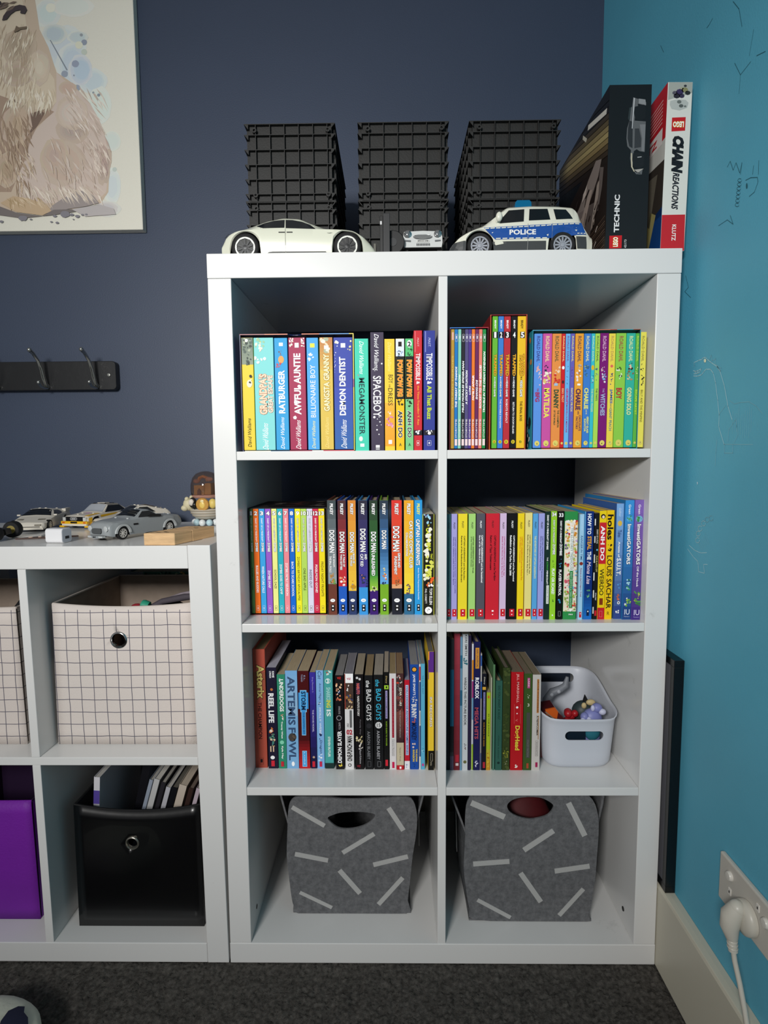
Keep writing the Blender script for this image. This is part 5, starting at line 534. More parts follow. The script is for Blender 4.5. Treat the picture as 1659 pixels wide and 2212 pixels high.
for k in (1, 2, 3):
    z1 = SHZ[k]
    board('shelf', (T_ + e, .0012, z1 - S_), (cx0 - e, D_ - .002, z1), tu, .0008)
    board('shelf', (cx0 + S_ + e, .0012, z1 - S_), (W_ - T_ - e, D_ - .002, z1), tu, .0008)
DH = mat('#1c1a18', .6)
for sx, (u, v) in ((T_ + .0002, (555, 1958)), (W_ - T_ - .0002, (1346, 1963))):
    p = at(u, v, X=sx); bb = MB(); s = 1 if sx < .3 else -1
    bb.lathe([(.0001, -.0008), (.0042, -.0008), (.0042, .0002), (.0001, .0003)], DH, 14, 'x'); bb.build('screw_hole', tu, loc=(sx, p.y, p.z))

# ---------------------------------------------------------------- low shelving unit (same make, lying on its side, racked slightly)
SHR = .0108
lu = thing('shelving_unit', 'low white cube shelving unit with fabric bins, left of the tall one', 'shelf', (-.0025, 0, 0))
LT = .7645
board('side_panel', (-T_, 0, 0), (0, D_, LT + .0008), lu, shear=SHR)
board('side_panel', (-1.24, 0, 0), (-1.24 + T_, D_, LT + .0008), lu, shear=SHR)
board('top_panel', (-1.24 + T_ + e, .0006, LT - .0395), (-T_ - e, D_, LT), lu, shear=SHR)
board('bottom_panel', (-1.24 + T_ + e, .0006, 0), (-T_ - e, D_, .0375), lu, shear=SHR)
board('middle_shelf', (-1.24 + T_ + e, .0012, .3745), (-T_ - e, D_ - .001, .3890), lu, .0008, SHR)
for k in range(1, 4):
    x = -T_ - k * (HC + S_)
    board('divider', (x, .0014, .0378), (x + S_, D_ - .002, .3742), lu, .0008, SHR)
    board('divider', (x, .0014, .3893), (x + S_, D_ - .002, LT - .0398), lu, .0008, SHR)

# ---------------------------------------------------------------- slipcases around the boxed sets
def slipcase(x0, x1, z0, h, depth, y, out, inn, label, th=.0011, notch=None, marks_top=None, marks_left=None, rim=None):
    t = thing('slipcase', label, 'book box', ((x0 + x1) / 2, y, z0)); w = x1 - x0; om = mat(out, .4); im = mat(inn, .6); rm = mat(rim or out, .4)
    bb = MB(); o = w / 2
    bb.box((-o, 0, 0), (-o + th, depth, h), om); bb.box((o - th, 0, 0), (o, depth, h), om)
    bb.box((-o + th, 0, 0), (o - th, depth, th), om)
    if notch:
        nx_, nr = notch; P = [(-o + th, 0)] + [(nx_ + nr * math.cos(a), nr * .75 * math.sin(a)) for a in np.linspace(math.pi, 0, 9)] + [(o - th, 0), (o - th, depth), (-o + th, depth)]
        bb.prism(P, h - th, h, om)
    else: bb.box((-o + th, 0, h - th), (o - th, depth, h), om)
    bb.box((-o + th, depth - th, th), (o - th, depth, h - th), im)
    # inner lining
    bb.box((-o + th, .0012, th), (-o + th + .0002, depth - th, h - th), im); bb.box((o - th - .0002, .0012, th), (o - th, depth - th, h - th), im)
    if marks_top: panel_print(bb, (0, 0, h + .00002), (1, 0, 0), (0, 1, 0), (0, 0, 1), marks_top, w, depth, 7)
    if marks_left: panel_print(bb, (-o - .00002, depth / 2, 0), (0, -1, 0), (0, 0, 1), (-1, 0, 0), marks_left, depth, h, 8)
    return bb, t
zz = SHZ[3]
bb, t = slipcase(.0490, .2365, zz, .1915, .133, .004, '#1c2a60', '#3a1418', 'open book box with a red and orange top edge holding seven paperbacks', notch=(-.003, .0115), rim='#a82c20')
w = .1875
for a0, a1, c in ((0, .22, '#8a1c24'), (.22, .70, '#d8652a'), (.70, .96, '#3f8ed0'), (.96, 1, '#e8d040')):
    if a0 == .22:
        bb.poly([((a0 - .5) * w, -.0001, .1902), ((.42 - .5) * w, -.0001, .1902), ((.42 - .5) * w, -.0001, .1915), ((a0 - .5) * w, -.0001, .1915)], mat(c, .4)); a0 = .545
    bb.poly([((a0 - .5) * w, -.0001, .1902), ((a1 - .5) * w, -.0001, .1902), ((a1 - .5) * w, -.0001, .1915), ((a0 - .5) * w, -.0001, .1915)], mat(c, .4))
for a0, a1, c in ((0, .55, '#e8d84a'), (.55, .62, '#b06a80'), (.62, 1, '#e8d84a')):
    bb.poly([(w / 2 - .0014, -.0001, a0 * .19), (w / 2, -.0001, a0 * .19), (w / 2, -.0001, a1 * .19), (w / 2 - .0014, -.0001, a1 * .19)], mat(c, .4))
for a0, a1, c in ((.02, .25, '#e8e0c8'), (.25, .42, '#2a5a7a'), (.42, .62, '#a82c50'), (.62, .72, '#e8e8e0'), (.72, 1, '#c83048')):
    bb.poly([((a0 - .5) * w, -.0001, 0), ((a1 - .5) * w, -.0001, 0), ((a1 - .5) * w, -.0001, .0012), ((a0 - .5) * w, -.0001, .0012)], mat(c, .4))
bb.build('box', t)
bb, t = slipcase(.3942, .4572, zz, .1990, .125, .0045, '#5c1822', '#2a0c10', 'small open book box with a blue top edge holding ten thin spines')
bb.poly([(-.0315, -.0001, .1978), (.010, -.0001, .1978), (.010, -.0001, .1990), (-.0315, -.0001, .1990)], mat('#3f86d8', .4))
bb.poly([(.010, -.0001, .1978), (.0315, -.0001, .1978), (.0315, -.0001, .1990), (.010, -.0001, .1990)], mat('#b83040', .4))
bb.build('box', t)
bb, t = slipcase(.4600, .5197, zz, .2185, .135, .0035, '#8c1822', '#5a0e16', 'tall red open book box holding five numbered paperbacks', marks_left=[['G', 0, 1, '#d8642a', '#7a1420']], rim='#c84a30')
for xx in (-.02985, .02865): bb.poly([(xx, -.0001, 0), (xx + .0012, -.0001, 0), (xx + .0012, -.0001, .2185), (xx, -.0001, .2185)], mat('#c85a30', .5))
bb.build('box', t)
bb, t = slipcase(.5290, .7046, zz, .1935, .128, .004, '#3aa0b0', '#20383c', 'open book box with a multicoloured cover holding fifteen pastel paperbacks', th=.0009,
    marks_left=[['B', 0, 1, '#2f98a8', 0, 1], ['S', .75, .98, ['#e0803a', '#f0d060', '#5ab8c8'], 20, 0, 1], ['S', .45, .8, ['#e89040', '#e8c850', '#c85a30'], 24, 0, 1], ['S', .0, .3, ['#1a2a30', '#e8f0f0', '#2a3a44', '#4a98a8'], 40, 0, 1]])
w = .1756
for a0, a1, c in ((0, .37, '#6ab8d8'), (.37, .6, '#e8b04a'), (.6, .72, '#e07850'), (.72, .78, '#c84a40'), (.78, .93, '#58b0c0'), (.93, 1, '#b86048')):
    bb.poly([((a0 - .5) * w, -.0001, .1925), ((a1 - .5) * w, -.0001, .1925), ((a1 - .5) * w, -.0001, .1935), ((a0 - .5) * w, -.0001, .1935)], mat(c, .4))
bb.poly([(-.07, -.0001, .0001), (.075, -.0001, .0001), (.075, -.0001, .0011), (-.07, -.0001, .0011)], mat('#e88040', .4))
bb.build('box', t)
bb, t = slipcase(.0405, .1812, SHZ[2], .1952, .168, .0595, '#16141a', '#0c0a0e', 'black open book box holding thirteen numbered spines', marks_top=[['B', 0, 1, '#1a1618', 0, 1], ['S', .1, .9, ['#5a5250', '#3a3432', '#6a6058'], 12, .05, .35], ['S', .1, .9, ['#4a2a26', '#3a2220'], 10, .4, .7], ['S', .1, .9, ['#5a5250', '#6a6460'], 10, .72, .97]])
bb.poly([(-.069, -.0001, .0001), (.069, -.0001, .0001), (.069, -.0001, .0009), (-.069, -.0001, .0009)], mat('#b03020', .4))
bb.build('box', t)

# ---------------------------------------------------------------- woven print canvas on the back wall
CV = thing('canvas_print', 'large unframed canvas with a watercolour of a sitting furry animal, on the navy wall', 'picture', (-.2785, YW, 1.4467))
cx_, cz_ = -.2785, 1.4467; CT = .021
WHT = mat('#f4f1e2', .75, bump=.35, bscale=900)
bb = MB(); bb.box((-.78, -CT, 0), (0, -.0005, .78), WHT); bb.build('canvas', CV, bevel=.0015)
pb = MB(); lay = 0; rn = random.Random(11)
def PT(a, c): 
    p = at(a * .2441, c * .2441, Y=YW - CT); return (p.x - cx_, p.z - cz_)
def pp(pts, col, px=True):
    global lay
    lay += 1
    if min(p[0] for p in pts) < -130: pts = [(max(a, -130), c) for a, c in pts]
    for P2 in (pts, [(-260 - a, c) for a, c in pts]): _pp(P2, col)
def _pp(pts, col):
    q = [PT(*p) for p in pts]
    q = [(min(max(x, -.775), -.002), min(max(z, .003), .775)) for x, z in q]
    pb.poly([(x, -CT - .0001 - lay * .000003, z) for x, z in q], mat(_lift(col), .75))
def _lift(c):
    v = [int(c[i:i+2], 16) for i in (1, 3, 5)]; return '#%02x%02x%02x' % tuple(min(250, int(x * 1.14 + 6)) for x in v)
def mix(c1, c2, t):
    a, b2 = [int(c1[i:i+2], 16) for i in (1, 3, 5)], [int(c2[i:i+2], 16) for i in (1, 3, 5)]
    return '#%02x%02x%02x' % tuple(int(x + (y - x) * t) // 4 * 4 for x, y in zip(a, b2))
def blob(cx, cy, rx, ry, col, n=14, jit=.12, rot=0):
    pp([(cx + (rx * math.cos(a) * math.cos(rot) - ry * math.sin(a) * math.sin(rot)) * (1 + rn.uniform(-jit, jit)), cy + (rx * math.cos(a) * math.sin(rot) + ry * math.sin(a) * math.cos(rot)) * (1 + rn.uniform(-jit, jit))) for a in np.linspace(0, 2 * math.pi, n, endpoint=False)], col)
def fur(x0, y0, x1, y1, ang, ln, wd, cols, n, spread=.25):
    for _ in range(n):
        x, y = rn.uniform(x0, x1), rn.uniform(y0, y1); a = ang + rn.uniform(-spread, spread); l = ln * rn.uniform(.6, 1.3); k = wd * rn.uniform(.6, 1.3)
        dx, dy = math.cos(a), math.sin(a)
        pp([(x, y), (x + dx * l * .4 - dy * k, y + dy * l * .4 + dx * k), (x + dx * l, y + dy * l), (x + dx * l * .4 + dy * k, y + dy * l * .4 - dx * k)], rn.choice(cols))
# watercolour washes
for (x, y, rx, ry, c) in ((420, 120, 120, 130, '#c3ccc8'), (640, 60, 180, 90, '#cdd2c8'), (560, 420, 190, 200, '#bcc7c8'), (640, 560, 130, 190, '#b4c2ca'), (820, 720, 130, 120, '#bac6ca'), (880, 930, 110, 160, '#c8d0cc'), (980, 1250, 80, 90, '#c4ccc6'), (1000, 1650, 80, 160, '#c3cbc8'), (720, 620, 110, 140, '#aebccc'), (480, 300, 110, 90, '#adb9bc'), (690, 330, 90, 60, '#b6c0c0'), (940, 1850, 120, 70, '#b8b4b4')):
    for k in range(5): blob(x + rn.uniform(-10, 10), y, rx * (1 - k * .1), ry * (1 - k * .1), mix('#d4d4c8', c, .35 + k * .16), 18, .08)
for (x, y, r, c) in ((448, 70, 42, '#d9d6c6'), (745, 375, 26, '#858d9a'), (668, 565, 32, '#8b93a4'), (572, 655, 30, '#8d96a2'), (684, 778, 28, '#8f97a4'), (874, 842, 14, '#7e8890'), (826, 820, 10, '#8a9298'), (655, 668, 8, '#8a909a'), (720, 310, 14, '#8a9094'), (1015, 1500, 20, '#b4bcb4'), (700, 400, 34, '#ccccb8'), (745, 460, 26, '#b4bcb0')): blob(x, y, r, r, c, 14, .04)
pp([(440, 355), (450, 355), (600, 620), (590, 625)], '#7a828a')
# body
pp([(-200, -60), (300, -60), (330, 120), (350, 260), (430, 420), (500, 640), (620, 720), (720, 830), (800, 920), (880, 1060), (930, 1200), (965, 1350), (968, 1500), (960, 1700), (890, 1800), (600, 1860), (380, 1900), (150, 1880), (-200, 1800)], '#b9a793')
pp([(-200, 0), (200, 0), (240, 260), (330, 480), (480, 700), (500, 900), (430, 980), (260, 960), (100, 880), (-200, 840)], '#c4b6a0')
pp([(500, 640), (560, 700), (720, 830), (800, 920), (880, 1060), (930, 1200), (960, 1350), (960, 1500), (940, 1700), (850, 1790), (600, 1800), (350, 1800), (180, 1760), (150, 1600), (200, 1400), (290, 1180), (420, 1040), (500, 900)], '#bfafa4')
pp([(100, 880), (200, 960), (280, 1000), (420, 960), (480, 990), (330, 1120), (270, 1240), (230, 1400), (160, 1560), (100, 1700), (-200, 1700), (-200, 800)], '#9b8573')
pp([(60, 900), (130, 880), (260, 1010), (350, 980), (400, 1000), (330, 1120), (250, 1200), (240, 1100), (160, 1000)], '#6f5c50')
for (x, y, rx, ry, c, al) in ((170, 420, 150, 170, '#a3927e', .5), (640, 1150, 150, 120, '#a99a90', .5), (560, 1450, 210, 200, '#b7a596', .5), (480, 1380, 120, 160, '#b39f90', .4), (930, 1480, 50, 170, '#a5928a', .6), (640, 1000, 150, 150, '#c6b8ae', .5), (150, 1100, 130, 200, '#b19c87', .5), (60, 1500, 110, 160, '#a8957e', .6), (600, 780, 80, 60, '#b8a090', .5), (150, 650, 150, 120, '#ab9b86', .5), (350, 600, 90, 160, '#c9bda8', .6)):
    for k in range(6): blob(x, y, rx * (1 - k * .13), ry * (1 - k * .13), mix('#bcab9a', c, .25 + .15 * k), 16, .08, rn.uniform(-.4, .4))
fur(-20, 200, 330, 820, 1.75, 110, 7, ['#c9bda6', '#b8a890', '#a89680', '#d2c8b4', '#bcae98'], 150, .35)
fur(60, 780, 480, 900, 1.6, 130, 9, ['#cfc5b0', '#c2b49c', '#d6ccba', '#b9aa94'], 70, .4)
fur(0, 1000, 250, 1600, 1.3, 130, 8, ['#a8937c', '#bca890', '#96806c', '#8c7662'], 90, .35)
fur(560, 760, 900, 1150, .95, 130, 7, ['#c9bbb0', '#b6a598', '#d0c4b8', '#b0a092'], 70, .25)
fur(780, 1200, 930, 1500, 1.15, 130, 9, ['#d0c2b4', '#b09c90', '#c4b4a8'], 40, .2)
fur(150, 1300, 300, 1700, 1.2, 90, 5, ['#cdbfae', '#bfae9c', '#a8957f'], 50, .5)
fur(380, 1200, 850, 1650, 1.1, 150, 9, ['#bfb0a4', '#baa99c', '#c4b6aa', '#b5a496'], 60, .4)
pp([(420, 1890), (470, 1820), (560, 1760), (700, 1690), (800, 1700), (880, 1800), (760, 1830), (620, 1850)], '#8f8682')
fur(200, 1640, 860, 1700, .95, 150, 8, ['#d6cabc', '#c6b8a8', '#bcae9e'], 70, .25)
pp([(10, 1800), (120, 1740), (260, 1760), (420, 1820), (460, 1870), (380, 1910), (150, 1880)], '#b39c7e')
fur(60, 1740, 380, 1800, 1.0, 80, 6, ['#c6b296', '#a08968', '#b8a488'], 35, .5)
pp([(-50, 1810), (150, 1885), (380, 1915), (480, 1860), (640, 1855), (890, 1812), (840, 1850), (620, 1885), (450, 1910), (200, 1935), (-50, 1900)], '#6d6664')
pp([(640, 1855), (890, 1815), (1010, 1850), (1030, 1900), (760, 1920)], '#aaa4a2')
# head above
pp([(-130, -620), (60, -600), (200, -500), (290, -340), (330, -160), (300, -30), (-130, -30)], '#c2b49e')
fur(-100, -560, 260, -60, 1.4, 110, 7, ['#cfc4ae', '#b8a88f', '#a89680', '#d6ccb8'], 90, .6)
pp([(150, -560), (250, -690), (330, -620), (300, -440), (230, -480)], '#a8947c'); pp([(60, -330), (110, -350), (140, -310), (100, -285), (60, -295)], '#2c262a')
pp([(-130, -140), (-60, -150), (-20, -110), (-60, -50), (-130, -30)], '#2e282c')
# dark mouth marks at the top left
pp([(25, 190), (35, 150), (70, 100), (120, 66), (180, 50), (230, 60), (245, 95), (225, 130), (185, 125), (190, 95), (140, 105), (100, 135), (65, 180)], '#3d3438')
fur(0, 20, 160, 60, 2.8, 110, 9, ['#6a5a50', '#4a3e3a', '#8a7a6c'], 14, .3)
pp([(130, 295), (150, 235), (175, 250), (245, 240), (240, 262), (190, 268), (160, 285)], '#6a5c4c'); pp([(-20, 10), (15, 20), (15, 50), (-20, 55)], '#28242a')
for (x, y, r) in ((210, 1935, 40), (280, 1945, 12), (580, 1900, 45), (640, 1905, 20), (735, 1905, 14), (770, 1903, 13), (690, 1918, 22), (20, 1965, 18), (460, 1968, 12), (512, 1975, 16), (490, 1915, 18), (655, 1945, 8)): blob(x, y, r, r * .6, '#77747a', 12, .15)
pb.build('painted_animal', CV, fixn=False)['label'] = 'beige furry animal painted in watercolour'

# ---------------------------------------------------------------- coat rail
RAIL = mat('#1d1e20', .38, bump=.1, bscale=80); STEEL = mat('#b9bab4', .25, metal=1.); CHROME = mat('#d8d8d6', .12, metal=1.)
t = thing('coat_rail', 'black wall rail with brushed steel hooks on the navy wall', 'coat rack', (-.3595, YW, 1.0800))
def rrect(x0, z0, x1, z1, r, n=5):
    P = []
    for cx, cz, a in ((x1 - r, z0 + r, -90), (x1 - r, z1 - r, 0), (x0 + r, z1 - r, 90), (x0 + r, z0 + r, 180)):
        for k in range(n + 1): q = R(a + 90 * k / n); P.append((cx + r * math.cos(q), cz + r * math.sin(q)))
    return P
bb = MB(); bb.prism(rrect(-.48, 0, 0, .0675, .009), -.0195, -.0003, RAIL, axis='y'); bb.build('backboard', t, bevel=.0012, smooth=35)
for hx in (-.0445, -.164, -.2835, -.403):
    bb = MB()
    o = -.0195
    bb.tube([(hx, o - .002, .008), (hx - .0005, o - .010, .013), (hx - .001, o - .017, .028), (hx - .0015, o - .022, .046), (hx - .002, o - .032, .064), (hx - .0025, o - .048, .078), (hx - .0025, o - .060, .083)],
            [.0042, .0044, .0046, .0042, .0038, .0040, .0048], STEEL, 12)
    bb.ball((hx - .0025, o - .0605, .0832), .0049, STEEL); bb.ball((hx, o - .002, .008), .0046, STEEL)
    bb.tube([(hx, o - .001, .006), (hx - .0005, o - .014, .0045), (hx - .001, o - .028, .0065), (hx - .001, o - .036, .0135)], [.004, .0036, .0036, .0042], STEEL, 10)
    bb.ball((hx - .001, o - .036, .0138), .0044, STEEL)
    bb.build('hook', t, smooth=60)
bb = MB(); bb.lathe([(.0001, 0), (.0038, 0), (.0042, .001), (.0036, .0022), (.0001, .0026)], STEEL, 16, 'y', xf=Matrix.Rotation(math.pi, 4, 'Z'))
bb.build('screw', t, loc=(-.0165, -.0195, .0345), smooth=40)

# ---------------------------------------------------------------- ribbed black crates
CR = mat('#222221', .6, bump=.15, bscale=300)
def crate(xc, y0, zb, w, hh, dep, label, flip=False):
    t = thing('storage_crate', label, 'crate', (xc, y0, zb), 'ribbed black crates stacked in pairs on top of the tall unit')
    bb = MB(); r = .0072; th = .0012; hw = w / 2
    bb.box((-hw + r, r, .001), (hw - r, dep - r, hh - .001), CR)
    rows = [.0006, .0185]; n = 4 if hh > .1 else 3
    zs = [.0007, .019] + [.019 + .0255 * k for k in range(1, 5)] + [hh - .0007]
    zs = [hh - z for z in zs] if flip else zs
    for z in zs: bb.box((-hw, 0, z - th / 2), (hw, dep, z + th / 2), CR)
    xs = [-hw + .0205 + .0259 * k for k in range(6)]
    for x in xs: bb.box((x - th / 2, .0008, .0005), (x + th / 2, r + .001, hh - .0005), CR)
    ys = np.arange(.02, dep - .01, .0259)
    for y in ys:
        for sx in (-1, 1):
            a, c_ = sorted((sx * (hw - r), sx * (hw - .0006))); bb.box((a, y - th / 2, .0005), (c_, y + th / 2, hh - .0005), CR)
    # triangular gussets at the corners under each rib
    for z in zs:
        for sx in (-1, 1):
            P = [(sx * (hw - .0003), z), (sx * (hw - .0075), z), (sx * (hw - .0075), z - .0085)]
            bb.prism(P, .0002, .0014, CR, axis='y')
    bb.build('body', t)
    for px in (xs[0] - .002, xs[5] + .001):
        for pz in (.0115, hh - .0115):
            q = MB(); q.lathe([(.0022, -.0002), (.0042, -.0002), (.0042, .0085), (.0022, .0085), (.0022, -.0002)], CR, 14, 'y', caps=False); q.lathe([(.0001, .004), (.0023, .004), (.0001, .0041)], CR, 12, 'y', caps=False)
            q.build('peg', t, loc=(px, -.001, pz), smooth=40)
    return t
for xc, nm in ((.1175, 'left stack behind the white sports car'), (.322, 'middle stack behind the tiny white toy car'), (.5225, 'right stack behind the police car')):
    crate(xc, .1300, H_ + .0002, .1645, .1355, .247, 'ribbed black plastic crate, lower one of the ' + nm)
    crate(xc + (.0 if xc > .2 else -.0004), .1300, H_ + .1362, .1645, .1345, .247, 'ribbed black plastic crate, upper one of the ' + nm, True)

# ---------------------------------------------------------------- cars
class Form:
    def __init__(s, L, top, belt, bot, hw, rw, wheels, ra, rz):
        s.n = 110; s.xs = np.linspace(0, L, s.n); f = lambda pts: np.interp(s.xs, [p[0] for p in pts], [p[1] for p in pts])
        sm = lambda a: np.convolve(np.pad(a, 2, 'edge'), [.15, .2, .3, .2, .15], 'valid')
        s.top, s.belt, s.bot, s.hw, s.rw = sm(f(top)), sm(f(belt)), f(bot), sm(f(hw)), sm(f(rw))
        s.belt = np.minimum(s.belt, s.top - .0012)
        for xc in wheels:
            d = ra ** 2 - (s.xs - xc) ** 2; s.bot = np.maximum(s.bot, np.where(d > 0, rz + np.sqrt(np.maximum(d, 0)), 0))
        s.bot = np.minimum(s.bot, s.belt - .002); s.L = L
    def rows(s, i):
        t, b, z, w, r = s.top[i], s.belt[i], s.bot[i], s.hw[i], s.rw[i]; h = b - z
        return [(w * .95, z), (w, z + h * .3), (w * 1.0, z + h * .7), (w * .965, b), (min(r, w * .95) * 1.0, b + (t - b) * .86), (min(r, w * .95) * .85, t), (0, t + .0012)]
    def y(s, x, z):
        i0 = int(x / s.L * (s.n - 1)); best = 0
        for i in range(i0 - 1, i0 + 3):
            R_ = s.rows(min(max(i, 0), s.n - 1)); best = max(best, float(np.interp(z, np.maximum.accumulate([p[1] for p in R_]), [p[0] for p in R_])))
        return best
    def z(s, x, y):
        i = min(max(int(round(x / s.L * (s.n - 1))), 0), s.n - 1); R_ = s.rows(i)[3:][::-1]
        return float(np.interp(abs(y), [p[0] for p in R_], [p[1] for p in R_]))
    def mesh(s, mb, m, under):
        vs = []; 
        for i in range(s.n):
            rr_ = s.rows(i); x = s.xs[i]
            vs += [(x, -a, b) for a, b in rr_] + [(x, a, b) for a, b in rr_[:-1][::-1]]
        k = 13; fs = [(i * k + j, (i + 1) * k + j, (i + 1) * k + j + 1, i * k + j + 1) for i in range(s.n - 1) for j in range(k - 1)]
        fs += [tuple(range(k)), tuple(range((s.n - 1) * k, s.n * k))[::-1]]
        mb.add(vs, fs, m)
        mb.add(vs, [(i * k, i * k + k - 1, (i + 1) * k + k - 1, (i + 1) * k) for i in range(s.n - 1)], under)
    def side(s, mb, pts, m, eps=.0005, both=True):
        b = bmesh.new(); f = b.faces.new([b.verts.new((x, 0, z)) for x, z in pts]); bmesh.ops.triangulate(b, faces=[f])
        for _ in range(2): bmesh.ops.subdivide_edges(b, edges=[q for q in b.edges if q.calc_length() > .005], cuts=1, use_grid_fill=True)
        bmesh.ops.triangulate(b, faces=b.faces); b.verts.index_update()
        for sg in ((-1, 1) if both else (-1,)):
            mb.add([(v.co.x, sg * (s.y(v.co.x, v.co.z) + eps), v.co.z) for v in b.verts], [tuple(q.index for q in fc.verts) for fc in b.faces], m)
        b.free()
    def topp(s, mb, pts, m, eps=.0006):
        b = bmesh.new(); f = b.faces.new([b.verts.new((x, y, 0)) for x, y in pts]); bmesh.ops.triangulate(b, faces=[f])
        for _ in range(3): bmesh.ops.subdivide_edges(b, edges=[q for q in b.edges if q.calc_length() > .004], cuts=1, use_grid_fill=True)
        bmesh.ops.triangulate(b, faces=b.faces); b.verts.index_update()
        mb.add([(v.co.x, v.co.y, s.z(v.co.x, v.co.y) + eps) for v in b.verts], [tuple(q.index for q in fc.verts) for fc in b.faces], m); b.free()
TYRE = mat('#0e0e0f', .7); GLASSD = mat('#14171a', .12, spec=.8); DARK = mat('#151517', .5); UNDER = mat('#0c0c0d', .7)
def wheel(t, x, y, r, w, side, rim, hubc, spokes=10, sw=.12, dark=None):
    """side -1 faces the camera side of the car"""
    a = MB(); s = side
    prof = [(r * .72, 0), (r * .93, 0), (r, w * .15), (r, w * .85), (r * .93, w), (r * .72, w)]
    a.lathe([(p, s * -1 * h + (s * w / 2)) for p, h in prof], TYRE, 28, 'y', caps=False); a.lathe([(.0001, -s * w * .3), (r * .74, -s * w * .3)], UNDER, 20, 'y', caps=False)
    wo = a.build('wheel', t, smooth=50, loc=(x, y, r))
    q = MB(); f = s * w * .46
    q.lathe([(r * .60, f - s * .0005), (r * .60, f), (r * .73, f), (r * .73, f - s * .003)], rim, 28, 'y', caps=False)
    if dark: q.lathe([(.0001, f - s * .0016), (r * .61, f - s * .0016)], dark, 28, 'y', caps=False)
    for k in range(spokes):
        an = 2 * math.pi * k / spokes; M = Matrix.Rotation(an, 4, 'Y')
        q.box((-r * sw / 2, min(f, f - s * .0012), r * .1), (r * sw / 2, max(f, f - s * .0012), r * .62), hubc, xf=M)
    q.lathe([(r * .16, f - s * .001), (r * .16, f + s * .0006), (.0001, f + s * .0008)], hubc, 16, 'y', caps=False)
    q.build('rim', wo, smooth=40)
def text_on(form, mb, txt, x0, x1, z0, z1, m, w=2, eps=.0009, flip=False):
    q, fs = text_geo(txt, w, (x1 - x0, z1 - z0)); cx, cz = (x0 + x1) / 2, (z0 + z1) / 2
    mb.add([(cx + a, -(form.y(cx + a, cz + b_) + eps), cz + b_) for a, b_ in q], fs, m)
# -- white concept car
t = thing('toy_car', 'large white low sports car toy in front of the left crates', 'toy car', (.0105, .090, H_))
up = lambda z, b, g: b + (z - b) * g if z > b else z
P_ = lambda a, c: ((440 + .2532 * a - 471) / 1245, up((557 - 240 - .2532 * c) / 1245, .0535, 1.42))
F1 = Form(.2712, [(0, .030), (.0012, .037), (.0078, .0490), (.022, .0535), (.0442, .0612), (.0768, .0728), (.105, .0778), (.1337, .0758), (.158, .0645), (.178, .0530), (.199, .0540), (.219, .0530), (.239, .0452), (.256, .030), (.2712, .0135)],
          [(0, .026), (.008, .043), (.03, .0515), (.06, .0530), (.09, .0530), (.17, .0515), (.2, .0505), (.225, .049), (.24, .0415), (.256, .0265), (.2712, .0105)],
          [(0, .017), (.03, .0105), (.24, .0105), (.2712, .0095)], [(0, .037), (.02, .047), (.06, .0525), (.21, .0515), (.24, .045), (.26, .034), (.2712, .022)], [(0, .03), (.04, .034), (.08, .035), (.15, .036), (.18, .046), (.25, .036), (.2712, .018)], [.0430, .2150], .0258, .0236)
CARW = mat('#d9dbc9', .28, coat=.4)
mb = MB(); F1.mesh(mb, CARW, UNDER); mb.build('body', t, smooth=38)
mb = MB(); F1.side(mb, [P_(*p) for p in ((425, 966), (490, 942), (560, 928), (655, 923), (662, 984), (485, 986), (480, 974))], GLASSD); F1.side(mb, [P_(*p) for p in ((662, 923), (720, 925), (800, 938), (870, 958), (915, 990), (920, 996), (672, 987))], GLASSD)
F1.topp(mb, [(.150, -.028), (.176, -.034), (.176, .034), (.150, .028)], GLASSD); F1.topp(mb, [(.03, -.022), (.07, -.028), (.07, .028), (.03, .022)], GLASSD); mb.build('windows', t, smooth=40)
SIL = mat('#3a3c3a', .5); GRV = mat('#8a8c80', .5)
mb = MB(); F1.side(mb, [P_(*p) for p in ((505, 1196), (530, 1178), (560, 1174), (1000, 1176), (1020, 1194))], SIL); F1.side(mb, [P_(*p) for p in ((668, 990), (672, 990), (674, 1190), (670, 1190))], GRV)
for a0, a1 in ((615, 668), (682, 730)): F1.side(mb, [P_(a0, 1019), P_(a1, 1019), P_(a1, 1026), P_(a0, 1026)], DARK, .0009)
F1.side(mb, [P_(1312, 1040), P_(1335, 1055), P_(1392, 1088), P_(1345, 1082)], DARK); F1.side(mb, [P_(148, 1048), P_(165, 1022), P_(205, 1016), P_(168, 1044)], DARK); F1.side(mb, [P_(1010, 1030), P_(1065, 1030), P_(1030, 1036)], GRV)
mb.build('trim', t)
for x in (.0430, .2150):
    for s in (-1, 1): wheel(t, x, s * .0445, .0236, .013, s, mat('#e2e4dc', .3), mat('#28292a', .35, metal=.6), 10, .13, mat('#2c2e2c', .5))
# -- police car
t = thing('toy_car', 'white and blue toy police estate car with a blue roof light', 'toy car', (.3935, .0855, H_))
Q_ = lambda a, c: ((840 + .2532 * a - 968) / 1246, up((552.7 - 240 - .2532 * c) / 1246, .058, 1.13))
F2 = Form(.2425, [(0, .011), (.0069, .0275), (.019, .0397), (.0393, .0490), (.0597, .0552), (.0759, .0682), (.0922, .0820), (.1023, .0882), (.141, .0900), (.1816, .0888), (.213, .0860), (.2222, .0700), (.228, .0485), (.2425, .0345)],
          [(0, .008), (.0069, .022), (.019, .036), (.0393, .0455), (.0597, .0515), (.075, .0565), (.1, .0575), (.21, .0585), (.2222, .056), (.23, .044), (.2425, .030)],
          [(0, .005), (.03, .0095), (.22, .0095), (.2425, .012)], [(0, .022), (.012, .038), (.035, .047), (.2, .048), (.23, .045), (.2425, .040)], [(0, .02), (.05, .04), (.09, .037), (.12, .036), (.2, .037), (.2425, .036)], [.0537, .1914], .0244, .0214)
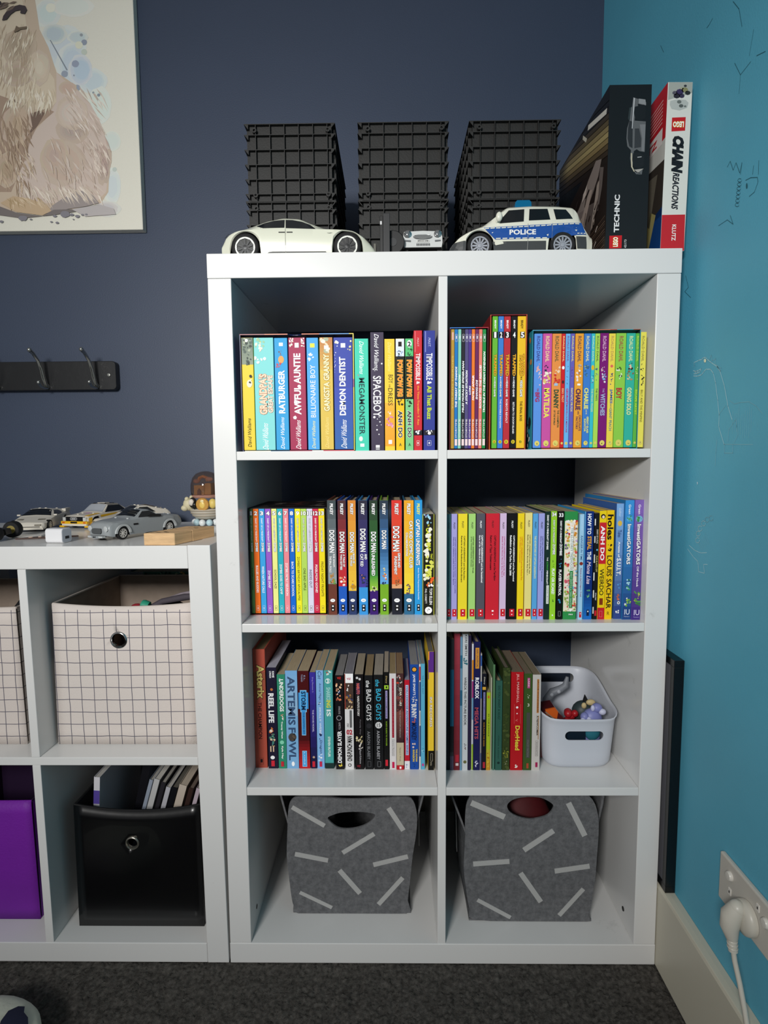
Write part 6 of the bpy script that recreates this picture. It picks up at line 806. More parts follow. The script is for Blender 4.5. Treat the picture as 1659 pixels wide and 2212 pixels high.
PW = mat('#e2e2d2', .28, coat=.3); PB = mat('#1c4f9c', .35); PG = mat('#3a3d3e', .5)
mb = MB(); F2.mesh(mb, PW, UNDER); mb.build('body', t, smooth=38)
mb = MB()
for pl in (((932, 955), (960, 905), (1012, 850), (1140, 842), (1128, 942)), ((1182, 842), (1330, 842), (1346, 930), (1170, 935)), ((1378, 846), (1480, 850), (1510, 890), (1530, 925), (1392, 930))): F2.side(mb, [Q_(*p) for p in pl], GLASSD)
F2.topp(mb, [(.067, -.036), (.098, -.031), (.098, .031), (.067, .036)], GLASSD); mb.build('windows', t, smooth=40)
mb = MB()
arch = lambda xc, r, a0, a1, n=9: [(xc + r * math.cos(a), .0214 + r * math.sin(a)) for a in np.linspace(a0, a1, n)]
F2.side(mb, [Q_(800, 990), Q_(1200, 972), Q_(1600, 958), Q_(1640, 1050), Q_(1560, 1055)] + arch(.1914, .0305, .55, 2.45) + [Q_(1322, 1080), Q_(895, 1085), Q_(885, 1062), Q_(860, 1035), Q_(830, 1010)], PB)
F2.side(mb, [Q_(875, 1100), Q_(1310, 1100), Q_(1312, 1172), Q_(885, 1172)], PG); F2.side(mb, [Q_(1555, 1065), Q_(1640, 1068), Q_(1648, 1160), Q_(1570, 1160)], PG); F2.side(mb, [Q_(660, 1085), Q_(560, 1095), Q_(530, 1130), Q_(512, 1172), Q_(655, 1172)], PG)
for i in range(17):
    a = 808 + i * 46; z = 1000 - (a - 808) * .04
    if a < 1580: F2.side(mb, [Q_(a, z - 6), Q_(a + 36, z - 8), Q_(a + 36, z + 0), Q_(a, z + 2)], PW, .0009)
for i in range(8): F2.side(mb, [Q_(900 + i * 54, 1074), Q_(938 + i * 54, 1073), Q_(938 + i * 54, 1081), Q_(900 + i * 54, 1082)], PW, .0009)
for i in range(3): F2.side(mb, [Q_(1565 + i * 26, 1040), Q_(1582 + i * 26, 1039), Q_(1582 + i * 26, 1046), Q_(1565 + i * 26, 1046)], PW, .0009)
for a in (1160, 1358): F2.side(mb, [Q_(a, 960), Q_(a + 3, 960), Q_(a + 1, 1168), Q_(a - 2, 1168)], mat('#9a9c98', .5), .0011)
text_on(F2, mb, 'POLICE', *[Q_(1010, 1052)[0], Q_(1226, 1008)[0]], Q_(0, 1050)[1], Q_(0, 1008)[1], mat('#f2f2ee', .4))
F2.side(mb, [Q_(575, 1055), Q_(600, 1030), Q_(660, 1018), Q_(620, 1045)], DARK); mb.build('livery', t)
for x in (.0537, .1914):
    for s in (-1, 1):
        wheel(t, x, s * .0405, .0214, .013, s, mat('#a9acb4', .35, metal=.3), mat('#a9acb4', .35, metal=.3), 12, .12, mat('#17181a', .5))
mb = MB(); x0, x1 = Q_(1085, 0)[0], Q_(1230, 0)[0]; BL = mat('#1272a0', .12, coat=.6, trans=.25); xm = (x0 + x1) / 2
mb.box((x0 + .001, -.014, .0895), (x1 - .001, .014, .0930), mat('#5fb8c0', .3)); 
mb.prism([(x0, .0928), (x1, .0928), (x1 - .001, .1040), (x1 - .004, .1075), (x0 + .004, .1075), (x0 + .001, .1040)], -.015, .015, BL, axis='y'); mb.build('roof_light', t, bevel=.001)
for s in (-1, 1):
    mb = MB(); mb.ball((Q_(922, 0)[0], s * .051, Q_(0, 912)[1] - .001), (.0055, .0045, .0078), PW); mb.tube([(Q_(905, 0)[0], s * .044, Q_(0, 945)[1]), (Q_(920, 0)[0], s * .051, Q_(0, 920)[1])], .0022, PW); mb.build('mirror', t, smooth=60)
# -- tiny white car propped nose up, facing the room
t = thing('toy_car', 'tiny silver-white toy car facing the room, nose raised, between the two big toy cars', 'toy car', (.3545, .0780, H_ + .0005), rot=(0, 0, 0))
MC = mat('#d2d4d2', .22, coat=.6); RD = mat('#b01c30', .4)
Ft = Form(.1050, [(0, .038), (.003, .040), (.012, .042), (.034, .045), (.048, .058), (.09, .058), (.102, .040), (.105, .03)], [(0, .035), (.003, .037), (.012, .039), (.03, .041), (.09, .041), (.105, .028)], [(0, .008), (.01, .006), (.105, .008)],
          [(0, .034), (.006, .0352), (.03, .036), (.09, .036), (.105, .03)], [(0, .033), (.03, .034), (.05, .029), (.09, .029), (.105, .026)], [.019, .084], .0135, .011)
mb = MB(); Ft.mesh(mb, MC, UNDER)
tilt = Matrix.Translation((0, 0, .0265)) @ Matrix.Rotation(R(-14), 4, 'X') @ Matrix.Rotation(R(90), 4, 'Z')
mb.v = [tuple(tilt @ Vector(p)) for p in mb.v]; mb.build('body', t, smooth=38)
fr = MB(); yf = -.0006
def FP(pts, m, dy=0): fr.poly([tuple(tilt @ Vector((-.0008 - dy + max(0, (z - .031)) * .55, x, z))) for x, z in pts], m)
def ov(cx, cz, rx, rz, n=16): return [(cx + rx * math.cos(a), cz + rz * math.sin(a)) for a in np.linspace(0, 2 * math.pi, n, endpoint=False)]
FP(ov(0, .0275, .017, .0052), mat('#8a8c8c', .3, metal=.6)); FP(ov(0, .0275, .0155, .004), mat('#c8cac8', .3, metal=.6), .0003)
for k in range(5): FP([(-.014 + .0004, .0244 + k * .0014), (.014, .0244 + k * .0014), (.014, .0249 + k * .0014), (-.014, .0249 + k * .0014)], mat('#505254', .4), .0006)
FP([(-.011, .017), (.011, .017), (.011, .0215), (-.011, .0215)], mat('#dcdcd8', .4), .0004)
q, fs = text_geo('MINI COOPER', 1, (.019, .0022)); fr.add([tuple(tilt @ Vector((-.0018, a, .0192 + b_))) for a, b_ in q], fs, DARK)
for k in range(9): FP([(-.012 + k * .0027, .0105), (-.0105 + k * .0027, .0105), (-.0105 + k * .0027, .0148), (-.012 + k * .0027, .0148)], mat('#4a4c4e', .4), .0004)
for s in (-1, 1): FP([(s * .021, .018), (s * .031, .019), (s * .031, .0215), (s * .021, .021)], mat('#6a6c6e', .4), .0003)
FP([(-.02, .0345), (-.013, .0345), (-.013, .038), (-.02, .0375)], RD, .0); FP([(.013, .0345), (.02, .0345), (.02, .0375), (.013, .038)], RD, .0)
fr.build('grille', t)
for s in (-1, 1):
    q = MB(); q.ball(tuple(tilt @ Vector((.0005, s * .0262, .0325))), (.0062, .0045, .0062), mat('#9a9ea0', .1, metal=.7)); q.lathe([(.0055, -.001), (.0068, 0), (.0055, .001)], CHROME, 20, 'y', c=tuple(tilt @ Vector((-.0012, s * .0262, .0322)))); q.build('headlight', t, smooth=60)
for x in (.019, .084):
    for s in (-1, 1):
        p = tilt @ Vector((x, s * .030, .011)); q = MB(); rr_ = .0125 if x < .05 else .0095; cz = p.z if x < .05 else .0098
        q.lathe([(rr_ * .6, -.006), (rr_, -.0045), (rr_, .0045), (rr_ * .6, .006), (.0001, .006)], TYRE, 20, 'x'); q.build('wheel', t, smooth=50, loc=(p.x, p.y, cz))
q = MB(); q.box((-.027, .010, 0), (.027, .030, .0155), DARK); q.box((-.024, .008, .0), (.024, .011, .009), UNDER); q.build('dark_block', t, bevel=.001)['label'] = 'dark block the nose is propped on'
# -- black upright block
t = thing('plastic_gadget', 'small upright black gadget with a round wheel, between white sports car and tiny car', 'gadget', (.2885, .058, H_))
q = MB(); q.box((-.0030, 0, 0), (.0085, .03, .0835), mat('#232426', .4)); q.box((-.0085, .002, 0), (-.0030, .028, .0800), mat('#101112', .4)); q.build('block', t, bevel=.0006)
q = MB(); q.box((-.0082, .0012, .0655), (-.0050, .0022, .071), mat('#c8c8c8', .5)); q.build('small_sticker', t)
q = MB(); q.lathe([(.0001, 0), (.019, 0), (.0205, .002), (.0205, .010), (.019, .012), (.0001, .012)], mat('#121314', .5), 28, 'y'); q.lathe([(.0001, -.0008), (.007, -.0008), (.007, .0001)], mat('#2c2e30', .4), 16, 'y'); q.build('round_wheel', t, loc=(.0135, .0125, .0405), smooth=40)
q = MB(); q.box((-.020, .006, 0), (-.0145, .026, .034), mat('#2a2620', .5)); q.box((-.0195, .005, .018), (-.0155, .0065, .036), mat('#5a5850', .5)); q.build('side_tab', t, bevel=.0004)
# -- black construction set box
TX = thing('toy_set_box', 'large black cardboard box printed with a grey car, beside the police car', 'box', (.6490, .020, H_))
bx = .0668; bh = .2587; bd = .268; BK = mat('#111316', .38)
q = MB(); q.box((0, 0, 0), (bx, bd, bh), BK)
f0 = MB(); fk = lambda a, c: ((1180 + a * .2049 - 1308) / (1397 - 1308 + (1732 - c) / 1732 * 4), (1883 - c) / (1883 - 158))
def fp(pts, col, l=1): q.poly([((fk(a, c)[0]) * bx, -.0001 * l, fk(a, c)[1] * bh) for a, c in pts], mat(col, .4))
fp([(880, 285), (925, 300), (1000, 310), (1020, 340), (1018, 370), (930, 350), (935, 380), (905, 450), (900, 520), (1020, 530), (1015, 840), (960, 830), (930, 810), (900, 830), (890, 1000), (900, 1030), (1000, 1010), (990, 1070), (930, 1065), (880, 1000), (862, 900), (870, 820), (830, 780), (818, 700), (822, 600), (850, 500), (840, 400), (870, 380)], '#5f6163', 1)
fp([(900, 380), (1000, 360), (1020, 420), (1010, 500), (960, 525), (905, 500), (892, 440)], '#15171a', 2); fp([(893, 850), (960, 845), (1010, 880), (1010, 980), (960, 1010), (905, 990), (885, 920)], '#17191c', 2)
fp([(845, 520), (880, 530), (885, 800), (850, 780), (830, 700), (832, 600)], '#2a2c2f', 2); fp([(905, 600), (950, 600), (975, 700), (975, 790), (905, 800)], '#35373a', 2); fp([(885, 290), (898, 295), (880, 600), (872, 600)], '#b8babc', 3); fp([(905, 1020), (1008, 1010), (950, 1050)], '#a8a49c', 3)
fp([(940, 300), (1010, 310), (1018, 365), (940, 350)], '#8a8c8e', 3); fp([(868, 850), (880, 850), (890, 990), (915, 1040), (905, 1040), (875, 990)], '#c0b8a0', 3); fp([(955, 560), (1018, 560), (1012, 835), (980, 830), (985, 700)], '#77797b', 3)
fp([(840, 390), (860, 385), (850, 490), (838, 520), (828, 500)], '#2b3436', 3); fp([(938, 890), (985, 885), (982, 893), (940, 897)], '#b8b8b8', 3)
fp([(665, 1700), (797, 1697), (795, 1830), (665, 1833)], '#c4161e', 1)
def vtext(txt, a0, c0, a1, c1, col, w=2, l=2, ol=None, d=-1):
    x0, z0 = fk(a0, c1); x1, z1 = fk(a1, c0); bxx = ((z1 - z0) * bh, (x1 - x0) * bx)
    for isol in ([True, False] if ol else [False]):
        g, fs = text_geo(txt, w, bxx, isol); cx, cz = (x0 + x1) / 2 * bx, (z0 + z1) / 2 * bh
        q.add([(cx - p[1] * (1 if d < 0 else -1), -.0001 * (l + (0 if isol else 1)), cz + p[0] * (1 if d < 0 else -1)) for p in g], fs, mat(ol if isol else col, .4))
vtext('LEGO', 705, 1715, 755, 1815, '#ffffff', 2, 2, '#e8c020'); vtext('TECHNIC', 708, 1275, 765, 1665, '#e8e8e8', 2); vtext('42173', 822, 1742, 846, 1830, '#d0d0d0', 1)
# picture on the long left side
def sp(pts, col, l=1): q.poly([(-.0001 * l, y * bd, z * bh) for y, z in pts], mat(col, .4))
sp([(.0, 0), (1, 0), (1, .55), (.0, .75)], '#231a16'); 
cl_ = ['#241c16', '#3a3024', '#5c4e36', '#8a7850', '#a89868', '#8f8058', '#5e5238', '#3c3426', '#1c1a18', '#131416', '#111316']
for k in range(11):
    z0, z1 = .55 + .036 * k, .55 + .036 * (k + 1) + .004; zz_ = lambda y, z: min(.999, z + .24 * y)
    sp([(y, zz_(y, z0)) for y in (0, .25, .5, .75, 1)] + [(y, zz_(y, z1)) for y in (1, .75, .5, .25, 0)], cl_[k], 2)
sp([(.03, .885), (.36, .975), (.37, .945), (.04, .855)], '#d8d6cc', 3); sp([(.38, .90), (.46, .965), (.47, .945), (.40, .885)], '#c8c4b4', 3)
car = [([(.10, .62), (.2, .66), (.34, .6), (.5, .5), (.62, .46), (.5, .42), (.3, .44), (.15, .54)], '#8a7e78'), ([(.06, .55), (.12, .58), (.16, .4), (.2, .34), (.14, .32), (.08, .44)], '#6a605c'), ([(.3, .42), (.5, .46), (.66, .4), (.8, .3), (.86, .22), (.74, .26), (.55, .3), (.38, .3)], '#7a6e6a'), ([(.2, .4), (.36, .44), (.44, .3), (.5, .12), (.4, .06), (.28, .2)], '#5c524e'), ([(.45, .38), (.6, .38), (.66, .22), (.52, .16), (.44, .26)], '#141010'), ([(.6, .35), (.72, .36), (.8, .2), (.7, .14)], '#94867e'), ([(.24, .5), (.3, .52), (.44, .4), (.5, .2), (.46, .18), (.36, .36)], '#a8988e'), ([(.12, .5), (.16, .5), (.24, .3), (.26, .24), (.2, .26), (.13, .42)], '#a09288'), ([(.7, .28), (.9, .2), (.94, .1), (.8, .12)], '#4a3e3a'), ([(.5, .26), (.58, .3), (.62, .12), (.54, .06)], '#b0a296'), ([(.34, .58), (.42, .55), (.44, .5), (.36, .52)], '#c8bab0')]
for i, (pl, c) in enumerate(car): sp(pl, c, 3 + i)
for k in range(14): sp([(.02, .24 - k * .016), (.55, .19 - k * .014), (.55, .185 - k * .014), (.02, .235 - k * .016)], ['#5c483c', '#3a2c24', '#6e5a4a'][k % 3], 2)
rn2 = random.Random(4)
for k in range(40):
    y, z = rn2.uniform(.1, .85), rn2.uniform(.1, .55); a = rn2.uniform(.4, 1.3); l = rn2.uniform(.03, .1); sp([(y, z), (y + l * math.cos(a), z - l * math.sin(a)), (y + l * math.cos(a) + .01, z - l * math.sin(a) + .01), (y + .012, z + .01)], rn2.choice(['#3a302c', '#b0a49a', '#1a1412', '#7a6c64', '#54483f']), 15)
q.build('box', TX, fixn=False)
# -- white and red kit box leaning beside it
KB = thing('activity_kit_box', 'tall white and red activity kit box leaning by the teal wall', 'box', (.7345, .012, H_))
kw, kh, kd = .0385, .2565, .215; q = MB(); KW = mat('#deded6', .35); q.box((0, 0, 0), (kw, kd, kh), KW)
g0 = lambda a, c: ((a - 1196 - (1880 - c) / 1725 * 66) / 247, (1880 - c) / 1728)
def gp(pts, col, l=1): q.poly([(min(max(g0(a, c)[0], .005), .995) * kw, -.0001 * l, min(max(g0(a, c)[1], .001), .999) * kh) for a, c in pts], mat(col, .4))
gp([(1196, 1880), (1443, 1880), (1450, 1500), (1208, 1505)], '#c2222c')
gp([(1270, 150), (1512, 150), (1505, 260), (1262, 330)], '#a8aca4'); gp([(1285, 340), (1350, 325), (1440, 330), (1470, 360), (1455, 410), (1380, 435), (1300, 420), (1280, 380)], '#b9bdb8', 2)
for (x, y, r, c) in ((1375, 350, 18, '#6a706c'), (1395, 390, 18, '#5a605c'), (1435, 395, 10, '#6a706c'), (1350, 290, 26, '#2a2630'), (1380, 250, 30, '#3c3058'), (1430, 230, 26, '#8a8860'), (1460, 260, 22, '#2a2a2c'), (1400, 290, 22, '#38304a'), (1330, 260, 20, '#585660'), (1435, 190, 12, '#32323a'), (1400, 215, 14, '#a8a890')):
    gp([(x + r * 1.3 * math.cos(a), y + r * math.sin(a)) for a in np.linspace(0, 6.28, 8, endpoint=False)], c, 3)
gp([(1305, 508), (1443, 503), (1438, 640), (1300, 648)], '#c41820', 2)
def ktext(txt, c0, c1, ctr, size, col, w=2, l=3, d=1, ol=None, sh=0.):
    z0, z1 = (1880 - c1) / 1728 * kh, (1880 - c0) / 1728 * kh
    for isol in ([True, False] if ol else [False]):
        if d == 0:
            g, fs = text_geo(txt, w, (size * kw, z1 - z0), isol); pts = [(ctr * kw - p[0], (z0 + z1) / 2 - p[1]) for p in g]
        else:
            g, fs = text_geo(txt, w, (z1 - z0, size * kw), isol, sh); pts = [(ctr * kw + p[1], (z0 + z1) / 2 - p[0]) for p in g]
        q.add([(x, -.0001 * (l + (0 if isol else 1)), z) for x, z in pts], fs, mat(ol if isol else col, .4))
ktext('LEGO', 548, 605, .50, .44, '#ffffff', 2, 3, 0, '#e8c020'); ktext('CHAIN', 700, 1058, .53, .42, '#14161c', 2, sh=.2, ol='#14161c'); ktext('REACTIONS', 1075, 1445, .51, .28, '#1c1e28', 2, sh=.2); ktext('KLUTZ', 1605, 1775, .53, .17, '#f0e8e4', 2)
def lp(pts, col, l=1): q.poly([(-.0001 * l, y * kd, z * kh) for y, z in pts], mat(col, .4))
lp([(0, 0), (1, 0), (1, .12), (0, .27)], '#17407a'); lp([(0, .22), (.5, .2), (1, .1), (1, .58), (.0, .62)], '#3a342e'); lp([(0, .55), (1, .6), (1, .72), (0, .72)], '#cfcfc8', 2); lp([(0, .68), (1, .62), (1, 1), (0, 1)], '#c2222c', 3)
lp([(.05, .76), (.6, .73), (.6, .64), (.05, .66)], '#e8e0dc', 4)
for k in range(7): lp([(.06, .93 - k * .022), (.62, .90 - k * .022), (.62, .893 - k * .022), (.06, .923 - k * .022)], '#e8b8b4', 4)
lp([(.1, .5), (.3, .52), (.4, .3), (.2, .2)], '#6a6458', 3); lp([(.35, .45), (.6, .46), (.62, .3), (.45, .25)], '#8a8070', 3); lp([(.1, .25), (.2, .3), (.3, .1), (.2, .06)], '#a09660', 3)
g, fs = text_geo('KLUTZ', 2, (.085, .012)); q.add([(-.0007, .07 + p[0] * -1, .70 * kh + p[1]) for p in g], fs, mat('#c2222c', .4))
q.build('box', KB, fixn=False)
q = MB(); q.poly([(0, 0, 0), (.0385, .0, 0), (.030, .045, .0055), (.004, .030, .0045)], mat('#d8d4cc', .5)); q.v += []; q.build('lid_flap', KB, loc=(0, .001, kh + .0003), solid=.0006)
KB.rotation_euler = (0, R(.7), 0)

# ---------------------------------------------------------------- things on the low unit
ZL = LT + .0003
def at_low(u, v): return at(u, v, Z=ZL)
LW = mat('#d9d3c6', .32); LG = mat('#8f9496', .35); LGL = mat('#b4b8b8', .35); LY = mat('#e8b41c', .35); LK = mat('#121214', .35); PINK = mat('#e0a8d0', .4); LIN = mat('#7a7466', .4)
def studs(mb, form, pts, m, r=.0024):
    for x, y in pts:
        z = form.z(x, y); mb.lathe([(r, -.0005), (r, .0015), (.0001, .0015)], m, 12, 'z', c=(x, y, z))
def brick_car(label, org, ang, form, wx, wr, wy, body, build, rimc=LW):
    t = thing('brick_toy_car', label, 'toy car', org, 'brick-built toy cars on the low unit', (0, 0, ang))
    mb = MB(); form.mesh(mb, body, UNDER); mb.build('body', t, smooth=30)
    for x in wx:
        for s in (-1, 1): wheel(t, x, s * wy, wr, .009, s, rimc, rimc, 8, .16, mat('#4a4a4a', .4, metal=.5))
    build(t, form)
    return t
# grey open-rear coupe, front (x=0) towards the room
FG = Form(.176, [(0, .016), (.003, .029), (.012, .0335), (.05, .036), (.062, .040), (.078, .050), (.096, .0505), (.108, .044), (.118, .0385), (.17, .034), (.176, .026)], [(0, .014), (.003, .025), (.012, .031), (.05, .034), (.07, .036), (.12, .0355), (.17, .031), (.176, .022)],
          [(0, .010), (.01, .007), (.165, .007), (.176, .014)], [(0, .018), (.004, .027), (.02, .031), (.15, .031), (.176, .026)], [(0, .016), (.03, .027), (.075, .024), (.1, .024), (.12, .028), (.176, .024)], [.030, .140], .0142, .0115)
def bit(t, name, fn, smooth=40):
    q = MB(); fn(q); return q.build(name, t, smooth=smooth)
HL = mat('#e4e6e4', .15, metal=.4)
def bld(t, f):
    q = MB(); f.side(q, [(.066, .0375), (.079, .0480), (.096, .0480), (.106, .0425), (.112, .0365), (.09, .0370)], GLASSD); f.topp(q, [(.060, -.025), (.0785, -.021), (.0785, .021), (.060, .025)], GLASSD); f.topp(q, [(.1, -.02), (.116, -.022), (.116, .022), (.1, .02)], GLASSD); q.build('windows', t)
    bit(t, 'grille', lambda q: q.prism(rrect(-.0125, .0125, .0125, .0225, .0045), -.0022, .001, mat('#4c4f50', .5), axis='x'))
    def pl(q):
        q.box((-.0062, -.009, .0052), (-.0052, .009, .0095), LG); qq, fs = text_geo('BMT', 2, (.009, .0026)); q.add([(-.0066, -p[0], .0073 + p[1]) for p in qq], fs, LK)
    bit(t, 'bumper', lambda q: q.box((-.0055, -.019, .0060), (.0015, .019, .0092), LGL)); bit(t, 'number_plate', pl)
    for s in (-1, 1):
        bit(t, 'headlight', lambda q: (q.ball((.0035, s * .0205, .0215), (.0035, .0042, .0048), HL), q.lathe([(.0045, -.0008), (.0055, 0), (.0045, .001)], LGL, 14, 'x', c=(.0008, s * .0205, .0215))))
        for xc in (.030, .140):
            P = [(xc + r * math.cos(a), .0115 + r * math.sin(a)) for r, rg in ((.0172, np.linspace(.05, math.pi - .05, 10)), (.0135, np.linspace(math.pi - .05, .05, 10))) for a in rg]
            bit(t, 'wheel_arch', lambda q: q.prism(P, s * .0295, s * .0330, LGL, axis='y'))
        bit(t, 'side_vent', lambda q: q.box((.053, s * .0316 - .0004, .0245), (.063, s * .0316 + .0004, .0275), LK))
    bit(t, 'dark_side_panel', lambda q: q.prism([(.118, .0350), (.118, .0395), (.095, .0420), (.085, .0372)], -.0322, -.0312, LK, axis='y'))
    bit(t, 'studs', lambda q: studs(q, f, [(.05, -.02), (.05, .012), (.155, -.012), (.165, .01), (.085, 0)], LGL))
    bit(t, 'driver_head', lambda q: q.ball((.082, -.012, .0445), (.004, .004, .0045), mat('#c89020', .4)), 60)
fw = Vector((-.1965, .0840, 0)); dr = Vector((.40, .917, 0)).normalized(); pr = Vector((-dr.y, dr.x, 0))
def place(frontwheel, d, form_wx, hwid):
    d = Vector((d[0], d[1], 0)).normalized(); left = Vector((-d.y, d.x, 0))
    o = Vector((frontwheel[0], frontwheel[1], 0)) + left * hwid - d * form_wx
    return (o.x, o.y, ZL), math.atan2(d.y, d.x)
org, an = place((-.1955, .0800), (.42, .907), .030, .031)
brick_car('grey open brick-built toy coupe, nearest of the toy cars on the low unit', org, an, FG, [.030, .140], .0118, .0262, LG, bld, mat('#d4d2cc', .3, metal=.3))
# white wedge sports car at the left
FW = Form(.150, [(0, .012), (.004, .018), (.05, .0275), (.058, .031), (.082, .0415), (.105, .0405), (.148, .036), (.150, .03)], [(0, .010), (.004, .016), (.05, .025), (.08, .028), (.145, .032), (.150, .026)], [(0, .005), (.15, .007)],
          [(0, .0305), (.006, .034), (.1, .037), (.15, .036)], [(0, .03), (.05, .03), (.082, .0225), (.105, .0225), (.13, .03), (.15, .031)], [.028, .118], .0135, .0112)
def bld(t, f):
    q = MB(); f.topp(q, [(.054, -.029), (.080, -.0215), (.080, .0215), (.054, .029)], GLASSD); f.side(q, [(.062, .0285), (.083, .0385), (.104, .0375), (.112, .031)], GLASSD); q.build('windows', t)
    bit(t, 'front_lip', lambda q: q.box((-.0025, -.033, .0045), (.002, .033, .0075), LW)); bit(t, 'air_intake', lambda q: q.box((-.0012, -.026, .0095), (.0012, .026, .0110), mat('#5a5650', .5)))
    for s in (-1, 1):
        bit(t, 'front_lamp', lambda q: q.box((-.0014, s * .0225 - .006, .0125), (.002, s * .0225 + .006, .0152), LIN)); bit(t, 'hood_slot', lambda q: f.topp(q, [(.022, s * .014), (.026, s * .027), (.032, s * .027), (.030, s * .014)], LIN))
        bit(t, 'mirror', lambda q: q.box((.058, s * .036 - .003, .0285), (.063, s * .036 + .003, .0315), LW)); bit(t, 'rear_haunch', lambda q: q.box((.120, s * .032 - .004, .0325), (.150, s * .032 + .004, .0385), LW))
    bit(t, 'studs', lambda q: studs(q, f, [(.092, -.006), (.092, .006), (.12, .018), (.12, -.018)], LW))
    bit(t, 'driver_head', lambda q: q.ball((.070, -.010, .0315), (.004, .004, .004), mat('#c89a50', .4)), 60)
org, an = place((-.4230, .2330), (-.20, .98), .028, .037)
brick_car('white wedge-shaped brick-built sports car, leftmost of the toy cars on the low unit', org, an, FW, [.028, .118], .0112, .0325, LW, bld)
# yellow and white rally car
FR = Form(.140, [(0, .014), (.003, .0265), (.045, .030), (.055, .034), (.072, .048), (.11, .047), (.13, .034), (.140, .031)], [(0, .012), (.003, .0235), (.045, .028), (.13, .030), (.140, .026)], [(0, .007), (.14, .008)],
          [(0, .0305), (.006, .031), (.14, .031)], [(0, .029), (.045, .029), (.072, .023), (.11, .023), (.14, .028)], [.028, .108], .0135, .0112)
def bld(t, f):
    q = MB(); f.topp(q, [(.050, -.026), (.070, -.0215), (.070, .0215), (.050, .026)], mat('#a8adb4', .2)); f.side(q, [(.056, .031), (.073, .0455), (.109, .0445), (.124, .032)], GLASSD); f.topp(q, [(.0715, -.0225), (.111, -.0225), (.111, .0225), (.0715, .0225)], LK); q.build('windows', t)
    def gr(q):
        q.box((-.0018, -.0230, .0165), (.002, .0290, .0255), LK)
        for cx in (-.0055, -.0018, .0018, .0055): q.lathe([(.0024, -.0004), (.0032, -.0004), (.0032, .0004), (.0024, .0004), (.0024, -.0004)], mat('#c0c0c0', .4), 14, 'x', c=(-.0024, cx + .002, .0212), caps=False)
    bit(t, 'grille', gr); bit(t, 'bumper', lambda q: (q.box((-.0042, -.033, .0105), (.001, .033, .0160), LY), q.box((-.0040, -.031, .0060), (.001, .031, .0105), LW)))
    bit(t, 'number_plate', lambda q: q.box((-.0052, -.008, .0118), (-.0038, .008, .0150), LK))
    for s in (-1, 1):
        bit(t, 'yellow_corner', lambda q: q.box((-.004, s * .032 - .006, .003), (.012, s * .032 + .006, .0065), LY)); bit(t, 'headlight', lambda q: q.box((-.003, s * .0255 - .0035, .0165), (.001, s * .0255 + .0035, .0245), HL)); bit(t, 'indicator', lambda q: q.box((-.0046, s * .0265 - .003, .0118), (-.0038, s * .0265 + .003, .0145), mat('#d05020', .4)))
    def st(q):
        f.side(q, [(.004, .008), (.014, .008), (.014, .024), (.004, .022)], LY); f.side(q, [(.043, .008), (.093, .008), (.093, .012), (.043, .012)], LY); f.side(q, [(.04, .022), (.13, .024), (.13, .029), (.04, .0265)], LY)
        f.topp(q, [(.004, -.029), (.042, -.029), (.042, -.019), (.004, -.019)], LY); f.topp(q, [(.030, -.006), (.040, -.010), (.040, .004), (.030, .004)], PINK)
    bit(t, 'stripes', st); bit(t, 'roof_plate', lambda q: q.box((.080, -.010, .0475), (.094, .010, .0505), LW))
    bit(t, 'studs', lambda q: (studs(q, f, [(.076, -.014), (.076, .014), (.1, -.014), (.1, .014)], LK), studs(q, f, [(.036, .012), (.036, -.016), (.02, .01)], LW)))
org, an = place((-.3480, .2780), (.22, .975), .028, .031)
brick_car('yellow and white brick-built rally car with a black roof, behind the white phone charger', org, an, FR, [.028, .108], .0112, .0265, LW, bld)
# second white car behind the grey one
FV = Form(.150, [(0, .014), (.004, .020), (.05, .028), (.06, .034), (.08, .045), (.10, .045), (.145, .034), (.150, .028)], [(0, .012), (.004, .017), (.05, .025), (.145, .030), (.150, .024)], [(0, .006), (.15, .007)],
          [(0, .029), (.006, .031), (.15, .031)], [(0, .027), (.05, .027), (.08, .022), (.10, .022), (.15, .028)], [.028, .118], .0130, .0110)
def bld(t, f):
    q = MB(); f.topp(q, [(.056, -.026), (.079, -.0205), (.079, .0205), (.056, .026)], GLASSD); f.side(q, [(.062, .030), (.081, .0425), (.099, .0425), (.115, .031)], GLASSD); q.build('windows', t)
    bit(t, 'front_lip', lambda q: q.box((-.004, -.031, .0045), (.004, .031, .0085), LW))
    for s in (-1, 1): bit(t, 'front_lamp', lambda q: q.box((-.0012, s * .020 - .006, .0130), (.0025, s * .020 + .006, .0160), LIN))
    bit(t, 'rear_deck', lambda q: f.topp(q, [(.106, -.020), (.135, -.022), (.135, .022), (.106, .020)], mat('#d8c8bc', .4), .0020))
    bit(t, 'studs', lambda q: studs(q, f, [(.086, -.008), (.086, .008), (.12, -.022), (.12, .022), (.143, 0), (.143, -.02)], LW))
org, an = place((-.2870, .2480), (.62, .785), .028, .031)
brick_car('white brick-built toy car parked behind the grey coupe, mostly hidden', org, an, FV, [.028, .118], .0110, .0260, LW, bld)
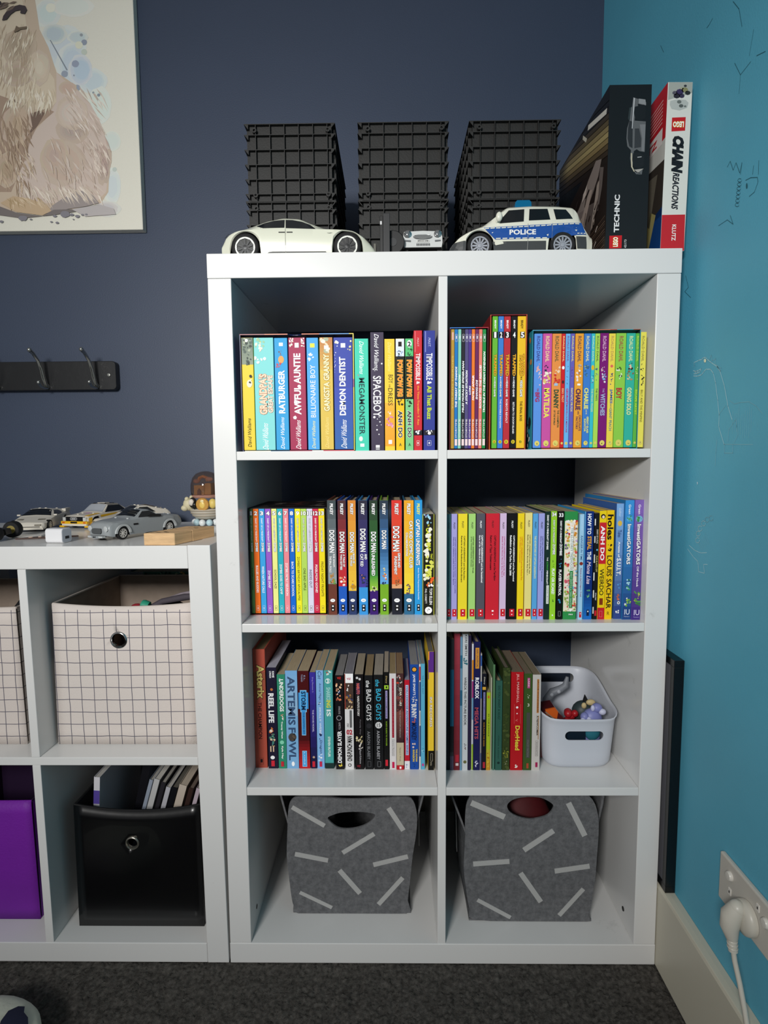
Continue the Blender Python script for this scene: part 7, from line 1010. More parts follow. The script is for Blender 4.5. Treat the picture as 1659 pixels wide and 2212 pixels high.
# black racer whose rear wheel shows at the frame edge
t = thing('toy_race_car', 'black toy racing car at the left edge of the photo, only its fat tyres showing', 'toy car', (-.4270, .0900, ZL), rot=(0, 0, R(8)))
q = MB(); q.prism([(-.07, .008), (.0, .006), (.012, .010), (.010, .020), (-.02, .022), (-.07, .012)], -.010, .010, mat('#26241f', .4), axis='y'); q.tube([(0, -.03, .0125), (0, .03, .0125)], .002, DARK, 8); q.build('chassis', t, bevel=.001)
for yy, xx, r in ((-.030, .002, .0135), (.030, .004, .0155)):
    q = MB(); q.lathe([(.004, -.0085), (r * .9, -.0085), (r, -.006), (r, .006), (r * .9, .0085), (.004, .0085)], TYRE, 26, 'y'); q.lathe([(.0001, -.0089), (r * .5, -.0087)], mat('#8a7a3a', .4), 18, 'y', caps=False); q.build('tyre', t, smooth=45, loc=(xx, yy, r))
# phone charger
t = thing('usb_charger', 'small white USB power adapter at the front edge of the low unit', 'charger', (-.3140, .0370, ZL), rot=(0, 0, R(-6)))
q = MB(); WP = mat('#e6e6e8', .25, coat=.3)
q.prism(rrect(0, 0, .0265, .0258, .0058, 6), 0, .0315, WP, axis='x'); 
q.v = [(x * 1.0, y, z) for x, y, z in q.v]; q.build('body', t, smooth=50, bevel=.0008)
q = MB(); q.prism(rrect(.0012, .0012, .0253, .0246, .0048, 6), .0316, .0319, mat('#c9ccd4', .3), axis='x'); q.box((.0315, .0085, .0070), (.0322, .0185, .0118), mat('#1c1e22', .4)); q.build('port_face', t)
for s in (.009, .018):
    q = MB(); q.box((-.012, s - .003, .012), (0, s + .003, .0135), STEEL); q.build('prong', t)
# flat brown toy blade
t = thing('flat_brown_toy', 'flat brown patterned toy strip lying behind the white USB charger', 'toy', (-.4010, .0850, ZL), rot=(0, 0, R(24)))
BR = mat('#4a342c', .5); q = MB(); q.prism([(0, 0), (.05, -.010), (.075, -.010), (.105, -.003), (.085, .004), (.070, .012), (.03, .012)], 0, .0025, BR); q.build('strip', t, bevel=.0005)
q = MB()
for x, y, r in ((.025, .003, .004), (.04, .002, .003), (.052, .0, .004), (.064, .003, .0045), (.072, -.003, .003)): q.ball((x, y, .0026), (r, r * .8, .0012), mat('#d8bca8', .5))
q.lathe([(.003, .0026), (.0055, .0026), (.0055, .0042), (.003, .0042)], mat('#d8bca8', .5), 16, 'z', c=(.074, .004, 0)); q.build('pale_spots', t)
# wooden blocks
WD = mat('#d8b283', .6, noise=.16, nscale=28, bump=.3, bscale=120, stretch=(1., .35, 6.)); CHAR = mat('#2a1c14', .8)
for i, (o, L, lb) in enumerate((((-.1256, .0060), .0440, 'near pine offcut with scorched top, at the front edge of the low unit'), ((-.1108, .0505), .0610, 'far pine offcut with scorched marks, behind the near one by the tall unit'))):
    t = thing('wooden_block', lb, 'wood block', (o[0], o[1], ZL), 'pine offcuts on the low unit', (0, 0, 0))
    q = MB(); q.prism([(0, 0), (.0530, 0), (.0530 + .33 * L, L), (.33 * L, L)], 0, .0205, WD); q.build('block', t, bevel=.0012)
    q = MB(); rn = random.Random(i + 3)
    for k in range(9):
        y = rn.uniform(.006, L - .006); x = rn.uniform(.008, .044) + .33 * y; w = rn.uniform(.002, .005)
        q.poly([(x + w * rn.uniform(.6, 1.2) * math.cos(a), y + w * .4 * rn.uniform(.6, 1.3) * math.sin(a), .0206) for a in np.linspace(0, 6.28, 9, endpoint=False)], CHAR)
    q.build('scorch_marks', t)
# shell boat ornament with dark dome
t = thing('toy_playset', 'tan toy ship with a smoked dome and gold coin, against the tall unit', 'toy', (-.1180, .3150, ZL))
CRM = mat('#cfc6a4', .5); TAN = mat('#c69a56', .45); GOLD = mat('#b98a3c', .35, metal=.3); BRN = mat('#6e4a3a', .5); SMK = mat('#cfc0b8', .04, trans=.97, coat=.3, ior=1.08)
q = MB(); q.lathe([(.010, .012), (.024, .016), (.033, .026), (.037, .036), (.034, .038), (.001, .038)], mat('#c9c2b4', .5), 28, 'z')
for z, r in ((.022, .0305), (.028, .0345), (.034, .0370)): q.lathe([(r, z - .0009), (r + .0012, z), (r, z + .0009)], mat('#a89c88', .5), 28, 'z', caps=False)
q.build('hull', t, smooth=40)
q = MB()
for k in range(7): a = math.pi * (.9 + k * .19); q.ball((.026 * math.cos(a), .026 * math.sin(a), .0075), .0075, mat(('#b8d4dc', '#e0e4e4')[k % 2], .4), 10, 7)
q.build('wave_base', t, smooth=60)
q = MB(); q.ball((-.034, -.018, .048), (.012, .010, .014), CRM); q.ball((-.041, -.023, .040), (.008, .008, .007), CRM); q.ball((-.036, -.022, .060), (.005, .005, .005), CRM); q.ball((-.027, -.020, .063), (.004, .004, .005), CRM); q.build('dragon_figurehead', t, smooth=60)
q = MB(); q.ball((-.022, -.026, .052), (.0085, .006, .012), mat('#1e1a18', .4)); q.ball((-.0235, -.0305, .0530), (.0060, .004, .0075), mat('#d8cfc4', .5)); q.ball((-.0165, -.031, .046), (.0045, .004, .0085), mat('#0e0e10', .2)); q.build('penguin_like_bird', t, smooth=60)
q = MB(); q.lathe([(.0001, -.002), (.0135, -.002), (.0150, 0), (.0135, .002), (.0001, .002)], GOLD, 12, 'y'); q.ball((0, -.0022, -.001), (.006, .0012, .0075), mat('#e0c060', .35)); q.ball((0, -.0024, .0075), (.004, .001, .003), mat('#e8d8a0', .35)); q.build('gold_coin', t, smooth=30, loc=(.002, -.034, .0485))
q = MB(); q.ball((.022, -.026, .050), (.009, .008, .011), mat('#dcc268', .45)); q.build('yellow_figure', t, smooth=60)
q = MB(); q.lathe([(.0001, .062), (.030, .062), (.0325, .066), (.030, .070), (.0001, .070)], mat('#b08474', .45), 28, 'z'); q.build('dome_base', t, smooth=40)
q = MB(); q.box((-.019, -.024, .070), (.004, .004, .090), TAN); q.box((.004, -.022, .070), (.018, .008, .094), TAN); q.prism([(-.012, .070), (-.003, .070), (-.003, .078), (-.0075, .084), (-.012, .078)], -.0248, -.0238, BRN, axis='y'); q.build('castle', t, bevel=.0006)
q = MB(); q.tube([(-.013, -.012, .098), (-.010, -.012, .106), (-.002, -.012, .109), (.006, -.012, .106), (.008, -.012, .099)], .0035, mat('#d89860', .45), 10); q.ball((-.016, -.014, .099), (.007, .006, .005), mat('#d8a898', .5)); q.ball((.012, -.014, .103), (.008, .006, .005), mat('#d8a898', .5)); q.build('rainbow', t, smooth=60)
q = MB(); q.lathe([(.0318, .068), (.0335, .080), (.033, .092), (.029, .106), (.021, .1155), (.010, .120), (.0001, .1212)], SMK, 30, 'z', caps=False); q.build('smoked_dome', t, smooth=60, solid=.0008)

# ---------------------------------------------------------------- fabric bins in the low unit
def grid_fabric(col, line):
    m = bpy.data.materials.new('grid_fabric'); m.use_nodes = True; nt = m.node_tree; b = nt.nodes['Principled BSDF']; b.inputs['Roughness'].default_value = .85
    tc = nt.nodes.new('ShaderNodeTexCoord'); ns = nt.nodes.new('ShaderNodeTexNoise'); ns.inputs['Scale'].default_value = 22; nt.links.new(tc.outputs['Object'], ns.inputs['Vector'])
    sub = nt.nodes.new('ShaderNodeVectorMath'); sub.operation = 'SUBTRACT'; sub.inputs[1].default_value = (.5, .5, .5); nt.links.new(ns.outputs['Color'], sub.inputs[0])
    sc = nt.nodes.new('ShaderNodeVectorMath'); sc.operation = 'SCALE'; sc.inputs['Scale'].default_value = .0030; nt.links.new(sub.outputs[0], sc.inputs[0])
    ad = nt.nodes.new('ShaderNodeVectorMath'); nt.links.new(tc.outputs['Object'], ad.inputs[0]); nt.links.new(sc.outputs[0], ad.inputs[1])
    sp_ = nt.nodes.new('ShaderNodeSeparateXYZ'); nt.links.new(ad.outputs[0], sp_.inputs[0]); outs = []
    for ax, off in ((0, .009), (2, .006), (1, .004)):
        a = nt.nodes.new('ShaderNodeMath'); a.operation = 'ADD'; a.inputs[1].default_value = off + 1.0; nt.links.new(sp_.outputs[ax], a.inputs[0])
        mo = nt.nodes.new('ShaderNodeMath'); mo.operation = 'MODULO'; mo.inputs[1].default_value = .0232; nt.links.new(a.outputs[0], mo.inputs[0])
        lt = nt.nodes.new('ShaderNodeMath'); lt.operation = 'LESS_THAN'; lt.inputs[1].default_value = .00125; nt.links.new(mo.outputs[0], lt.inputs[0]); outs.append(lt)
    # y lines only matter on side walls: combine x (front) and z
    mx = nt.nodes.new('ShaderNodeMath'); mx.operation = 'MAXIMUM'; nt.links.new(outs[0].outputs[0], mx.inputs[0]); nt.links.new(outs[1].outputs[0], mx.inputs[1])
    rim = nt.nodes.new('ShaderNodeMath'); rim.operation = 'LESS_THAN'; rim.inputs[1].default_value = .2525; nt.links.new(sp_.outputs[2], rim.inputs[0])
    mu = nt.nodes.new('ShaderNodeMath'); mu.operation = 'MULTIPLY'; nt.links.new(mx.outputs[0], mu.inputs[0]); nt.links.new(rim.outputs[0], mu.inputs[1])
    mixn = nt.nodes.new('ShaderNodeMix'); mixn.data_type = 'RGBA'; mixn.inputs[6].default_value = (*lin(col), 1); mixn.inputs[7].default_value = (*lin(line), 1)
    nt.links.new(mu.outputs[0], mixn.inputs[0]); nt.links.new(mixn.outputs[2], b.inputs['Base Color'])
    n2 = nt.nodes.new('ShaderNodeTexNoise'); n2.inputs['Scale'].default_value = 500; nt.links.new(tc.outputs['Object'], n2.inputs['Vector']); bp = nt.nodes.new('ShaderNodeBump'); bp.inputs['Strength'].default_value = .4; bp.inputs['Distance'].default_value = .001
    nt.links.new(n2.outputs[0], bp.inputs['Height']); nt.links.new(bp.outputs[0], b.inputs['Normal'])
    return m
GF = grid_fabric('#dcd2cb', '#5b5866'); LNR = mat('#a29284', .85, noise=.08, nscale=40)
def bin_(name, label, cat, x0, x1, xt0, xt1, y0, y1, z0, z1, m, inner, sag=.005, hole=None, ring=None, th=.0022, group=None, bulge=.004, rimm=None):
    """open soft box: thin walls, sagging front rim; the mouth (xt0..xt1) may be a little narrower than the base"""
    cx = (x0 + x1) / 2; t = thing(name, label, cat, (cx, y0, z0), group); h = z1 - z0
    def wall(P0, P1, Q0, Q1, nm, mm, sg=0, bl=(0, 0), off=0.):
        n = 14; nz = 10; vs = []
        for j in range(nz + 1):
            v = j / nz
            for i in range(n + 1):
                u = i / n; a = Vector(P0).lerp(Vector(P1), u); b_ = Vector(Q0).lerp(Vector(Q1), u); p = a.lerp(b_, v)
                p.z -= sg * 4 * u * (1 - u) * v ** 3; s = 16 * u * (1 - u) * v * (1 - v) * .5
                p.x += bl[0] * s; p.y += bl[1] * s; vs.append(tuple(p))
        fs = [(j * (n + 1) + i, j * (n + 1) + i + 1, (j + 1) * (n + 1) + i + 1, (j + 1) * (n + 1) + i) for j in range(nz) for i in range(n)]
        q = MB(); q.add(vs, fs, mm); return q
    a0, a1, b0, b1 = x0 - cx, x1 - cx, xt0 - cx, xt1 - cx; d = y1 - y0
    fo = wall((a0, 0, 0), (a1, 0, 0), (b0, 0, h), (b1, 0, h), 'f', m, sag, (0, -bulge)).build('front_panel', t, smooth=60)
    md = fo.modifiers.new('solid', 'SOLIDIFY'); md.thickness = th; md.offset = -1; md.use_quality_normals = True
    if hole:
        c = MB(); c.lathe([(.0001, -.03), (hole[2], -.03), (hole[2], .02), (.0001, .02)], m, 24, 'y', c=(hole[0] - cx, 0, hole[1] - z0)); co = c.build('cut'); co.parent = t
        co.matrix_parent_inverse = Matrix.Identity(4); carve(fo, [co])
        rg = MB(); R1, R2 = hole[2], hole[2] * 1.42
        rg.lathe([(R1 * .97, .003), (R1 * .97, -.0012), (R1 * 1.12, -.0034), (R2 * .92, -.0030), (R2, -.0008), (R2, .0006)], ring or CHROME, 36, 'y', c=(0, 0, 0), caps=False)
        rg.build('grommet', t, loc=(hole[0] - cx, -bulge * .55, hole[1] - z0), smooth=60)
    for (p, r_, s_, u_, bl) in (((a0, 0, 0), (a0, d, 0), (b0, 0, h), (b0, d, h), (.003, 0)), ((a1, 0, 0), (a1, d, 0), (b1, 0, h), (b1, d, h), (-.003, 0))):
        for off, mm in ((0, m), (th * (1 if p[0] < 0 else -1), inner)):
            q = wall(Vector(p) + Vector((off, th * 1.2, 0)), Vector(r_) + Vector((off, 0, 0)), Vector(s_) + Vector((off, th * 1.2, 0)), Vector(u_) + Vector((off, 0, 0)), 's', mm, .001, bl)
            q.build('side_panel' if off == 0 else 'side_lining', t, smooth=60)
    wall((a0, d, 0), (a1, d, 0), (b0, d, h), (b1, d, h), 'b', inner, .0).build('back_panel', t, smooth=60, solid=th)
    q = MB(); q.box((a0, .002, 0), (a1, d, .003), m); q.build('base', t)
    rb = rimm or inner; pts = [(b0 + th / 2, d * k / 8, h - .0005) for k in range(9)] + [(b0 + (b1 - b0) * k / 8, d, h - .0005) for k in range(1, 9)] + [(b1 - th / 2, d * (1 - k / 8), h - .0005) for k in range(1, 9)]
    q = MB(); q.tube(pts, .0022, rb, 6); q.build('rim_tape', t, smooth=60)
    pts = [(b0 + (b1 - b0) * k / 14, .0008, h - .0008 - sag * 4 * (k / 14) * (1 - k / 14)) for k in range(15)]
    q = MB(); q.tube(pts, .0026, rimm or (m if m.name != BLK.name else BLI), 6); q.build('front_rim', t, smooth=60)
    return t
RM = mat('#cdc3ba', .85)
g = 'soft storage bins in the low unit'
bin_('fabric_bin', 'off-white grid fabric bin with a chrome eyelet, upper right cube of the low unit', 'storage bin', -.3195, -.0610, -.3165, -.0610, .0500, .3000, .3893, .6530, GF, LNR, .0070, (-.1975, .5860, .0115), group=g, rimm=RM)
bin_('fabric_bin', 'second off-white grid fabric bin, cut off by the left edge of the photo', 'storage bin', -.6150, -.3775, -.6130, -.3830, .0500, .3000, .3893, .6460, GF, LNR, .0020, (-.4960, .5860, .0115), group=g, rimm=RM)
BLK = mat('#070709', .3, coat=.15, bump=.35, bscale=7); BLI = mat('#0d0d10', .7)
bin_('storage_bin', 'glossy black storage bin with a steel eyelet, holding books, in the low unit', 'storage bin', -.2950, -.0590, -.2930, -.0600, .0400, .3000, .0377, .2770, BLK, BLI, .0120, (-.1865, .2040, .0092), ring=mat('#a8a498', .3, metal=.9), group=g)
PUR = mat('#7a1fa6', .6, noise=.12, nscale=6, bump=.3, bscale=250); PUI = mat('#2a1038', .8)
bin_('storage_bin', 'purple fabric storage bin at the lower left, cut off by the photo edge', 'storage bin', -.6150, -.3785, -.6150, -.3820, .0550, .3000, .0377, .2740, PUR, PUI, .0010, group=g)
# books standing and leaning in the black bin
def loose_book(label, foot, w, dep, h, col, page, rot, group=None, marks=None, hard=False):
    t = thing('book', label, 'book', foot, group, rot); mb = MB(); th = .0022 if hard else .0006
    o = w / 2; mb.prism([(-o, .0004), (-o + .0004, 0), (o - .0004, 0), (o, .0004), (o, dep), (o - th, dep), (o - th, th), (-o + th, th), (-o + th, dep), (-o, dep)], 0, h, mat(col, .4))
    if marks: spine_marks(mb, marks, w, h, 5)
    mb.build('cover', t); q = MB(); q.box((-o + th, th, .001), (o - th, dep - .002, h - .002), page_mat(page)); q.build('pages', t); return t
gb = 'books kept in the glossy black bin'
loose_book('white and violet magazine upright at the left end of the black bin', (-.2830, .0700, .045), .0115, .18, .268, '#e0dee4', '#c8c6c0', (0, R(4), 0), gb, [['B', .80, .90, '#5a4aa0', 0, 1], ['S', .3, .6, ['#c8c4cc', '#b8b4c0'], 6, .1, .9]])
loose_book('large black folder leaning behind the other books in the black bin', (-.2550, .1300, .045), .016, .15, .262, '#121218', '#2a2a30', (R(-3), R(12), 0), gb)
for i, (x, w, cl, pg_, hh, lb) in enumerate(((-.2440, .007, '#9aa4b4', '#b8b4ac', .266, 'thin grey-blue book leaning right in the black bin, first of the pale group'), (-.2335, .011, '#c8c8c8', '#dcd8d0', .266, 'white-edged book in the leaning group of the black bin'), (-.2200, .008, '#2c2a30', '#b0aca4', .258, 'thin dark book leaning in the middle of the black bin'), (-.2080, .009, '#c4c4cc', '#d0ccc4', .246, 'pale book in the middle of the leaning group, black bin'),
    (-.1960, .011, '#14141a', '#6a665e', .244, 'black book leaning beside the cream one in the black bin'), (-.1810, .015, '#cfc2b4', '#cdbfae', .248, 'thick cream-paged book leaning in the black bin'), (-.1640, .009, '#3c2a26', '#7a6a60', .240, 'dark brown book leaning right of the cream-paged one'), (-.1500, .008, '#c8b8c4', '#d0c8c0', .238, 'pinkish white book at the right of the leaning group'), (-.1350, .012, '#26262a', '#3a3a3c', .240, 'black hardback, last on the right in the black bin'))):
    loose_book(lb, (x - .004, .1050 + .002 * i, .045), w, .13, hh - .008, cl, pg_, (R(2), R(17), 0), gb)
# things inside the cubes behind / inside the grid bin
loose_book('patterned green paperback lying flat behind the grid bin', (-.2080, .325, .6385), .19, .05, .018, '#3f7a6e', '#b8ae94', (0, 0, 0), None, [['B', 0, 1, '#8a94a0', 0, .16], ['T', 'ela', .15, .85, '#30383c', .05, .2, 1, 1, 0.2, ''], ['S', 0, 1, ['#2f6a5e', '#78b0a0', '#a8c0a0', '#1f4a48'], 30, .26, .62], ['S', 0, 1, ['#b0a060', '#8a9a5a', '#c8b880'], 26, .6, 1]])
t = thing('stack_of_boxes', 'dark box under the patterned paperback behind the grid bin', 'box', (-.2080, .325, .3893)); q = MB(); q.box((-.095, 0, 0), (.095, .05, .2485), mat('#2a2a2e', .6)); q.build('box', t, bevel=.001)
def pile(label, cat, name, items, loc):
    pass
t = thing('fabric_toy_heap', 'dark striped and red fabric toys heaped inside the grid fabric bin', 'toys', (-.150, .16, .40)); q = MB()
q.ball((0, 0, .12), (.075, .06, .112), mat('#26242a', .8), 20, 12); q.build('heap', t, smooth=60)
q = MB(); q.tube([(-.03, -.035, .222), (0, -.03, .236), (.04, -.02, .242), (.085, -.02, .246)], [.004, .006, .007, .004], mat('#4a444c', .8), 8); q.tube([(.0, -.02, .235), (.03, -.01, .245), (.075, 0, .252)], .004, mat('#8a8088', .8), 8); q.build('striped_strap', t, smooth=60)
q = MB(); q.ball((.075, -.02, .240), (.016, .012, .014), mat('#8a1e2c', .7)); q.ball((-.05, -.03, .222), (.014, .01, .010), mat('#9a2430', .7)); q.build('red_pieces', t, smooth=60)
q = MB(); q.lathe([(.0001, 0), (.010, 0), (.011, .004), (.010, .014), (.0001, .014)], mat('#2f9a7c', .5), 16, 'x', xf=Matrix.Rotation(.3, 4, 'Y')); q.build('green_cap', t, loc=(-.036, -.04, .232), smooth=40)
t = thing('plastic_toy', 'black handle poking out of the left grid fabric bin', 'toy', (-.390, .100, .560)); q = MB(); q.tube([(-.06, 0, .0), (-.04, 0, .055), (-.015, 0, .086), (.004, 0, .084), (.0045, 0, .06)], .005, DARK, 10); q.build('black_loop', t, smooth=60)

# ---------------------------------------------------------------- felt baskets with pale strips
def felt():
    m = bpy.data.materials.new('grey_felt'); m.use_nodes = True; nt = m.node_tree; b = nt.nodes['Principled BSDF']; b.inputs['Roughness'].default_value = .95; b.inputs['Specular IOR Level'].default_value = .1
    tc = nt.nodes.new('ShaderNodeTexCoord'); n = nt.nodes.new('ShaderNodeTexNoise'); n.inputs['Scale'].default_value = 85; n.inputs['Detail'].default_value = 9; n.inputs['Roughness'].default_value = .8; nt.links.new(tc.outputs['Object'], n.inputs['Vector'])
    r = nt.nodes.new('ShaderNodeValToRGB'); r.color_ramp.elements[0].position = .3; r.color_ramp.elements[1].position = .72; r.color_ramp.elements[0].color = (.075, .077, .082, 1); r.color_ramp.elements[1].color = (.215, .217, .225, 1)
    nt.links.new(n.outputs[0], r.inputs[0]); nt.links.new(r.outputs[0], b.inputs['Base Color'])
    n2 = nt.nodes.new('ShaderNodeTexNoise'); n2.inputs['Scale'].default_value = 450; nt.links.new(tc.outputs['Object'], n2.inputs['Vector']); bp = nt.nodes.new('ShaderNodeBump'); bp.inputs['Strength'].default_value = .5; bp.inputs['Distance'].default_value = .001
    nt.links.new(n2.outputs[0], bp.inputs['Height']); nt.links.new(bp.outputs[0], b.inputs['Normal']); return m
FELT = felt(); STRIP = mat('#b2b2b0', .8, bump=.2, bscale=600)
def smooth_poly(P, n=4):
    out = []; m = len(P)
    for i in range(m):
        p0, p1, p2, p3 = P[i - 1], P[i], P[(i + 1) % m], P[(i + 2) % m]
        for k in range(n):
            t = k / n; out.append(tuple(.5 * (2 * p1[j] + (p2[j] - p0[j]) * t + (2 * p0[j] - 5 * p1[j] + 4 * p2[j] - p3[j]) * t * t + (3 * p1[j] - p0[j] - 3 * p2[j] + p3[j]) * t ** 3) for j in (0, 1)))
    return out
def basket(label, ox, oy, outline, hole, strips, lflap, rflap, dep, conv):
    z0 = SHZ[0]; t = thing('felt_basket', label, 'basket', (ox, oy, z0), 'grey felt baskets in the bottom cubes'); F = .0035
    cv = lambda pts: [(conv(*p)[0] - ox, conv(*p)[1] - z0) for p in pts]
    O = smooth_poly(cv(outline), 3); O = [(x, max(z, .0004)) for x, z in O]
    q = MB(); q.prism(O, 0, F, FELT, axis='y'); fo = q.build('front_panel', t)
    if hole:
        c = MB(); c.prism(smooth_poly(cv(hole), 4), -.02, .03, FELT, axis='y'); co = c.build('cut', t); carve(fo, [co])
        c = MB(); H2 = smooth_poly(cv(hole), 4)
    q = MB(); q.prism([(x * .96, z) for x, z in O], dep, dep + F, FELT, axis='y'); q.build('back_panel', t)
    lo = min(x for x, z in O); hi = max(x for x, z in O); zt = max(z for x, z in O)
    xb0 = min(x for x, z in O if z < .02); xb1 = max(x for x, z in O if z < .02)
    def sidew(sgn, xb, xm, flap):
        edge = lambda z: (max if sgn > 0 else min)([x for x, zz_ in O if abs(zz_ - z) < .022] or [xm])
        q = MB(); prof = [(xb - sgn * .002, .001), (edge(.03), .03), (edge(.07), .07), (edge(.12), .12), (edge(.165), .165)] + [(xm + sgn * f[0], f[1]) for f in flap]
        nseg = 14; vs = []
        for i in range(nseg + 1):
            y = F + (dep - F) * i / nseg
            for j, (x, z) in enumerate(prof):
                w = min(1, math.sin(math.pi * i / nseg) * 3)
                bul = sgn * (-.0045 + .0075 * math.sin(math.pi * i / nseg)); x5 = edge(.165)
                zz_ = z if j < 5 else .165 + (z - .165) * w; xx_ = (x if j < 5 else x5 + (x - x5) * w) + bul
                vs.append((xx_, y, zz_))
        n = len(prof); fs = [(i * n + j, (i + 1) * n + j, (i + 1) * n + j + 1, i * n + j + 1) for i in range(nseg) for j in range(n - 1)]
        q.add(vs, fs, FELT); q.build('side_panel', t, smooth=60, solid=F)
        s_ = MB(); a = Vector((xm + sgn * .006, dep * .25, .10)); s_.add([(a.x, a.y, a.z), (a.x, a.y + .012, a.z), (a.x, a.y + .03, a.z + .07), (a.x, a.y + .018, a.z + .07)], [(0, 1, 2, 3)], STRIP); s_.build('pale_strip', t, solid=.0008)
    sidew(-1, xb0, lo, lflap); sidew(1, xb1, hi, rflap)
    q = MB(); q.box((xb0, .002, .0004), (xb1, dep, .004), FELT); q.build('base', t)
    for (a, b_, w) in strips:
        (xa, za), (xb_, zb_) = cv([a, b_]); d = Vector((xb_ - xa, 0, zb_ - za)); L = d.length; d.normalize(); n = Vector((-d.z, 0, d.x)) * w / 2
        A = Vector((xa, 0, za)); B_ = Vector((xb_, 0, zb_)); q = MB()
        P = [A + n, B_ + n, B_ - n, A - n]; q.prism([(p.x, p.z) for p in P], -.0009, .0001, STRIP, axis='y'); q.build('pale_strip', t)
    return t
kL = .2652
def cL(a, c): p = at(520 + a * kL, 1680 + c * kL, Y=.067); return (p.x, p.z)
basket('grey felt basket with pale strips and an empty handle slot, bottom left cube', .2170, .067,
       [(470, 1107), (430, 1040), (412, 960), (392, 800), (375, 640), (380, 430), (388, 260), (410, 185), (470, 155), (640, 160), (900, 175), (1150, 165), (1340, 155), (1405, 190), (1435, 300), (1430, 450), (1400, 640), (1378, 850), (1360, 1000), (1350, 1107), (900, 1112)],
       [(708, 332), (760, 300), (830, 283), (960, 278), (1080, 292), (1090, 320), (1040, 370), (960, 405), (860, 418), (780, 400)],
       [((418, 238), (684, 390), .0085), ((1205, 245), (1325, 428), .0095), ((830, 610), (1088, 455), .0085), ((442, 620), (712, 672), .0090), ((1080, 708), (1362, 640), .0090), ((805, 752), (972, 940), .0095), ((482, 932), (744, 1056), .0070), ((1122, 1030), (1320, 812), .0085)],
       [(.008, .20), (.021, .235), (.026, .258)], [(.008, .20), (.020, .235), (.025, .258)], .215, cL)
kR = 500 / 1659
def cR(a, c): p = at(940 + a * kR, 1680 + c * kR, Y=.050); return (p.x, p.z)
BR_ = basket('grey felt basket with something dark red showing in its handle slot, bottom right cube', .5535, .050,
       [(285, 1018), (245, 940), (222, 800), (205, 640), (215, 430), (215, 290), (232, 170), (300, 95), (450, 80), (680, 82), (900, 80), (1040, 95), (1130, 160), (1168, 270), (1172, 400), (1160, 560), (1150, 700), (1128, 850), (1105, 980), (1085, 1040), (700, 1030)],
       [(516, 200), (545, 165), (600, 145), (680, 138), (760, 145), (830, 180), (848, 212), (810, 265), (740, 290), (670, 297), (590, 278), (535, 245)],
       [((258, 178), (498, 280), .0110), ((955, 180), (1072, 415), .0105), ((635, 518), (848, 378), .0100), ((272, 617), (532, 598), .0095), ((856, 668), (1106, 632), .0095), ((612, 682), (757, 888), .0095), ((303, 874), (540, 1000), .0075), ((888, 985), (1062, 795), .0080)],
       [(.012, .20), (.024, .232), (.030, .250)], [(.008, .20), (.020, .232), (.026, .250)], .215, cR)
q = MB(); q.ball((0, 0, .11), (.070, .055, .108), mat('#4c0a10', .7, noise=.2, nscale=30), 20, 12)
t = thing('red_toy', 'dark red soft toy inside the right felt basket, seen through its handle slot', 'toy', (.5500, .128, SHZ[0] + .005)); q.build('body', t, smooth=60)

# ---------------------------------------------------------------- white plastic bin with toys
t = thing('plastic_bin', 'white plastic storage bin with oval handle slots and a high back, third shelf right cube', 'plastic bin', (.6430, .050, SHZ[1]))
PL = mat('#c9cdd6', .38); nA = 72; bw, bdp = .0720, .0950; zf, zbk = .1010, .1290
def ringp(hw_, hd, r, th_):
    # rounded rectangle by angle
    c, s = math.cos(th_), math.sin(th_); n = 5.0
    k = (abs(c) ** n + abs(s) ** n) ** (-1 / n); return hw_ * c * k, hd * s * k
vs = []; rows = [0, .04, .12, .3, .5, .7, .85, .95, 1.0]
for j, v in enumerate(rows):
    for i in range(nA):
        th_ = 2 * math.pi * i / nA - math.pi / 2; tp = .90 + .10 * v; curl = 1 - .10 * max(0, 1 - v / .12) ** 2
        x, y = ringp(bw * tp * curl, bdp * tp * curl, 0, th_); fy = (y / bdp + 1) / 2
        s = min(max((fy - .12) / .66, 0), 1); s = s * s * (3 - 2 * s) * .6 + s * .4
        rim = zf + (zbk - zf) * s; cornr = max(0, (abs(x) / bw - .72) / .28) ** 2 * .010 * (1 - min(fy * 3, 1)); rim += cornr
        flare = 1 + (.035 if v == 1 else .012 if v == .95 else 0) * 1.0
        vs.append((x * flare, bdp + y * flare, v * rim))
q = MB(); n = len(rows); fs = [(j * nA + i, j * nA + (i + 1) % nA, (j + 1) * nA + (i + 1) % nA, (j + 1) * nA + i) for j in range(n - 1) for i in range(nA)]; fs.append(tuple(range(nA))[::-1])
q.add(vs, fs, PL); tub = q.build('tub', t, smooth=50); md = tub.modifiers.new('solid', 'SOLIDIFY'); md.thickness = .0020; md.offset = -1
cuts = []
for (y0_, y1_, z_, w_, h_) in ((-.02, .04, .0683, .0700, .0180), (.15, .24, .1060, .0760, .0190)):
    c = MB(); c.prism([(x, z) for x, z in rrect(-w_ / 2, z_ - h_ / 2, w_ / 2, z_ + h_ / 2, h_ / 2 - .0003, 8)], y0_, y1_, PL, axis='y'); co = c.build('cut', t); co.location = (.0045, 0, 0); cuts.append(co)
carve(tub, cuts)
def small(name, label, cat, loc, parts, group='small toys in the white plastic bin', rot=(0, 0, 0)):
    tt = thing(name, label, cat, loc, group, rot)
    for nm, fn in parts:
        q = MB(); fn(q); q.build(nm, tt, smooth=55)
    return tt
zb = SHZ[1]
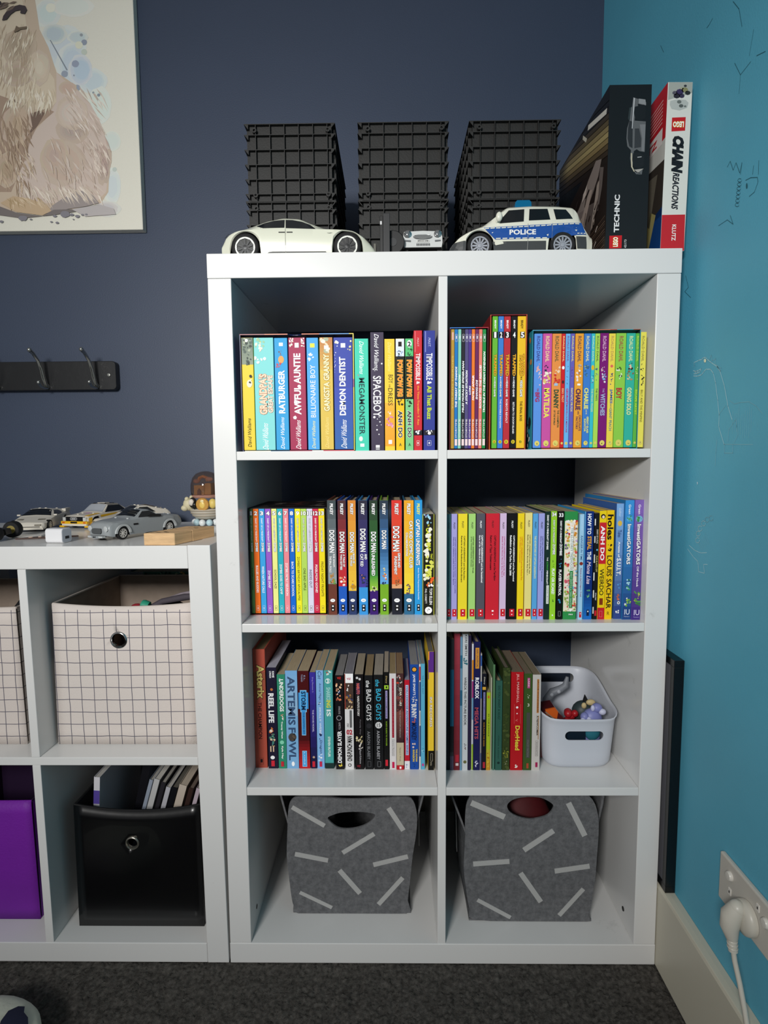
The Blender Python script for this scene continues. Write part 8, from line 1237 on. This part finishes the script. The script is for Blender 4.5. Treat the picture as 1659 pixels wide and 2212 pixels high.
small('toy_car', 'dark red toy vehicle with orange panel in the white bin', 'toy', (.6000, .1050, zb + .010), [('body', lambda q: (q.prism([(-.024, 0), (.024, 0), (.024, .070), (.004, .094), (-.018, .090), (-.024, .06)], -.020, .022, mat('#4a1014', .4), axis='y'))), ('orange_panel', lambda q: q.prism([(-.016, .094), (.002, .098), (.008, .090), (.006, .076), (-.014, .084)], -.0215, -.018, mat('#c85a1c', .4), axis='y')), ('chrome_bar', lambda q: q.tube([(-.016, -.022, .090), (.006, -.023, .072), (.022, -.023, .056)], .0014, mat('#b89a80', .3, metal=.6), 8))])
small('toy_figure', 'bright red crinkled toy in the white bin, next to the dark red vehicle', 'toy', (.6420, .1150, zb + .055), [('body', lambda q: [q.ball((rn.uniform(-.010, .010), rn.uniform(-.008, .008), rn.uniform(.0, .034)), rn.uniform(.006, .011), mat('#a81c24', .4), 10, 7) for _ in range(14)])])
small('toy_figure', 'lavender toy figure with white paws at the front of the white bin', 'toy', (.6720, .0850, zb + .020), [('body', lambda q: (q.ball((.0, 0, .066), (.019, .014, .020), mat('#7f84bc', .45)), q.ball((-.016, -.006, .072), (.008, .008, .009), mat('#7f84bc', .45)), q.ball((.008, -.002, .088), (.010, .009, .009), mat('#7f84bc', .45)), q.ball((0, 0, .03), (.016, .012, .030), mat('#7f84bc', .45)))), ('white_paws', lambda q: (q.ball((-.020, -.011, .066), (.006, .005, .007), mat('#c4c6e4', .45)), q.ball((-.010, -.012, .068), (.0055, .005, .007), mat('#c4c6e4', .45)), q.ball((.016, -.008, .083), (.007, .006, .006), mat('#c8cae0', .45)), q.ball((-.002, -.008, .090), (.004, .004, .006), mat('#c4c6e4', .45))))])
small('toy_figure', 'dark green toy with cream bows at the back of the white bin', 'toy', (.6700, .1280, zb + .012), [('body', lambda q: (q.ball((0, 0, .068), (.022, .018, .022), mat('#2f3c3e', .5)), q.ball((0, 0, .03), (.018, .015, .03), mat('#2f3c3e', .5)))), ('cream_bow', lambda q: (q.ball((.010, -.012, .092), (.009, .005, .006), mat('#c8b484', .5)), q.ball((-.003, -.013, .086), (.005, .004, .006), mat('#c8b484', .5)), q.ball((.020, -.010, .084), (.007, .005, .005), mat('#c8b484', .5)))), ('black_triangle', lambda q: q.prism([(-.004, .092), (.006, .095), (.0, .106)], -.010, -.006, DARK, axis='y'))])
small('toy_tail', 'long grey toy tail with pale spots against the back of the white bin', 'toy', (.6260, .1850, zb + .030), [('tail', lambda q: q.tube([(-.020, 0, .0), (-.012, -.001, .050), (.0, -.002, .066), (.014, -.003, .072), (.026, -.002, .080), (.030, 0, .098)], [.006, .008, .009, .008, .007, .003], mat('#7c8088', .5), 10)), ('pale_spots', lambda q: (q.ball((-.004, -.0105, .064), (.004, .002, .004), mat('#a8acb4', .5)), q.ball((.010, -.0115, .071), (.004, .002, .004), mat('#a8acb4', .5))))])
small('toy_block', 'dark teal and navy toy seen through the front slot of the white bin', 'toy', (.6480, .0720, zb + .0040), [('navy_part', lambda q: q.box((-.030, 0, 0), (.008, .010, .078), mat('#10202e', .4))), ('teal_part', lambda q: q.ball((.022, .004, .062), (.015, .007, .018), mat('#2f7484', .4))), ('grey_part', lambda q: q.box((-.042, .002, 0), (-.032, .008, .068), mat('#9a9ca8', .5)))])
small('toy_piece', 'small olive toy limb at the front left of the white bin', 'toy', (.6220, .0780, zb + .006), [('limb', lambda q: (q.ball((0, 0, .072), (.006, .004, .007), mat('#b0a468', .5)), q.ball((.006, 0, .066), (.005, .004, .006), mat('#b0a468', .5)), q.tube([(0, .004, 0), (0, .003, .035), (.002, .001, .068)], .004, mat('#3c4438', .5), 8)))])

# ---------------------------------------------------------------- framed picture wedged between unit and wall
t = thing('picture_frame', 'black framed picture standing on the skirting between the tall unit and the teal wall', 'picture frame', (.7672, -.0195, .1538), rot=(0, 0, 0))
q = MB(); FB = mat('#0c0d10', .3); q.box((.0012, 0, 0), (.0182, .300, .012), FB); q.box((.0012, 0, .4035), (.0182, .300, .4155), FB); q.box((.0012, 0, .012), (.0182, .012, .4035), FB); q.box((.0012, .288, .012), (.0182, .300, .4035), FB); q.build('frame', t, bevel=.0006)
q = MB(); q.box((.0040, .012, .012), (.0150, .288, .4035), mat('#6a6a70', .6)); q.build('backing', t)

# ---------------------------------------------------------------- socket plate, plug and cord
t = thing('power_outlet', 'white double wall socket plate low on the teal wall', 'wall socket', (XW, -.1520, .2586))
q = MB(); OW = mat('#c4c0b6', .35); q.prism([(0, 0), (-.118, 0), (-.118, .0715), (0, .0715)], -.0075, -.0002, OW, axis='x')
q.v = [(x, y, z) for x, y, z in q.v]; q.build('plate', t, bevel=.0022)
for yy, zz_ in ((-.0270, .0520), (-.1050, .0480)):
    q = MB(); q.lathe([(.0001, -.0125), (.0055, -.0120), (.0068, -.0100), (.0068, -.0070)], mat('#d4d1c8', .3), 20, 'x'); q.build('switch', t, loc=(0, yy, zz_), smooth=40)
for yy, zz_ in ((-.0280, .0290), (-.0880, .0550)):
    q = MB(); q.box((-.0088, yy - .003, zz_ - .005), (-.0072, yy + .003, zz_ + .005), mat('#dcd8d0', .4)); q.box((-.0092, yy - .001, zz_ - .0018), (-.0086, yy + .001, zz_ + .0018), DARK); q.build('indicator', t, bevel=.0003)
t = thing('plug', 'white mains plug with its cord hanging down, pushed into the wall socket', 'plug', (XW - .0080, -.2220, .2840))
PW2 = mat('#c6c2b6', .35); q = MB()
q.lathe([(.0225, 0), (.0225, -.0050), (.0210, -.0090), (.0140, -.0120), (.0001, -.0130)], PW2, 32, 'x'); 
q.tube([(-.014, .002, .012), (-.020, .004, .0), (-.022, .004, -.016), (-.019, .002, -.032)], [.0110, .0135, .0120, .0075], PW2, 16); q.ball((-.014, .002, .012), .0109, PW2); q.build('plug_body', t, smooth=50)
q = MB(); q.tube([(-.0195, .002, -.030), (-.0185, -.001, -.048)], [.0068, .0060], PW2, 14)
for k in range(3): q.lathe([(.0064, 0), (.0070, .0008), (.0064, .0016)], PW2, 14, 'z', c=(-.0192, .0012 - k * .0008, -.034 - k * .0045), caps=False)
q.build('strain_relief', t, smooth=40)
q = MB(); q.tube([(-.0185, -.001, -.046), (-.0175, -.004, -.060), (-.016, -.014, -.082), (-.016, -.027, -.108), (-.017, -.040, -.135), (-.018, -.060, -.180), (-.022, -.085, -.235), (-.026, -.100, -.2780)], .0034, PW2, 12); q.build('cord', t, smooth=60)

# ---------------------------------------------------------------- white soft toy on the carpet, bottom left
t = thing('soft_toy', 'white plush toy with a navy patch on the carpet, bottom left', 'soft toy', (-.3300, -.1900, 0))
PLUSH = mat('#d9dccb', .9, bump=.6, bscale=60, noise=.05, nscale=20); q = MB(); q.ball((0, 0, .038), (.100, .078, .040), PLUSH, 40, 24)
rn = random.Random(2); q.v = [(x * (1 + .05 * math.sin(9 * y * 10 + z * 30)), y * (1 + .04 * math.sin(x * 60)), max(z * (1 + .05 * math.sin(x * 70 + y * 30)), -.001)) for x, y, z in q.v]; q.build('body', t, smooth=80)
q = MB()
def onb(x, y): return .038 + .040 * math.sqrt(max(0, 1 - (x / .100) ** 2 - (y / .078) ** 2)) + .0035
P = [(.035, -.012), (.042, .0), (.050, .003), (.056, -.008), (.066, -.014), (.074, -.026), (.070, -.045), (.055, -.055), (.042, -.045), (.036, -.030)]
P = [(x + .004, y + .040) for x, y in P]; c = (.058, .014); ringn = 4; vs = [(c[0], c[1], onb(*c))]
for k in range(1, ringn + 1): vs += [(c[0] + (x - c[0]) * k / ringn, c[1] + (y - c[1]) * k / ringn, onb(c[0] + (x - c[0]) * k / ringn, c[1] + (y - c[1]) * k / ringn)) for x, y in P]
m_ = len(P); fs = [(0, 1 + i, 1 + (i + 1) % m_) for i in range(m_)] + [(1 + (k - 1) * m_ + i, 1 + k * m_ + i, 1 + k * m_ + (i + 1) % m_, 1 + (k - 1) * m_ + (i + 1) % m_) for k in range(1, ringn) for i in range(m_)]
q.add(vs, fs, mat('#1c2038', .9)); q.build('navy_patch', t, smooth=60)
